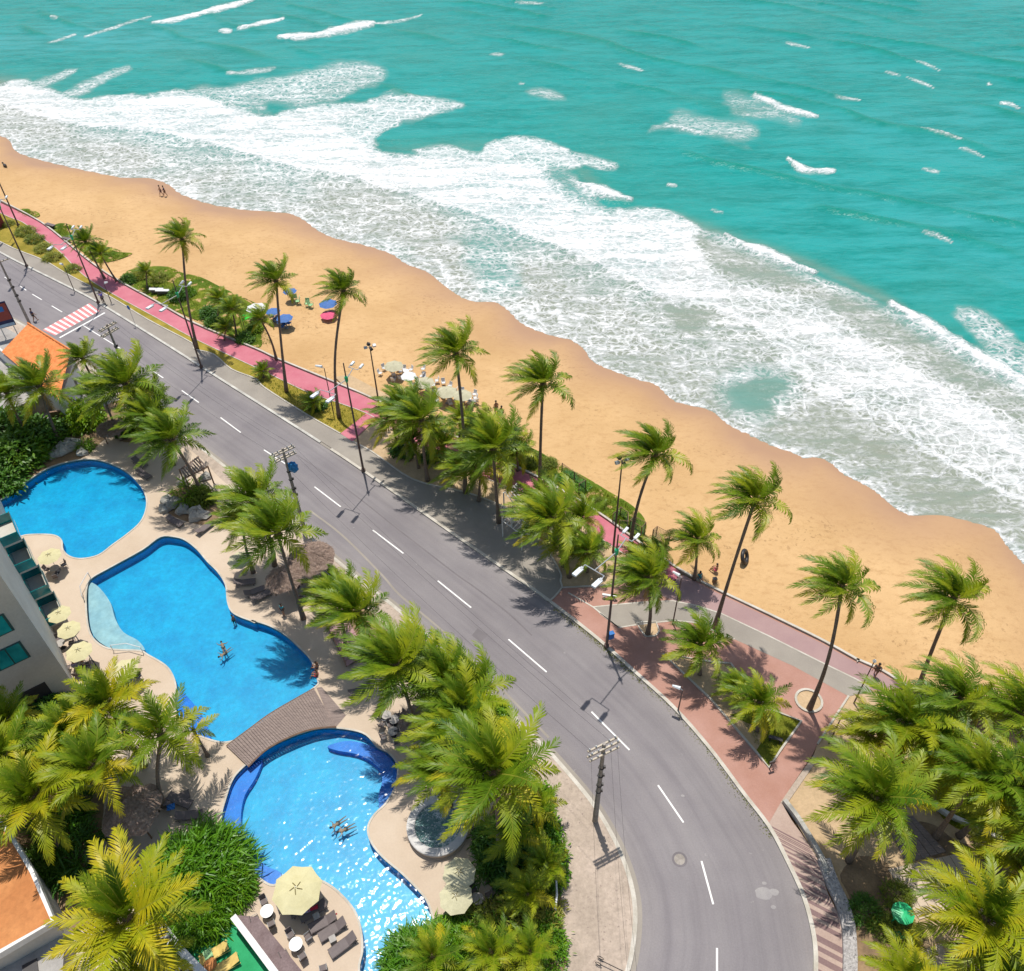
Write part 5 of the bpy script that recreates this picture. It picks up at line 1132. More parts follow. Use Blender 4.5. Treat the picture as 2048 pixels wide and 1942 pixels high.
# balconies: glass sides and slab along the right face
for (px, py) in (T('c', 80, 45), T('c', 200, 250), T('c', 320, 460), T('c', -40, -160)):
    u, z = to_uz(px, py, K, dR, nR)
    b = MB(); on_facade(Vector((0, 0, 0)), dR, nR, u-1.5, u+1.5, z-1.3, z-1.1, 0, 1.5, m_wall, b); sl = b.build('balcony', hot)
    b = MB(); on_facade(Vector((0, 0, 0)), dR, nR, u-1.5, u+1.5, z-1.1, z-.1, 1.44, .05, m_glass, b); b.build('glass_panel', sl)
    for s in (-1.5, 1.45): b = MB(); on_facade(Vector((0, 0, 0)), dR, nR, u+s, u+s+.05, z-1.1, z-.1, 0, 1.44, m_glass, b); b.build('glass_panel', sl)
    b = MB(); on_facade(Vector((0, 0, 0)), dR, nR, u-1.52, u+1.52, z-.1, z-.05, 1.43, .07, m_frame, b); b.build('hand_rail', sl)
    b = MB(); on_facade(Vector((0, 0, 0)), dR, nR, u-1.2, u+1.2, z-1.1, z+.9, .0, .05, m_glass, b); b.build('balcony_door', hot)
poly_prism('roof_parapet', [(p.x, p.y) for p in core], BH, BH+.5, m_white, hot)

# low building with the brown felt roof, bottom left
RZ = 4.2
rp = W(T('d', -400,420, -20,545, 110,730, 245,960, 410,1335, 0,1565, -420,1760), RZ)
bb = empty('flat_roofed_building', (rp[3].x, rp[3].y, .1), 0, 'flat roofed building with brown felt roof and white parapet in the bottom left corner', 'building'); bo = Vector(bb.location)
poly_prism('wall', [(p.x, p.y) for p in rp], .1, RZ-.05, m_wall, bb, base=bo)
b = MB(); b.add([(p.x-bo.x, p.y-bo.y, RZ-.04-bo.z) for p in rp], [tuple(range(len(rp)))], m_brownroof); b.build('roof', bb)
loc = [Vector((p.x-bo.x, p.y-bo.y, 0)) for p in rp]; o = ribbon('parapet', loc, -.25, .0, RZ-.3-bo.z, RZ+.35-bo.z, m_white, kind=None, parent=bb)
lwp = W(T('d', 0,1600, 430,1345, 520,1480, 470,1720, 0,2000), .2)
bmx = empty('annex_building', (lwp[0].x, lwp[0].y, .15), 0, 'grey walled annex below the brown felt roof with a dark hatch', 'building'); bo = Vector(bmx.location)
lw2 = W(T('d', -300,1740, 0,1585, 425,1350, 500,1470, 480,1760, 300,2100, -300,2100), 2.2)
poly_prism('wall', [(p.x, p.y) for p in lw2], .1, 2.2, m_yard, bmx, base=bo)
hc = g(*T('d', 235, 1690), 2.25); b = MB(); b.box((hc.x-bo.x, hc.y-bo.y, 2.2-bo.z+.04), (.9, .9, .12), m_dark, .5); b.build('hatch', bmx)

# green carpeted terrace with wall
ter = W([(330,1905),(385,1872),(440,1832),(468,1836),(548,1944),(600,2020),(380,2060)], .35)
sheet('terrace_floor', [[(p.x, p.y) for p in ter]], .35, m_green, thick=.3)
wlt = W([(466,1832),(506,1885),(549,1943),(600,2015)], 2.0)
tw = empty('terrace_wall', (wlt[0].x, wlt[0].y, .15), 0, 'white topped wall between the green terrace and the purple grey slab', 'wall'); o_ = Vector((wlt[0].x, wlt[0].y, 0))
ribbon('wall', [p-o_ for p in wlt], -.12, .16, 0, 1.75, m_wall, None, tw); ribbon('coping', [p-o_ for p in wlt], -.2, .22, 1.75, 1.86, m_white, None, tw)
slb = W([(472,1830),(516,1834),(560,1888),(604,1942),(660,2012),(610,2020),(556,1942)], 1.0); st_ = empty('service_slab', (slb[0].x, slb[0].y, .15), 0, 'long purple grey slab roof beside the terrace wall', 'roof slab'); poly_prism('slab', [(p.x, p.y) for p in slb], .1, 1.0, m_slate, st_, base=Vector((slb[0].x, slb[0].y, .15)))
# outside stair with white slats
s0, s1 = g(*T('d', 1180, 1440), 1.6), g(*T('d', 1420, 1760), 1.6); stv = empty('outdoor_stair', (s0.x, s0.y, .15), 0, 'dark outdoor stair with white slats below the large yellow green palm', 'stairs')
dv = (s1-s0); ln = dv.length; dv.normalize(); pv = Vector((-dv.y, dv.x, 0)); ang = math.atan2(pv.y, pv.x)
for i in range(9):
    b = MB(); c = dv*(i+.5)*ln/9; b.box((c.x, c.y, 1.5-.13*i), (1.6, .14, .06), m_white, ang); b.build('slat', stv)
for s in (-.95, .95):
    b = MB(); b.tube([Vector((0, 0, 1.5))+pv*s, dv*ln+pv*s+Vector((0, 0, .35))], .07, m_white if s > 0 else m_dark, 4); b.build('stringer', stv)
b = MB(); b.box((dv*ln/2)+Vector((0, 0, .2)), (ln, 2.1, .1), m_dark, math.atan2(dv.y, dv.x)); b.build('base', stv)
swl = W([(350,1887),(375,1915),(410,1950)], 1.9); sw = empty('stair_wall', (swl[0].x, swl[0].y, .15), 0, 'broad white wall cap between the stair and the green terrace', 'wall'); o_ = Vector((swl[0].x, swl[0].y, 0))
ribbon('wall', [p-o_ for p in swl], -.25, .25, 0, 1.75, m_white, None, sw)

# orange tiled roof and billboard by the crossing
oz = 4.0
oc = W([(62,660),(147,714),(118,800),(3,704)], oz); ob = empty('tiled_roof_building', (oc[0].x, oc[0].y, .13), 0, 'low building with bright orange tiled roof by the pedestrian crossing', 'building'); bo = Vector(ob.location)
poly_prism('wall', [(p.x, p.y) for p in oc], .1, oz-.35, m_white, ob, base=bo)
A_, B_, C_, D_ = [p-bo for p in oc]; nx = 26; ny = 12; b = MB(); vs = []
for i in range(nx+1):
    for j in range(ny+1):
        for k_ in (0, 1):
            u = i/nx; v_ = (j+k_*.999)/(ny+1); p = A_.lerp(B_, u).lerp(D_.lerp(C_, u), v_); rise = 1.0*(1-abs(u-.5)*0)*(.9-.9*v_)
            vs.append((p.x, p.y, oz-bo.z+rise+.07*(i % 2)+(.06 if k_ == 0 else 0)))
w_ = 2*(ny+1); fs = [(i*w_+j, (i+1)*w_+j, (i+1)*w_+j+1, i*w_+j+1) for i in range(nx) for j in range(w_-1)]
b.add(vs, fs, m_orange); o = b.build('roof_tiles', ob); o['kind'] = 'stuff'
b = MB(); b.tube([A_+Vector((0, 0, 1.0+.05)), B_+Vector((0, 0, 1.05))], .12, m_orange, 6); b.build('ridge', ob)
# neighbour walls
for pts_, lb, mm, hh_ in (([(20,861),(70,835),(165,790)], 'pinkish garden wall running from the dark hedge up to the tiled roof', m_conc, 2.4), ([(105,846),(155,838),(160,833)], 'short brown wall under the dry yard patch', m_wood2, 1.6), ([(0,712),(30,740),(60,768)], 'white yard wall below the orange roof', m_white, 2.2)):
    P = W(pts_, .13); r_ = empty('garden_wall', P[0], 0, lb, 'wall', 'walls of the neighbouring yard'); ribbon('wall', [p-P[0] for p in P], -.12, .12, 0, hh_, mm, None, r_)
sheet('dry_patch', [[(p.x, p.y) for p in W([(108,843),(150,812),(160,835),(118,848)], .14)]], .142, m_dirt)
# billboard
bp0, bp1 = g(-28, 668, 1.5), g(34, 652, 1.5); bd = empty('billboard', (bp0.x, bp0.y, .13), 0, 'red, blue and grey billboard on posts at the left edge beside the orange roof', 'billboard')
du = (bp1-bp0); L_ = du.length; du.normalize(); an = math.atan2(du.y, du.x); zc = 3.0
def bpanel(nm, u0, u1, z0, z1, m, t, parent=bd):
    b = MB(); c = du*((u0+u1)/2)+Vector((du.y, -du.x, 0))*t; b.box((c.x, c.y, (z0+z1)/2), ((u1-u0), .08, z1-z0), m, an); return b.build(nm, parent)
pn = bpanel('panel', 0, L_, 1.6, 5.2, m_navy, 0)
m_brick = plain('print_dark_red', (.28, .05, .04)); m_lb = plain('print_pale_blue', (.35, .5, .65))
bpanel('print_band', .1, L_-.1, 2.6, 5.0, m_brick, .05, pn); bpanel('print_band', .1, L_-.1, 1.7, 2.1, m_lb, .05, pn); bpanel('print_mark', L_*.3, L_*.55, 3.4, 4.2, m_blue, .09, pn)
bpanel('print_mark', L_*.7, L_*.85, 3.9, 4.6, m_blue, .09, pn)
for s in (.1, .5, .9): b = MB(); c = du*L_*s; b.tube([(c.x, c.y, 0), (c.x, c.y, 1.7)], .07, m_steel, 6); b.build('post', bd)
rb = g(-12, 452, .13); r_ = empty('red_kiosk', rb, 0, 'dark red kiosk end at the left edge beside the upper pavement', 'kiosk'); b = MB(); b.box((0, 0, 1.3), (3, 2.2, 2.6), plain('kiosk_red', (.3, .05, .05)), -.6); b.build('body', r_); b = MB(); b.box((0, 0, 2.7), (3.4, 2.6, .15), m_dark, -.6); b.build('roof', r_)

# ------------------------------------------------------------------ bridge between the pools
u0a, u1a = W([(628,1377),(585,1404),(540,1432),(500,1460),(453,1492)], .3), W([(672,1453),(628,1460),(585,1475),(535,1500),(496,1533)], .3)
U = smooth(u0a, k=10); Lw = smooth(u1a, k=10)
br = empty('footbridge', (U[0].x, U[0].y, .15), 0, 'weathered grey plank footbridge between the middle and the lowest pool', 'bridge'); bo = Vector(br.location)
for i in range(len(U)-1):
    a, b_, c, d = [p-bo for p in (U[i], U[i+1], Lw[i+1], Lw[i])]; e = .06
    z = .18+.28*math.sin(math.pi*(i+.5)/(len(U)-1))+.004*(i % 3)
    P = [a.lerp(b_, e), a.lerp(b_, 1-e), d.lerp(c, 1-e), d.lerp(c, e)]; mb = MB(); vs = [(p.x, p.y, z) for p in P]+[(p.x, p.y, z-.06) for p in P]
    mb.add(vs, [(0, 1, 2, 3), (0, 4, 5, 1), (1, 5, 6, 2), (2, 6, 7, 3), (3, 7, 4, 0)], m_wood); mb.build('plank', br)
for P in (U, Lw):
    mb = MB(); mb.tube([p-bo+Vector((0, 0, .1-.3+.28*math.sin(math.pi*i/(len(P)-1))+.18)) for i, p in enumerate(P)], .09, m_wood2, 4); mb.build('beam', br)
sheet('bridge_landing', [[(p.x, p.y) for p in W(T('f', 900,1065, 940,1058, 1128,1278, 1050,1368, 1020,1350), .16)]], .165, m_wood)
md = empty('mauve_platform', g(*T('f', 850, 420), .15), 0, 'mauve board platform with rails behind the middle pool', 'platform'); bo = Vector(md.location)
q = W(T('f', 860,350, 1010,300, 1290,800, 1130,900), .5)
for i in range(16):
    a, b_, d, c = q[0]-bo, q[1]-bo, q[3]-bo, q[2]-bo; t0, t1 = (i+.04)/16, (i+.96)/16; P = [a.lerp(d, t0), b_.lerp(c, t0), b_.lerp(c, t1), a.lerp(d, t1)]
    mb = MB(); mb.add([(p.x, p.y, .35) for p in P]+[(p.x, p.y, .28) for p in P], [(0, 1, 2, 3), (0, 4, 5, 1), (1, 5, 6, 2), (2, 6, 7, 3), (3, 7, 4, 0)], m_mdeck); mb.build('board', md)
a, d = q[0]-bo, q[3]-bo
for hz in (.75, 1.15):
    mb = MB(); mb.tube([Vector((a.x, a.y, hz)), Vector((d.x, d.y, hz))], .035, m_wood2, 4); mb.build('rail', md)
for i in range(7): p = a.lerp(d, i/6); mb = MB(); mb.tube([(p.x, p.y, .3), (p.x, p.y, 1.2)], .04, m_wood2, 4); mb.build('rail_post', md)

# ------------------------------------------------------------------ stone spa
sp_ = empty('round_spa', (spa_c.x, spa_c.y, DZ), 0, 'round raised stone spa tub with bubbling water under the largest roadside palm', 'spa tub')
b = MB(); b.lathe((0, 0, 0), [(2.35, 0), (2.35, .12), (2.28, .12), (2.28, .55), (1.8, .55), (1.8, .1)], m_deck, 40); b.build('base', sp_)
b = MB(); n = 40; vs = []
for r_, z in ((2.34, .53), (2.34, .66), (2.28, .7), (1.76, .7), (1.72, .66), (1.72, .2)):
    for k in range(n): vs.append((r_*math.cos(2*math.pi*k/n), r_*math.sin(2*math.pi*k/n), z))
b.add(vs, [(i*n+k, i*n+(k+1) % n, (i+1)*n+(k+1) % n, (i+1)*n+k) for i in range(5) for k in range(n)], surf('spa_rim_stone', (.5, .48, .46), (.6, .58, .55), 1, .7, 8, .2)); b.build('rim', sp_)
b = MB(); b.lathe((0, 0, 0), [(1.72, .18), (1.72, .2), (.01, .2)], m_spa, 32); b.build('floor', sp_)
m_bub, nt, bs = _mat('bubbling_water'); nf = noise(nt, 7, 6, .75, dist=1.2); fr_ = noise(nt, 1.0, 3)
nt.links.new(mixc(nt, ramp(nt, math_(nt, 'ADD', nf, math_(nt, 'MULTIPLY', math_(nt, 'SUBTRACT', fr_, .5), .5)), [(.5, (0, 0, 0)), (.62, (1, 1, 1))]), (.12, .24, .23), (.75, .78, .78)), bs.inputs['Base Color']); bs.inputs['Roughness'].default_value = .15; bump(nt, bs, nf, .9, .2)
b = MB(); vs = [(0, 0, .56)]; 
for i in range(1, 14):
    for k in range(40):
        r_ = 1.715*i/13; x, y = r_*math.cos(2*math.pi*k/40), r_*math.sin(2*math.pi*k/40); vs.append((x, y, .56+.035*math.sin(x*7+y*3)*math.cos(y*6-x*2)))
fs = [(0, 1+k, 1+(k+1) % 40) for k in range(40)]+[(1+i*40+k, 1+(i+1)*40+k, 1+(i+1)*40+(k+1) % 40, 1+i*40+(k+1) % 40) for i in range(12) for k in range(40)]
b.add(vs, fs, m_bub); b.build('water', sp_, smooth=True)

# ------------------------------------------------------------------ parasols, tables, chairs, loungers
m_olive2 = plain('print_olive', (.25, .2, .08))
def parasol(loc, r, h, m, label, group, n=8, tilt=0, name='parasol', pole=m_white, sag=.07, vent=True, rz=.2):
    root = empty(name, loc, rz, label, 'parasol', group)
    b = MB(); vs = [(0, 0, h)]; rings = ((.34, .86), (.68, .7), (1.0, .52))
    for f, zz in rings:
        for k in range(2*n):
            t = math.pi*k/n; q = 1.0 if k % 2 == 0 else (1-sag*f*1.4); dz = 0 if k % 2 == 0 else -sag*.35*f
            vs.append((r*f*q*math.cos(t), r*f*q*math.sin(t), h-(1-zz)*r*.62+dz))
    N2 = 2*n; fs = [(0, 1+k, 1+(k+1) % N2) for k in range(N2)]+[(1+i*N2+k, 1+(i+1)*N2+k, 1+(i+1)*N2+(k+1) % N2, 1+i*N2+(k+1) % N2) for i in range(2) for k in range(N2)]
    b.add(vs, fs, m); b.build('canopy', root)
    b = MB(); b.tube([(0, 0, 0), (0, 0, h+.12)], .03, pole, 6); b.build('pole', root)
    b = MB(); b.lathe((0, 0, 0), [(.28, 0), (.28, .08), (.06, .12)], m_conc, 10); b.build('foot', root)
    if vent:
        b = MB()
        for k in range(5):
            t = k*1.256+.3; b.tube([(r*.06*math.cos(t), r*.06*math.sin(t), h+.02-.0*r), (r*.26*math.cos(t+.4), r*.26*math.sin(t+.4), h-.075*r+.03)], .02*r/1.2, m_olive2, 4)
        b.build('printed_mark', root)
    b = MB()
    for k in range(n): t = 2*math.pi*k/n; b.tube([(0, 0, h-.03), (r*.97*math.cos(t), r*.97*math.sin(t), h-.48*r*.62-.03)], .012, m_steel, 3, False)
    o = b.build('ribs', root)
    return root
DP = 'cream parasols on the hotel deck'
def above(px, py, h): return g(px, py, h+DZ)
def ground_of(p): return Vector((p.x, p.y, DZ))
for (t_, x, y, r_, h_, m, lb) in (('b', 372,1345,1.12,2.4,m_cream,'pale parasol near the foot of the uppermost pool'), ('c', 448,480,1.05,2.4,m_cream,'pale parasol hugging the hotel wall, upper one'), ('c', 522,600,1.05,2.4,m_cream,'pale parasol by the hotel wall above the busy table'),
    ('c', 600,768,1.15,2.4,m_cream,'parasol between two full tables beside the hotel corner'), ('c', 950,910,1.2,2.4,m_cream,'parasol standing free on the deck near the middle pool handrail'),
    ('e', 740,1060,1.75,2.7,m_cream,'largest cream octagonal parasol at the rim of the lowest pool'), ('i', 455,940,1.2,2.5,m_olive,'faded parasol with one half in shade, upper of two'), ('i', 430,1125,1.2,2.5,m_olive,'faded parasol, lower of the overlapping two'),
    ('f', 300,60,1.2,2.3,m_olive,'parasol hidden under the palms by the thatched kiosk')):
    parasol(ground_of(above(*T(t_, x, y), h_)), r_, h_, m, lb, DP, rz=R(x % 40))
def seat_chair(m1, m2, label, group, legs=m_steel, s=1.0, name='deck_chair', cat='chair'):
    root = empty(name, (0, 0, 0), 0, label, cat, group)
    b = MB(); b.box((0, 0, .43), (.46, .46, .05), m1); b.build('seat', root)
    b = MB(); b.box((0, -.24, .7), (.44, .04, .5), m2, rx=R(12)); b.build('backrest', root)
    for x in (-.21, .21):
        for y in (-.21, .21): b = MB(); b.tube([(x, y, 0), (x, y, .42)], .018, legs, 4); b.build('leg', root)
        b = MB(); b.tube([(x*1.1, -.22, .64), (x*1.1, .2, .64), (x*1.1, .21, .42)], .018, legs, 4); b.build('armrest', root)
    return root
ch0 = [None]
def chair(p, rz, label, group):
    if ch0[0] is None: ch0[0] = seat_chair(m_greyw, m_greyw, label, group); ch0[0].location = p; ch0[0].rotation_euler = (0, 0, rz); return ch0[0]
    return copy_tree(ch0[0], None, p, rz, label, group)
def table(p, r, label, group, top=m_greyw2, h=.74):
    root = empty('round_table', p, 0, label, 'table', group)
    b = MB(); b.lathe((0, 0, 0), [(r*.96, h-.03), (r, h-.02), (r, h), (.01, h+.002)], top, 20); b.build('tabletop', root)
    b = MB(); b.tube([(0, 0, 0), (0, 0, h-.03)], .04, m_dark, 6); b.build('pedestal', root)
    b = MB(); b.lathe((0, 0, 0), [(r*.55, 0), (r*.55, .03), (.04, .05)], m_dark, 12); b.build('foot', root); return root
def side8(t): return ['right', 'upper right', 'upper', 'upper left', 'left', 'lower left', 'lower', 'lower right'][int(round((t % (2*math.pi))/(math.pi/4))) % 8]
def dining(px, py, label, n=4, r=.45, ph=0, top=m_greyw2, grp='tables on the hotel deck', where=''):
    p = g(px, py, .85); p = Vector((p.x, p.y, DZ)); table(p, r, label, grp, top)
    for i in range(n):
        t = ph+2*math.pi*i/n; q = p+Vector((math.cos(t), math.sin(t), 0))*(r+.42); chair(q, t+math.pi/2, 'dark chair, '+side8(t)+' side of '+where, 'chairs at the '+where)
dining(*T('e', 517,1245), 'white topped round table beside the terrace wall, upper of two', 4, .46, .5, m_whitep, where='upper white table of the pool terrace')
dining(*T('e', 740,1500), 'white topped round table in the open, lower of two', 4, .46, .65, m_whitep, where='lower white table of the pool terrace')
dining(*T('b', 420,1455), 'grey table under the pale parasol by the uppermost pool', 3, .45, .9, where='table by the uppermost pool')
dining(*T('c', 465,720), 'table squeezed against the hotel wall corner', 3, .42, .3, where='table by the hotel wall')
dining(*T('c', 590,880), 'table shaded by the parasol of the hotel corner', 4, .45, .2, where='shaded table at the hotel corner')
dining(*T('c', 1005,1030), 'grey table beside the free standing parasol', 3, .48, 1.2, where='table by the free standing parasol')
dining(*T('f', 1440,1275), 'shaded table under the orange frond palm, upper of the cluster', 3, .42, .1, where='upper shaded tables by the bridge')
dining(*T('f', 1500,1310), 'shaded table in the middle of the cluster by the bridge', 3, .42, .8, where='middle shaded table by the bridge')
dining(*T('f', 1490,1400), 'shaded table lowest in the cluster by the bridge', 4, .42, .4, where='lowest shaded table by the bridge')
dining(*T('i', 600,1150), 'shaded table right of the faded parasols', 4, .42, .4, where='table by the faded parasols')
dining(*T('f', 800,300), 'table in the dark shade of the thatched kiosk', 3, .42, .4, where='kiosk table')
q = g(*T('e', 955,1690), .5); chair(Vector((q.x, q.y, DZ)), .3, 'single dark chair at the bottom edge of the pool terrace', 'single chairs on the deck')
q = g(*T('c', 790,1005), .5); chair(Vector((q.x, q.y, DZ)), 2.3, 'single dark chair on the deck above the palm clump', 'single chairs on the deck')
def lounger_proto(m, name='sun_lounger'):
    root = empty(name, (0, 0, 0), 0, 'x y z w', 'sun lounger')
    b = MB(); prof = [(-.98, .33), (-.3, .34), (.32, .36), (.62, .5), (.98, .66)]; vs = []
    for x, z in prof: vs += [(x, -.33, z), (x, .33, z), (x, -.33, z-.06), (x, .33, z-.06)]
    fs = []
    for i in range(4):
        k = i*4; fs += [(k, k+4, k+5, k+1), (k+2, k+3, k+7, k+6), (k, k+2, k+6, k+4), (k+1, k+5, k+7, k+3)]
    fs += [(0, 1, 3, 2), (16, 18, 19, 17)]; b.add(vs, fs, m); b.build('bed', root)
    for y in (-.35, .35): b = MB(); b.tube([(-1.0, y, .3), (.35, y, .32), (1.0, y, .3)], .028, m, 4); b.build('side_rail', root)
    for x in (-.8, .75):
        for y in (-.33, .33): b = MB(); b.tube([(x, y, 0), (x, y, .3)], .03, m_dark, 4); b.build('leg', root)
    return root
lp = lounger_proto(m_greyw); lpc = lounger_proto(m_yel, 'cushioned_lounger'); used = {}
def lounger(head, foot, label, group, proto=None, z=.45, base=DZ, sc=1):
    proto = proto or lp; a = g(*head, z+base); b_ = g(*foot, z+base); c = (a+b_)/2; rz = math.atan2(a.y-b_.y, a.x-b_.x)
    if proto.name not in used: used[proto.name] = 1; o = proto; o.location = (c.x, c.y, base); o.rotation_euler = (0, 0, rz); tag(o, label, None, group)
    else: o = copy_tree(proto, None, Vector((c.x, c.y, base)), rz, label, group)
    return o
LG = 'grey sun loungers on the hotel deck'
lounger(T('e', 1030,1285), T('e', 860,1370), 'grey lounger just below the largest parasol', LG)
lounger(T('e', 1095,1335), T('e', 945,1430), 'grey lounger, middle of the open three by the lowest pool', LG)
lounger(T('e', 1185,1440), T('e', 1015,1565), 'grey lounger nearest the bottom edge by the lowest pool', LG)
lounger(T('e', 950,1190), T('e', 790,1285), 'grey lounger with a red towel half under the largest parasol', LG)
lounger(T('e', 860,1180), T('e', 740,1240), 'grey lounger fully in the shade of the largest parasol', LG)
lounger(T('d', 1300,350), T('d', 1480,420), 'grey lounger beside the hut, upper of two', LG)
lounger(T('d', 1370,510), T('d', 1545,485), 'grey lounger beside the hut, lower of two', LG)
lounger(T('d', 1290,400), T('d', 1430,340), 'grey lounger beside the hut behind the other two', LG)
lounger(T('f', 260,250), T('f', 430,230), 'grey lounger under the palms right of the middle pool', LG); lounger(T('f', 340,340), T('f', 500,280), 'grey lounger with white towel by the kiosk', LG); lounger(T('f', 400,380), T('f', 540,310), 'grey lounger nearest the thatched kiosk', LG)
lounger(T('b', 1040,610), T('b', 1110,650), 'grey lounger at the top right of the uppermost pool', LG); lounger(T('b', 1060,690), T('b', 1160,750), 'grey lounger beside the rim of the uppermost pool', LG); lounger(T('b', 1300,1060), T('b', 1400,1110), 'grey lounger in shade between the rocks', LG); lounger(T('b', 1530,1170), T('b', 1620,1100), 'grey lounger right of the rocks', LG)
lounger(T('f', 1180,1100), T('f', 1290,1050), 'grey lounger in palm shade right of the footbridge', LG)
LY = 'yellow cushioned loungers on the green terrace'
lounger(T('e', 190,1520), T('e', 20,1610), 'yellow lounger with a green towel, upper one', LY, lpc, base=.35, sc=1); lounger(T('e', 280,1610), T('e', 90,1720), 'plain yellow lounger, lower one', LY, lpc, base=.35)
p = g(*T('e', 75, 1650), 1.0); table(Vector((p.x, p.y, .35)), .42, 'round terracotta topped side table between the yellow loungers', 'tables on the green terrace', m_brownroof, .5)
def cloth(px, py, w_, d_, m, label, z=.6, rz=.3, name='towel'):
    p = g(px, py, z); b = MB(); n = 6; vs = [((i/n-.5)*w_, (j/n-.5)*d_, .02*math.sin(i*2.1+j*1.7)) for i in range(n+1) for j in range(n+1)]
    b.add(vs, [(i*(n+1)+j, (i+1)*(n+1)+j, (i+1)*(n+1)+j+1, i*(n+1)+j+1) for i in range(n) for j in range(n)], m); o = b.build(name); o.location = p; o.rotation_euler = (0, 0, rz); tag(o, label, 'towel'); return o
cloth(*T('e', 870,1210), .7, .5, m_red, 'red towel on the lounger under the largest parasol', .62); cloth(*T('e', 825,1235), .45, .4, plain('lilac_cloth', (.4, .38, .6)), 'lilac towel next to the red one', .62)
cloth(*T('d', 1320,440), .6, .5, m_blue, 'blue towel on the lounger beside the hut', .62); cloth(*T('e', 60,1575), .55, .62, m_ltgreen, 'green towel across the upper yellow lounger', .88, .6)
cloth(*T('e', 1048,1268), .22, .1, m_red, 'small red slippers on the deck by the loungers', .17, name='slippers')
for (x, y, lb) in ((900,1285,'small white side table between the shaded and the open loungers'), (1025,1460,'small grey side table between the lower loungers')):
    p = g(*T('e', x, y), .5); r_ = empty('side_table', (p.x, p.y, DZ), .5, lb, 'side table', 'side tables by the loungers'); b = MB(); b.box((0, 0, .42), (.45, .45, .04), m_greyw2); b.build('tabletop', r_); b = MB()
    for sx in (-.18, .18):
        for sy in (-.18, .18): b = MB(); b.tube([(sx, sy, 0), (sx, sy, .4)], .02, m_dark, 4); b.build('leg', r_)

# pool handrail and deck channel
def railing(pts, h, m, label, posts=2, rad=.035, z=.15, cat='handrail', name='handrail'):
    P = W(pts, z); root = empty(name, P[0], 0, label, cat); o_ = P[0]
    b = MB(); b.tube([p-o_+Vector((0, 0, h)) for p in P], rad, m, 5); b.build('rail', root)
    for i in range(posts):
        k = round(i*(len(P)-1)/max(1, posts-1)); p = P[k]-o_; b = MB(); b.tube([p, p+Vector((0, 0, h))], rad, m, 5); b.build('post', root)
    return root
railing(T('c', 880,785, 1000,770, 1110,800), .95, m_whitep, 'white handrail at the pale ledge of the middle pool')
railing(T('c', 700,215, 640,320, 655,395), .8, m_steel, 'thin rail at the upper left rim of the middle pool')
railing(T('f', 960,200, 1130,350), 1.0, m_whitep, 'white rail beside the kiosk near the road pavement', 3)
railing(T('i', 1205,1060, 1210,1160, 1200,1265), 1.1, m_whitep, 'white rail standing in the hedge along the lower pavement', 3, .08)
railing(T('m', 1100,1060, 1085,1160), .9, m_dark, 'dark railing at the little plaza palm', 2, .05)
P = W(T('c', 555,620, 605,695, 740,890, 820,1005), .16); ribbon('deck_drain', P, -.05, .05, .1, .158, m_dark)

# thatched roofs, pergolas
def thatch(px, py, r, h, hz, label, n=26, sq=1.0, posts=4, seed=1, kind_='kiosk'):
    c = g(px, py, h); root = empty('thatched_'+kind_, (c.x, c.y, DZ), 0, label, kind_, 'thatched shelters'); rs = random.Random(seed)
    b = MB(); vs = [(0, 0, h+hz)]; nr = 7
    for i in range(1, nr+1):
        for k in range(n):
            t = 2*math.pi*k/n; f = i/nr; rr = r*f*(1+rs.uniform(-.04, .04)*(1+f)); sx = 1 if sq == 1 else 1/max(abs(math.cos(t)), abs(math.sin(t)))**.55
            vs.append((rr*sx*math.cos(t), rr*sx*math.sin(t)*sq, h+hz*(1-f)**1.05+rs.uniform(-.05, .05)-(0.12*rs.random() if i == nr else 0)))
    b.add(vs, [(0, 1+k, 1+(k+1) % n) for k in range(n)]+[(1+i*n+k, 1+(i+1)*n+k, 1+(i+1)*n+(k+1) % n, 1+i*n+(k+1) % n) for i in range(nr-1) for k in range(n)], m_thatch); b.build('thatch_roof', root)
    vs = []; fs = []                                                # loose straws
    for i in range(900):
        t = rs.uniform(0, 6.283); f = rs.uniform(.1, 1.0); p = Vector((r*f*math.cos(t), r*f*math.sin(t)*sq, h+hz*(1-f)+.05)); d = Vector((math.cos(t), math.sin(t), -hz/r+rs.uniform(-.1, .25))).normalized(); s = Vector((-math.sin(t), math.cos(t), 0))*.02; L = rs.uniform(.2, .5)
        k = len(vs); vs += [p-s, p+s, p+d*L]; fs.append((k, k+1, k+2))
    b = MB(); b.add(vs, fs, m_thatch); o = b.build('straw', root); o['kind'] = 'stuff'
    for k in range(posts): t = 2*math.pi*(k+.5)/posts; b = MB(); b.tube([(r*.72*math.cos(t), r*.72*math.sin(t), 0), (r*.72*math.cos(t), r*.72*math.sin(t), h+.3)], .07, m_wood2, 6); b.build('post', root)
    return root
thatch(*T('f', 860,70), 2.2, 2.5, 1.3, 'round thatched kiosk roof beside the road pavement', seed=2)
thatch(*T('f', 650,230), 1.7, 2.4, 1.0, 'smaller pinkish thatch cone in front of the roadside kiosk', seed=3, posts=1)
thatch(*T('d', 1020,470), 2.0, 2.5, 1.6, 'brown thatched hut with a pointed roof beside the strap leaved shrub', seed=4, sq=1.001)
thatch(*T('b', 860,380), 1.6, 2.3, .9, 'thatch in deep shade above the uppermost pool', seed=5, posts=1)
thatch(*T('f', 1700,1330), 1.6, 2.3, 1.0, 'dark thatch in shade under the roadside palms near the cafe tables', seed=6, posts=1)
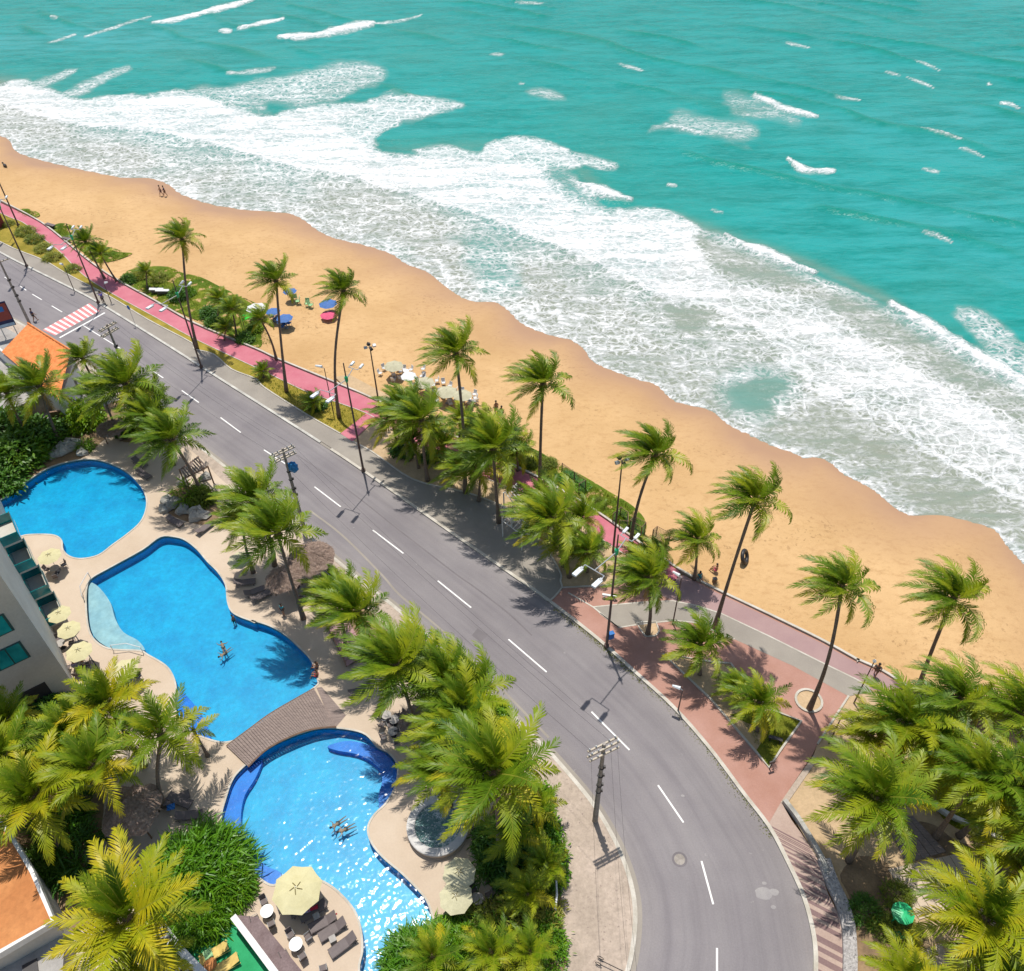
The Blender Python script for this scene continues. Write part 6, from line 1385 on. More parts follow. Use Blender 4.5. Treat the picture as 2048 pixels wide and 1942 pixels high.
def pergola(quad, h, n, m, label, post=m_wood2, base=.15, w_=.09, cross=True):
    q = W(quad, h+base); root = empty('pergola', (q[0].x, q[0].y, base), 0, label, 'pergola'); o_ = Vector((q[0].x, q[0].y, base)); a, b_, c, d = [p-o_ for p in q]
    for i in range(n):
        t = (i+.5)/n; p0, p1 = a.lerp(b_, t), d.lerp(c, t); b = MB(); b.tube([p0, p1], w_, m, 4); b.build('slat', root)
    for p0, p1 in ((a, b_), (d, c)): b = MB(); b.tube([p0-Vector((0, 0, .12)), p1-Vector((0, 0, .12))], w_*1.1, post, 4); b.build('beam', root)
    for p0 in (a, b_, c, d): b = MB(); b.tube([Vector((p0.x, p0.y, 0)), p0], .08, post, 5); b.build('post', root)
pergola(T('b', 1385,690, 1530,590, 1605,665, 1430,750), 2.6, 9, m_wood, 'grey slatted pergola roof beside the road right of the uppermost pool')
pergola(T('k', 800,870, 900,800, 1010,900, 870,960), 2.7, 6, m_white, 'white slatted pergola in the bed beside the esplanade', m_white, .1, .05)
pergola(T('k', 860,1010, 1000,1120, 940,1190, 790,1080), 2.4, 6, m_white, 'second white slatted pergola reaching over the esplanade kerb', m_white, .1, .04)
for (x, y, r_, lb) in ((500,540,1.3,'pale boulder at the top of the uppermost pool'),(560,500,1.0,'grey boulder right of the pale one over the uppermost pool'),(640,570,.8,'small rock at the pool top under the shrubs'),(430,580,.9,'dark rock on the left of the pale boulder'),
    (1320,960,1.2,'pale boulder between the two upper pools and the road'),(1280,1000,.8,'small rock left of the pale boulder'),(1530,1050,1.2,'flat greenish boulder beside the loungers'),(1420,1010,.9,'rock in the middle of the rock garden'),(1420,800,.8,'upright rock at the foot of the pergola'),(1590,760,.7,'rock at the pavement end of the pergola')):
    p = g(*T('b', x, y), .15); rs = random.Random(x); b = MB(); vs = []; n1, n2 = 9, 6
    for i in range(n2+1):
        for k in range(n1):
            t = 2*math.pi*k/n1; ph_ = math.pi*i/n2; rr = r_*(1+.22*math.sin(k*2.3+x)+.15*rs.uniform(-1, 1)); vs.append((rr*math.sin(ph_)*math.cos(t), rr*math.sin(ph_)*math.sin(t)*.8, max(-.1, rr*.6*math.cos(ph_)+.2)))
    b.add(vs, [(i*n1+k, (i+1)*n1+k, (i+1)*n1+(k+1) % n1, i*n1+(k+1) % n1) for i in range(n2) for k in range(n1)], m_rock); o = b.build('boulder', None, p, rs.uniform(0, 6)); tag(o, lb, 'rock', 'rocks of the hotel garden')

# ------------------------------------------------------------------ street lamps, poles, wires
def dirn(a, b_): d = Vector((b_[0]-a[0], b_[1]-a[1], 0)); return d.normalized()
def road_lamp(base, h, label, arm_to, arms=True, bz=.12):
    p = g(base[0], base[1], bz); root = empty('street_lamp', p, 0, label, 'street lamp', 'tall double armed street lamps'); q = g(arm_to[0], arm_to[1], 0); d = dirn((p.x, p.y), (q.x, q.y)); s = Vector((-d.y, d.x, 0))
    b = MB(); b.tube([(0, 0, 0), (0, 0, h*.5), (0, 0, h)], [.13, .1, .06], m_pole, 8); b.build('pole', root); b = MB(); b.lathe((0, 0, 0), [(.24, 0), (.24, .3), (.14, .35)], m_pole, 8); b.build('base_collar', root)
    za = h-2.0
    b = MB(); b.lathe((0, 0, za), [(.12, -.3), (.18, -.1), (.18, .3), (.1, .4)], m_pgreen, 8); b.build('clamp', root)
    for sg, L, hs in ((1, 3.0, 1.0), (-1, 1.3, .6)):
        b = MB(); e = d*sg*L+Vector((0, 0, za+.5)); b.tube([(0, 0, za), e], .05, m_steel, 5); b.tube([e-s*hs*.9, e, e+s*hs*.9], .04, m_steel, 5)
        for u in (-1, 1): b.tube([e+s*hs*.9*u, e+s*hs*.9*u+d*sg*.5], .04, m_steel, 5)
        ar = b.build('arm', root)
        for u in (-1, 1):
            c = e+s*hs*.9*u+d*sg*(.95 if sg > 0 else .7); sz = 1 if sg > 0 else .6; b = MB(); an_ = math.atan2(d.y, d.x)
            b.box(c, (1.0*sz, .38*sz, .16), m_lampw, an_, 0, -.12*sg); b.box(c-d*sg*.5*sz, (.25*sz, .22*sz, .13), m_steel, an_); b.build('lantern', ar)
    return root
road_lamp((1213,1293), 14.6, 'double armed street lamp at the plaza kerb with a blue box on its pole', (1100,1420))
road_lamp((727,942), 14.4, 'double armed street lamp at the kerb beside the pink crossing ramp', (640,1040))
road_lamp((403,735), 12.5, 'double armed street lamp on the esplanade kerb near the tall lone palm', (320,820))
road_lamp((197,606), 12.0, 'straight street lamp at the far end of the pedestrian crossing', (140,680))
road_lamp((54,533), 11.5, 'street lamp on the kerb at the upper left, above the shrub row', (20,590))
road_lamp((37,451), 12, 'farthest street lamp at the upper left edge beside the sidewalk', (0,500))
p = g(*T('j', 1613, 655), 1.6); q = g(1213, 1293, .12); b = MB(); b.box((0, 0, 0), (.5, .35, .65), m_blue, .3); b.box((0, 0, .36), (.55, .4, .08), m_blue, .3); o = b.build('litter_bin', None, Vector((q.x+.3, q.y+.1, 1.6))); tag(o, 'blue litter bin strapped to the lamp pole at the plaza', 'litter bin')
def beach_lamp(base, top, label, heads=4):
    p = g(base[0], base[1], .1); d = Vector(ray(*top)); dh = Vector((d.x, d.y)); t = (p.x*dh.x+p.y*dh.y)/dh.length_squared; h = CAM_H+d.z*t-.1; root = empty('beach_floodlight', p, 0, label, 'floodlight mast', 'floodlight masts by the beach')
    b = MB(); b.tube([(0, 0, 0), (0, 0, h)], [.12, .06], m_pole, 7); b.build('pole', root)
    for k in range(heads):
        t = k*1.5708+.4; c = Vector((.5*math.cos(t), .5*math.sin(t), h)); b = MB(); b.tube([(0, 0, h-.1), c], .03, m_steel, 4); b.box(c, (.35, .3, .3), m_dark if k % 2 else m_steel, t, .5); b.build('floodlight', root)
beach_lamp(T('l', 100,1330), T('l', 212,630), 'floodlight mast on the cycle path with a dark cluster head')
beach_lamp(T('v', 742,1238), T('v', 700,825), 'floodlight mast at the ramp junction near the cafe parasols')
def small_lamp(base, top, label, tilt=(0, 0), grp='low walkway lamps'):
    p = g(base[0], base[1], .13); d = Vector(ray(*top)); dh = Vector((d.x, d.y)); t = (p.x*dh.x+p.y*dh.y)/dh.length_squared; h = max(2, CAM_H+d.z*t-.1); root = empty('walkway_lamp', p, 0, label, 'lamp post', grp)
    b = MB(); b.tube([(0, 0, 0), (0, 0, h)], [.07, .045], m_pole, 6); b.build('pole', root); b = MB(); v_ = Vector((tilt[0], tilt[1], 0)); b.tube([(0, 0, h), v_*.4+Vector((0, 0, h+.15))], .035, m_steel, 4); b.tube([v_*.3+Vector((0, 0, h+.15)), v_*1.3+Vector((0, 0, h+.1))], [.17, .1], m_lampw, 6); b.build('lantern', root)
small_lamp(T('m', 562,570), T('m', 612,215), 'low lamp with white lantern between plaza and cycle path', (-.5, .5)); small_lamp(T('m', 603,1240), T('m', 600,1075), 'low lamp on the plaza kerb beside the triangular planter', (-.6, .3)); small_lamp((1658,1486), (1640,1415), 'low lamp lying over the palm shade beside the planter ring', (.9, -.4))
small_lamp(T('p', 460,1475), T('p', 625,1130), 'lamp with a white globe beside the walker at the end of the cycle path', (.1, .1)); small_lamp(T('a', 575,780), T('a', 512,580), 'low lamp at the end of the shrub row near the crossing', (-.5, .3)); small_lamp(T('a', 860,870), T('a', 845,720), 'low lamp next to the cyclist at the crossing', (.3, .3))
small_lamp(T('v', 470,1195), T('v', 428,950), 'thin lamp on the verge left of the kinked palm, with pale heads', (-.8, .3))
def utility_pole(base, h, label, along, dbl=True, bz=.13):
    p = g(base[0], base[1], bz); q = g(along[0], along[1], bz); d = dirn((p.x, p.y), (q.x, q.y)); an_ = math.atan2(d.y, d.x); s = Vector((-d.y, d.x, 0)); root = empty('utility_pole', p, 0, label, 'utility pole', 'concrete utility poles along the road')
    b = MB(); b.tube([(0, 0, 0), (0, 0, h*.5), (0, 0, h)], [.22, .17, .12], m_conc, 6); b.build('pole', root); tips = []
    for k in range(2 if dbl else 1):
        for side in ((-.16, .16) if dbl else (.14,)):
            zz = h-.35-k*.75; c = s*side+Vector((0, 0, zz)); b = MB(); b.box(c, (2.3, .11, .13), m_crossarm, an_); a_ = b.build('crossarm', root)
            for u in (-1.0, -.5, .5, 1.0):
                b = MB(); b.lathe(c+d*u+Vector((0, 0, .06)), [(.03, 0), (.07, .05), (.04, .1), (.07, .15), (.02, .2)], m_steel, 6); b.build('insulator', a_)
    for u in (-1.0, .5, 1.0): tips.append(Vector(p)+d*u+Vector((0, 0, h-.1)))
    b = MB()
    for zz in (h*.42, h*.5, h*.62, h*.72): b.lathe((0, 0, zz), [(.2, -.05), (.24, 0), (.2, .05)], m_dark, 6); b.box((.2, 0, zz+.1), (.18, .16, .25), m_dark)
    b.build('cable_brackets', root); return tips, Vector(p), h
pw = []
pw.append(utility_pole((-70,600), 10.5, 'utility pole off the left edge carrying the wires', (-30,580)))
pw.append(utility_pole((65,659), 10.4, 'utility pole at the left beside the billboard', (110,640), False))
t2 = g(*T('a', 945,1190), 11.0); pw.append(utility_pole((275,800), 10.8, 'utility pole half hidden by palms right of the orange roof', (320,770), True))
pw.append(utility_pole((607,1052), 10.6, 'utility pole with a crossarm and a blue sack beside the thatched kiosk', (650,1030), True))
pw.append(utility_pole((1190,1642), 11.4, 'utility pole on the bend with four pale crossarm beams', (1290,1590), True))
pw.append(utility_pole((1215,2080), 11.0, 'utility pole below the bottom edge carrying the wires', (1320,2070), True))
SPAN = ['leaving the frame left of the billboard', 'between the billboard pole and the roof pole', 'between the roof pole and the blue sack pole', 'between the blue sack pole and the bend', 'from the bend pole to the bottom edge']
for a_, b_ in zip(pw[:-1], pw[1:]):
    for k_, (s_, e_) in enumerate(zip(a_[0], b_[0])):
        P = [s_.lerp(e_, t/10)-Vector((0, 0, .9*4*(t/10)*(1-t/10))) for t in range(11)]; mb = MB(); mb.tube(P, .009, m_dark, 3, False); o = mb.build('power_line'); tag(o, ['street side', 'middle', 'garden side'][k_]+' overhead wire '+SPAN[pw.index(a_)], 'wire', 'overhead wires along the road')
p = pw[3][1]; b = MB(); rs = random.Random(1); vs = []
for i in range(7):
    for k in range(9): t = 2*math.pi*k/9; ph_ = math.pi*i/6; r_ = .5*(1+.2*rs.uniform(-1, 1)); vs.append((r_*math.sin(ph_)*math.cos(t)+.55, r_*math.sin(ph_)*math.sin(t), 8.2+r_*1.1*math.cos(ph_)))
b.add(vs, [(i*9+k, (i+1)*9+k, (i+1)*9+(k+1) % 9, i*9+(k+1) % 9) for i in range(6) for k in range(9)], plain('blue_sack', (.02, .22, .5), .6)); b.tube([(0, 0, 8.7), (.55, 0, 8.8)], .04, m_blue, 4); o = b.build('blue_sack', None, p); tag(o, 'crumpled blue sack hanging on the utility pole over the road', 'sack')
def sign(base, h, label, m=m_blue, round_=True, face=(-.5, -.8)):
    p = g(base[0], base[1], .13); root = empty('road_sign', p, math.atan2(face[1], face[0]), label, 'road sign', 'small road signs'); b = MB(); b.tube([(0, 0, 0), (0, 0, h)], .03, m_steel, 5); b.build('post', root)
    b = MB(); b.tube([(.04, 0, h-.3), (.07, 0, h-.3)], .32, m, 16); b.build('panel', root)
sign(T('a', 1045,1040), 3.0, 'round blue sign on a thin post at the esplanade kerb'); 
p = g(*T('i', 1540,1640), .14); r_ = empty('bicycle_rack', p, -.45, 'small dark metal rack at the bottom edge of the speckled pavement', 'bicycle rack'); b = MB(); b.tube([(0, 0, .5), (2.2, 0, .5)], .03, m_dark, 4); b.build('rail', r_)
for x in (0, 2.2):
    for y in (-.2, .2): b = MB(); b.tube([(x+.22*math.cos(t*.7), y+.0, .28+.22*math.sin(t*.7)) for t in range(10)], .025, m_dark, 4); b.build('hoop', r_)
p = g(*T('i', 1285, 905), .14); b = MB(); b.tube([(0, 0, 0), (0, 0, .6), (.15, .25, .9)], .03, m_dark, 4); o = b.build('standpipe', None, p); tag(o, 'little dark standpipe between hedge and speckled pavement', 'standpipe')

# mesh fences and cages at the sand edge
def mesh_panel(quad, h, label, nx_=9, nz=5):
    P = W(quad, .0); root = empty('mesh_fence', P[0], 0, label, 'fence', 'green mesh fences at the sand edge'); o_ = P[0]
    for a_, b_ in zip(P[:-1], P[1:]):
        a_ = a_-o_; b_ = b_-o_; b = MB(); b.tube([a_, a_+Vector((0, 0, h))], .05, m_wood2, 5); b.build('post', root)
        b = MB(); b.tube([a_+Vector((0, 0, h)), b_+Vector((0, 0, h))], .035, m_wood2, 4); b.build('top_rail', root)
        b = MB(); n_ = max(4, int((b_-a_).length/.16))
        for i in range(n_): p_ = a_.lerp(b_, (i+.5)/n_); b.tube([p_+Vector((0, 0, .05)), p_+Vector((0, 0, h))], .014, m_pgm, 3, False)
        for j in range(int(h/.18)): z_ = .1+j*.18; b.tube([a_+Vector((0, 0, z_)), b_+Vector((0, 0, z_))], .014, m_pgm, 3, False)
        b.build('mesh', root)
    b = MB(); b.tube([b_, b_+Vector((0, 0, h))], .05, m_wood2, 5); b.build('post', root)
m_pgm = plain('mesh_green', (.03, .12, .06), .6)
mesh_panel(T('k', 1250,720, 1345,790, 1432,850, 1380,880), 1.5, 'green mesh fence around the upper planting at the sand edge')
mesh_panel(T('k', 1640,1110, 1700,1060, 1755,1100, 1755,1170, 1690,1160), 1.5, 'green mesh cage beside the floodlight mast')
mesh_panel(T('k', 1770,1160, 1860,1215, 1890,1180, 1800,1130, 1770,1160), 1.5, 'small mesh cage at the foot of the leaning palm')
mesh_panel(T('l', 400,1240, 500,1310, 530,1270, 430,1215, 400,1240), 1.6, 'mesh cage with a white top between two palms at the sand edge')

# ------------------------------------------------------------------ beach things
BG = 'cream parasols of the beach cafe'
def bpar(t_, x, y, r_, m, lb, grp, h=2.1):
    q_ = g(*T(t_, x, y), h-.15); z = gs(*T(t_, x, y)).z; return parasol(Vector((q_.x, q_.y, z)), r_, h, m, lb, grp, vent=False, rz=R(x % 45))
bpar('v', 810,925,1.25,m_beachp,'cream cafe parasol farthest up the beach', BG); bpar('v', 895,985,1.0,m_whitep,'white cafe parasol second from the upper end', BG); bpar('v', 985,1018,1.25,m_beachp,'cream cafe parasol in the middle of the row', BG)
bpar('v', 1110,1070,1.3,m_beachp,'cream cafe parasol just left of the tall cafe palm', BG); bpar('v', 1200,1090,1.2,m_beachp,'cream cafe parasol behind the tall cafe palm trunk', BG)
BB = 'parasols near the beach turf'
bpar('h', 430,815,1.4,m_whitep,'white beach tent parasol above the green tarp', BB); bpar('h', 560,848,1.05,m_bluep,'blue beach parasol left of the tall palm trunk', BB, 1.9); bpar('h', 650,898,1.15,m_bluep,'blue beach parasol right of the tall palm trunk', BB, 1.9)
bpar('h', 690,690,1.0,m_bluep,'small blue parasol seen through the palm fronds', BB, 1.9); bpar('h', 990,870,1.2,m_pinkc,'pink beach parasol lying low under the kinked palm', BB, 1.0); bpar('h', 985,780,1.3,m_bluep,'blue parasol hidden behind the crown of the kinked palm', BB, 1.9)
tq = W(T('h', 300,890, 420,855, 440,890, 330,935), 2.3); r_ = empty('tarp_shelter', (tq[0].x, tq[0].y, -.1), 0, 'bright green tarp shelter in the scrub', 'tarp shelter'); o_ = Vector((tq[0].x, tq[0].y, -.1)); b = MB(); vs = []
A_, B_, C_, D_ = [p-o_ for p in tq]
for i in range(7):
    for j in range(7): p = A_.lerp(B_, i/6).lerp(D_.lerp(C_, i/6), j/6); vs.append((p.x, p.y, p.z+.3*math.sin(math.pi*j/6)-.15*math.sin(math.pi*i/6)))
b.add(vs, [(i*7+j, (i+1)*7+j, (i+1)*7+j+1, i*7+j+1) for i in range(6) for j in range(6)], m_tarp); b.build('tarp', r_)
for p in (A_, B_, C_, D_): b = MB(); b.tube([(p.x, p.y, 0), (p.x, p.y, p.z)], .04, m_wood2, 4); b.build('pole', r_)
pc = MB(); pc.box((0, 0, .42), (.48, .46, .04), m_whitep); pc.box((0, -.24, .68), (.46, .04, .5), m_whitep, rx=R(14))
for sx in (-.2, .2):
    for sy in (-.2, .2): pc.tube([(sx, sy, 0), (sx*.9, sy*.9, .42)], .02, m_whitep, 4)
    pc.tube([(sx*1.15, -.2, .63), (sx*1.15, .22, .63), (sx*1.1, .22, .42)], .022, m_whitep, 4)
PCM = pc.mesh('plastic_chair'); PCB = PCM.copy(); PCB.materials[0] = m_bluep; PCB.name = 'blue_chair'; PCG = PCM.copy(); PCG.materials[0] = m_ltgreen; rs = random.Random(9)
tb = MB(); tb.lathe((0, 0, 0), [(.38, .68), (.4, .7), (.01, .71)], m_whitep, 12); tb.tube([(0, 0, 0), (0, 0, .68)], .04, m_whitep, 5); tb.lathe((0, 0, 0), [(.25, 0), (.2, .04), (.05, .06)], m_whitep, 8); TBM = tb.mesh('plastic_table')
names = ['farthest cream cafe parasol', 'white cafe parasol', 'middle cream cafe parasol', 'cafe parasol left of the tall palm', 'cafe parasol behind the palm trunk', 'lower end of the beach cafe']
for ci, (x, y, nchr) in enumerate(((810,985,7),(885,990,6),(965,1060,8),(1085,1095,8),(1160,1130,8),(1235,1145,7))):
    c = gs(*T('v', x, y)); o = mobj('plastic_table', TBM, None, c); tag(o, 'white plastic table under the '+names[ci], 'table', 'white plastic tables of the beach cafe')
    for k in range(nchr):
        t = k*2.4+ci; rr = .75+.55*(k % 3)*.9; p = c+Vector((math.cos(t)*rr*1.3, math.sin(t)*rr, 0)); o = mobj('plastic_chair', PCM, None, p, t+math.pi/2+rs.uniform(-.5, .5)); tag(o, ('inner ' if rr < 1 else 'outer ' if rr > 1.5 else '')+'white plastic chair '+side8(t)+' of the '+names[ci], 'chair', 'white chairs around the '+names[ci])
    if ci % 2: cloth(*T('v', x+20, y-10), .9, .6, m_greyw2, 'grey cloth heap at the '+names[ci], .5)
for k, (x, y) in enumerate(((560,925),(590,940),(620,975),(660,985),(690,975),(640,1000))): p = gs(*T('h', x, y)); o = mobj('beach_chair', PCB, None, p, k*1.1); tag(o, ['leftmost','second','third','right upper','far right','lowest'][k]+' blue beach chair near the two blue parasols', 'chair', 'blue beach chairs by the tall palm'); o.scale = (1.25,)*3
for k, (x, y) in enumerate(((735,775),(760,805),(835,825),(860,835))): p = gs(*T('h', x, y)); o = mobj('beach_chair', PCG, None, p, k*1.3+.5); tag(o, ['leftmost','second','third','rightmost'][k]+' pale green beach chair on the open sand between the palms', 'chair', 'green beach chairs on the open sand'); o.scale = (1.3,)*3
for k, (x, y) in enumerate(((1215,790),(1262,800))): p = g(*T('a', x, y), .1); b = MB(); b.box((0, 0, .5), (1.9, .6, .12), m_whitep, rz=.2, ry=.15); b.box((0, 0, .2), (1.5, .4, .3), m_greyw, rz=.2); o = b.build('surf_rack', None, p); tag(o, ['left', 'right'][k]+' one of two white boards lying in the scrub', 'board', 'white boards in the scrub')
p = gs(*T('m', 1135, 100)); b = MB(); vs = []
for i in range(20):
    for k in range(8): t, q_ = 2*math.pi*i/20, 2*math.pi*k/8; vs.append(((.62+.2*math.cos(q_))*math.cos(t), .2*math.sin(q_), .82+(.62+.2*math.cos(q_))*math.sin(t)))
b.add(vs, [(i*8+k, ((i+1) % 20)*8+k, ((i+1) % 20)*8+(k+1) % 8, i*8+(k+1) % 8) for i in range(20) for k in range(8)], m_black); o = b.build('inner_tube', None, p, .9, True); o.rotation_euler = (R(-25), 0, 1.1); tag(o, 'black inner tube standing in the sand by the tall leaning palm', 'inner tube')
p = gs(*T('m', 882, 252)); b = MB(); b.box((0, 0, .3), (.35, .3, .6), m_wood2); b.box((0, 0, .62), (.4, .35, .06), m_dark); o = b.build('cool_box', None, p, .2); tag(o, 'small brown box with dark lid on the sand below the reclining person', 'box')
p = g(*T('m', 130, 385), .14); b = MB(); b.tube([(0, 0, .45), (1.4, 0, .45)], .14, m_whitep, 5); b.box((.2, 0, .2), (.1, .4, .4), m_steel); b.box((1.2, 0, .2), (.1, .4, .4), m_steel); o = b.build('bench', None, p, 2.9); tag(o, 'pale bench in palm shade on the grey plaza path', 'bench')
for (x, y, lb) in ((1350,1475,'dark bench at the lower end of the triangular planter'),): p = g(*T('m', x, y), .14); b = MB(); b.box((0, 0, .42), (1.1, .3, .07), m_dark); b.box((-.4, 0, .2), (.1, .3, .4), m_dark); b.box((.4, 0, .2), (.1, .3, .4), m_dark); o = b.build('bench', None, p, -.35); tag(o, lb, 'bench')
p = g(*T('n', 1310, 148), .14); r_ = empty('planter_post', p, 0, 'short leaning dark post at the lower tip of the triangular planter', 'post'); b = MB(); b.tube([(0, 0, 0), (0, 0, 1.1)], .05, m_dark, 5); b.box((0, 0, 1.1), (.5, .1, .3), m_dark, .3); b.build('sign_post', r_)
for (x, y, w_, lb) in ((395, 285, 1.2, 'small dark bench at the sand edge by the first turf patch'), (520, 390, 1.0, 'small dark bench beside the second turf patch')): p = g(*T('a', x, y), .05); b = MB(); b.box((0, 0, .4), (w_*1.6, .6, .1), m_greyw, -.5); b.box((0, 0, .2), (w_*1.2, .4, .3), m_dark, -.5); o = b.build('bench', None, p); tag(o, lb, 'bench')
# play pieces in the park
p = g(*T('o', 840, 1425), .8); r_ = empty('play_slide', (p.x, p.y, .11), .3, 'round green top of a play tower in the park shade', 'playground'); b = MB(); b.lathe((0, 0, 0), [(.75, 1.5), (.75, 1.62), (.01, 1.75)], m_pgreen, 10); b.build('roof', r_)
for t in range(4): b = MB(); b.tube([(.5*math.cos(t*1.57), .5*math.sin(t*1.57), 0), (.5*math.cos(t*1.57), .5*math.sin(t*1.57), 1.5)], .05, m_pgreen, 5); b.build('post', r_)
p = g(*T('o', 880, 1570), .5); r_ = empty('play_bench', (p.x, p.y, .11), .1, 'small green play bench below the play tower', 'playground'); b = MB(); b.box((0, 0, .5), (1.3, .5, .1), m_pgreen); b.build('seat', r_); b = MB(); b.box((0, 0, .22), (1.0, .3, .44), m_pgreen); b.build('support', r_)
p = g(*T('o', 1890, 1640), .5); r_ = empty('blue_bin', (p.x, p.y, .11), .4, 'light blue bin at the right edge by the pale boardwalk', 'bin'); b = MB(); b.box((0, 0, .45), (.6, .6, .9), m_bluep); b.build('body', r_); b = MB(); b.box((0, 0, .93), (.68, .68, .07), m_blue); b.build('lid', r_)

# ------------------------------------------------------------------ people
def skin_mesh(name, nodes, edges, m, parent, sub=1):
    me = bpy.data.meshes.new(name); me.from_pydata([n[0] for n in nodes], edges, []); me.materials.append(m); o = mobj(name, me, parent)
    md_ = o.modifiers.new('grow', 'SKIN'); md_.use_smooth_shade = True
    sv = me.skin_vertices[0].data
    for i, n in enumerate(nodes): sv[i].radius = (n[1], n[1]*(n[2] if len(n) > 2 else 1)); sv[i].use_root = (i == 0)
    s_ = o.modifiers.new('smooth', 'SUBSURF'); s_.levels = sub; s_.render_levels = sub; return o
def person(loc, rz, pose, label, shirt=None, shorts=m_navy, hair=m_hair, grp=None, skin=m_skin, scale=1.0):
    root = empty('person', loc, rz, label, 'person', grp); root.scale = (scale,)*3
    if pose in ('stand', 'walk', 'ride'):
        st = .28 if pose == 'walk' else .05; hp = Vector((0, 0, .93)); ch = Vector((0, .02, 1.32)); nk = Vector((0, .03, 1.5)); hd = Vector((0, .05, 1.63))
        kn = [Vector((-.1, st*.6+.03, .5)), Vector((.1, -st*.4+.03, .5))]; an_ = [Vector((-.1, st, .08)), Vector((.11, -st, .1))]; ft = [a+Vector((0, .16, -.04)) for a in an_]
        el = [Vector((-.26, -st*.5, 1.14)), Vector((.26, st*.5, 1.14))]; ha = [Vector((-.27, -st*.4+.12, .88)), Vector((.27, st*.8+.1, .9))]
        if pose == 'ride': kn = [Vector((-.12, .35, .75)), Vector((.12, .3, .6))]; an_ = [Vector((-.12, .2, .35)), Vector((.12, .15, .2))]; ft = [a+Vector((0, .16, -.02)) for a in an_]; ch = Vector((0, .15, 1.3)); nk = Vector((0, .22, 1.46)); hd = Vector((0, .28, 1.58)); el = [Vector((-.24, .35, 1.12)), Vector((.24, .35, 1.12))]; ha = [Vector((-.22, .55, 1.05)), Vector((.22, .55, 1.05))]
    elif pose == 'sit':
        hp = Vector((0, 0, .45)); ch = Vector((0, -.08, .85)); nk = Vector((0, -.08, 1.02)); hd = Vector((0, -.04, 1.15)); kn = [Vector((-.13, .42, .5)), Vector((.13, .42, .5))]; an_ = [Vector((-.13, .5, .1)), Vector((.13, .48, .1))]; ft = [a+Vector((0, .15, -.04)) for a in an_]; el = [Vector((-.25, .05, .68)), Vector((.25, .05, .68))]; ha = [Vector((-.18, .3, .6)), Vector((.18, .3, .6))]
    else:      # lie / swim : body along +y, height low
        z = .12; hp = Vector((0, 0, z)); ch = Vector((0, .4, z+.03)); nk = Vector((0, .56, z+.06)); hd = Vector((0, .7, z+.1)); kn = [Vector((-.12, -.42, z)), Vector((.14, -.4, z-.02))]; an_ = [Vector((-.14, -.82, z-.03)), Vector((.2, -.8, z-.05))]; ft = [a+Vector((0, -.14, 0)) for a in an_]; el = [Vector((-.38, .6, z)), Vector((.36, .35, z))]; ha = [Vector((-.45, .85, z)), Vector((.58, .45, z))]
    sh = [ch+Vector((-.19, 0, .04)), ch+Vector((.19, 0, .04))]
    if pose in ('lie', 'swim'): sh = [ch+Vector((-.19, .04, 0)), ch+Vector((.19, .04, 0))]
    hj = [hp+Vector((-.1, 0, -.04)), hp+Vector((.1, 0, -.04))]
    nodes = [(hp, .14), ((hp+ch)/2, .125), (ch, .15), (nk, .055), (hd-(hd-nk)*.25, .08), (hd+(hd-nk)*.35, .1)]; edges = [(0, 1), (1, 2), (2, 3), (3, 4), (4, 5)]
    for i in (0, 1):
        k = len(nodes); nodes += [(hj[i], .105), (kn[i], .065), (an_[i], .042), (ft[i], .04)]; edges += [(0, k), (k, k+1), (k+1, k+2), (k+2, k+3)]
        k = len(nodes); nodes += [(sh[i], .062), (el[i], .045), (ha[i], .03), (ha[i]+(ha[i]-el[i]).normalized()*.09, .035)]; edges += [(2, k), (k, k+1), (k+1, k+2), (k+2, k+3)]
    skin_mesh('body', nodes, edges, skin, root)
    up_ = (hd-nk).normalized(); b = MB(); b.ball(hd+up_*.06+Vector((0, -.015, .015)), (.115, .12, .11), hair, 9, 6); b.build('hair', root, smooth=True)
    skin_mesh('shorts', [(hp+(ch-hp)*.1, .155), (hj[0], .125), (hj[0].lerp(kn[0], .55), .1), (hj[1], .125), (hj[1].lerp(kn[1], .55), .1)], [(0, 1), (1, 2), (0, 3), (3, 4)], shorts, root)
    if shirt: skin_mesh('shirt', [(hp+(ch-hp)*.15, .15), ((hp+ch)/2, .15), (ch, .17), (sh[0], .085), (sh[0].lerp(el[0], .6), .07), (sh[1], .085), (sh[1].lerp(el[1], .6), .07)], [(0, 1), (1, 2), (2, 3), (3, 4), (2, 5), (5, 6)], shirt, root)
    return root
BW_ = 'two people walking at the waterline'
p = gs(324, 392); person(p, 1.9, 'walk', 'person in dark shorts walking at the waterline, left one of the pair', None, m_navy, grp=BW_, scale=1.1); p = gs(332, 393); person(p, 1.9, 'walk', 'person in dark top walking at the waterline, right one of the pair', m_navy, m_dark, grp=BW_, scale=1.1)
person(gs(*T('k', 745, 262)), .4, 'stand', 'bare chested person standing on the sand by the palm in the path', None, m_wood2, scale=1.1); person(gs(*T('k', 790, 300)), 2.0, 'walk', 'person in dark clothes walking on the sand below the standing one', m_dark, m_navy, scale=1.1)
person(gs(*T('m', 890, 172)), .9, 'sit', 'person reclining on the sand with legs stretched, near the inner tube', None, m_pinkc); person(gs(*T('m', 765, 235)), 3.4, 'sit', 'person in teal seated at the foot of the slim palm', m_tealc, m_tealc)
person(g(*T('p', 632, 1245), .13), 2.4, 'walk', 'person in dark clothes walking on the mauve cycle path by the lamp', m_dark, m_wood2, scale=1.08)
person(g(*T('a', 275, 1015), .01), -.8, 'walk', 'pedestrian in dark clothes crossing the road near the red crossing', m_navy, m_dark, scale=1.15)
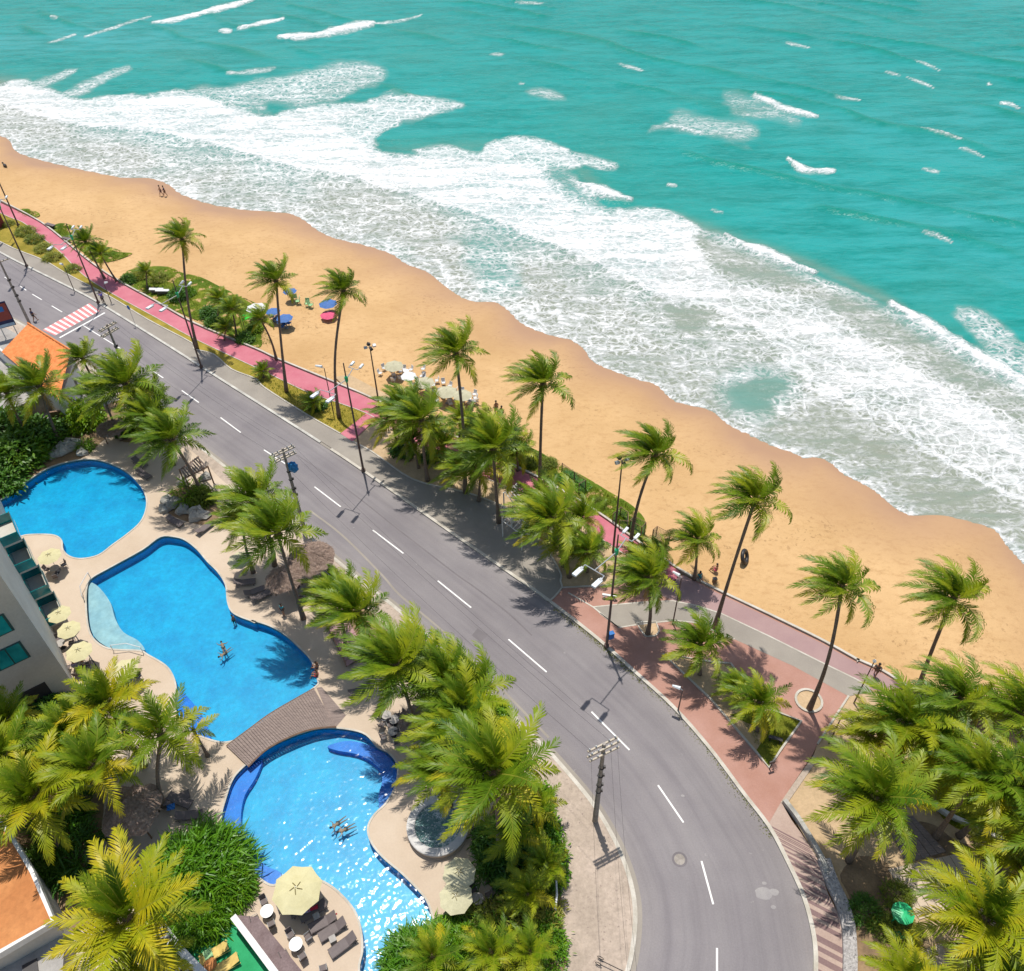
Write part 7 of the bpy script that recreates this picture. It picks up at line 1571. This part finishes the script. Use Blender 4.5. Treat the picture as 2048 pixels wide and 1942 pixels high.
cp = g(*T('a', 808, 880), .13); person(cp+Vector((0, 0, .05)), .7, 'ride', 'cyclist in a blue top at the end of the crossing', plain('violet_cloth', (.12, .1, .35)), m_dark, scale=1.1)
bk = empty('bicycle', cp, .7, 'dark bicycle ridden by the cyclist in the blue top', 'bicycle')
for y in (-.5, .55): b = MB(); b.tube([(0, y+.33*math.cos(t*.5236), .34+.33*math.sin(t*.5236)) for t in range(13)], .025, m_black, 4); b.build('wheel', bk)
b = MB(); b.tube([(0, -.5, .34), (0, 0, .32), (0, .42, .85), (0, .55, .34)], .022, m_dark, 4); b.tube([(0, 0, .32), (0, -.12, .85), (0, .42, .85)], .022, m_dark, 4); b.build('frame', bk)
b = MB(); b.box((0, -.14, .9), (.14, .26, .05), m_black); b.build('saddle', bk); b = MB(); b.tube([(-.25, .48, 1.02), (0, .42, .95), (.25, .48, 1.02)], .018, m_steel, 4); b.build('handlebar', bk)
SW = 'swimmers in the hotel pools'
for (t_, x, y, rz_, lb, ps) in (('c', 1722,745,.5,'swimmer in the middle pool, upper of the pair','swim'), ('c', 1735,790,2.4,'swimmer in the middle pool, lower of the pair','swim'), ('c', 1803,535,1.2,'bather at the narrow waist of the middle pool','stand'), ('e', 1065,560,2.2,'swimmer in the lowest pool, left of the pair','swim'), ('e', 1125,605,2.0,'swimmer in the lowest pool, right of the pair','swim')):
    p = g(*T(t_, x, y), .05); person(Vector((p.x, p.y, -.2 if ps == 'swim' else -.85)), rz_, ps, lb, None, m_dark, grp=SW, scale=.84)
person(Vector((*g(*T('f', 900, 905), .2).xy, -.25)), 1.4, 'sit', 'person sitting on the pool rim by the footbridge, upper one', None, m_navy); person(Vector((*g(*T('f', 900, 965), .2).xy, -.25)), 1.5, 'sit', 'person sitting on the pool rim by the footbridge, lower one', None, m_red)
person(Vector((*g(*T('c', 575, 885), .8).xy, DZ)), .5, 'sit', 'guest in a lilac top at the shaded hotel table', plain('lilac_top', (.4, .35, .6)), m_dark); person(Vector((*g(*T('c', 640, 880), .8).xy, DZ)), 2.6, 'sit', 'guest in grey at the shaded hotel table, right one', m_greyw2, m_dark)
person(Vector((*g(*T('f', 640, 470), .8).xy, DZ)), 2.6, 'stand', 'person with a teal towel walking between kiosk and pool', m_tealc, m_dark)
person(Vector((*g(*T('f', 1380, 1260), .8).xy, DZ)), 1.0, 'sit', 'guest in red at the shaded tables by the bridge', m_red, m_dark)
p = gs(11, 334); b = MB(); b.ball((0, 0, .35), (.3, .6, .25), m_dark, 8, 5); b.ball((0, .65, .6), .17, m_dark, 7, 4)
for sx in (-.14, .14):
    for sy in (-.4, .4): b.tube([(sx, sy, .3), (sx, sy, 0)], .05, m_dark, 4)
b.tube([(0, -.55, .4), (0, -.8, .7)], .03, m_dark, 4); o = b.build('dog', None, p, .8); tag(o, 'small dark dog on the sand at the upper left edge', 'dog')
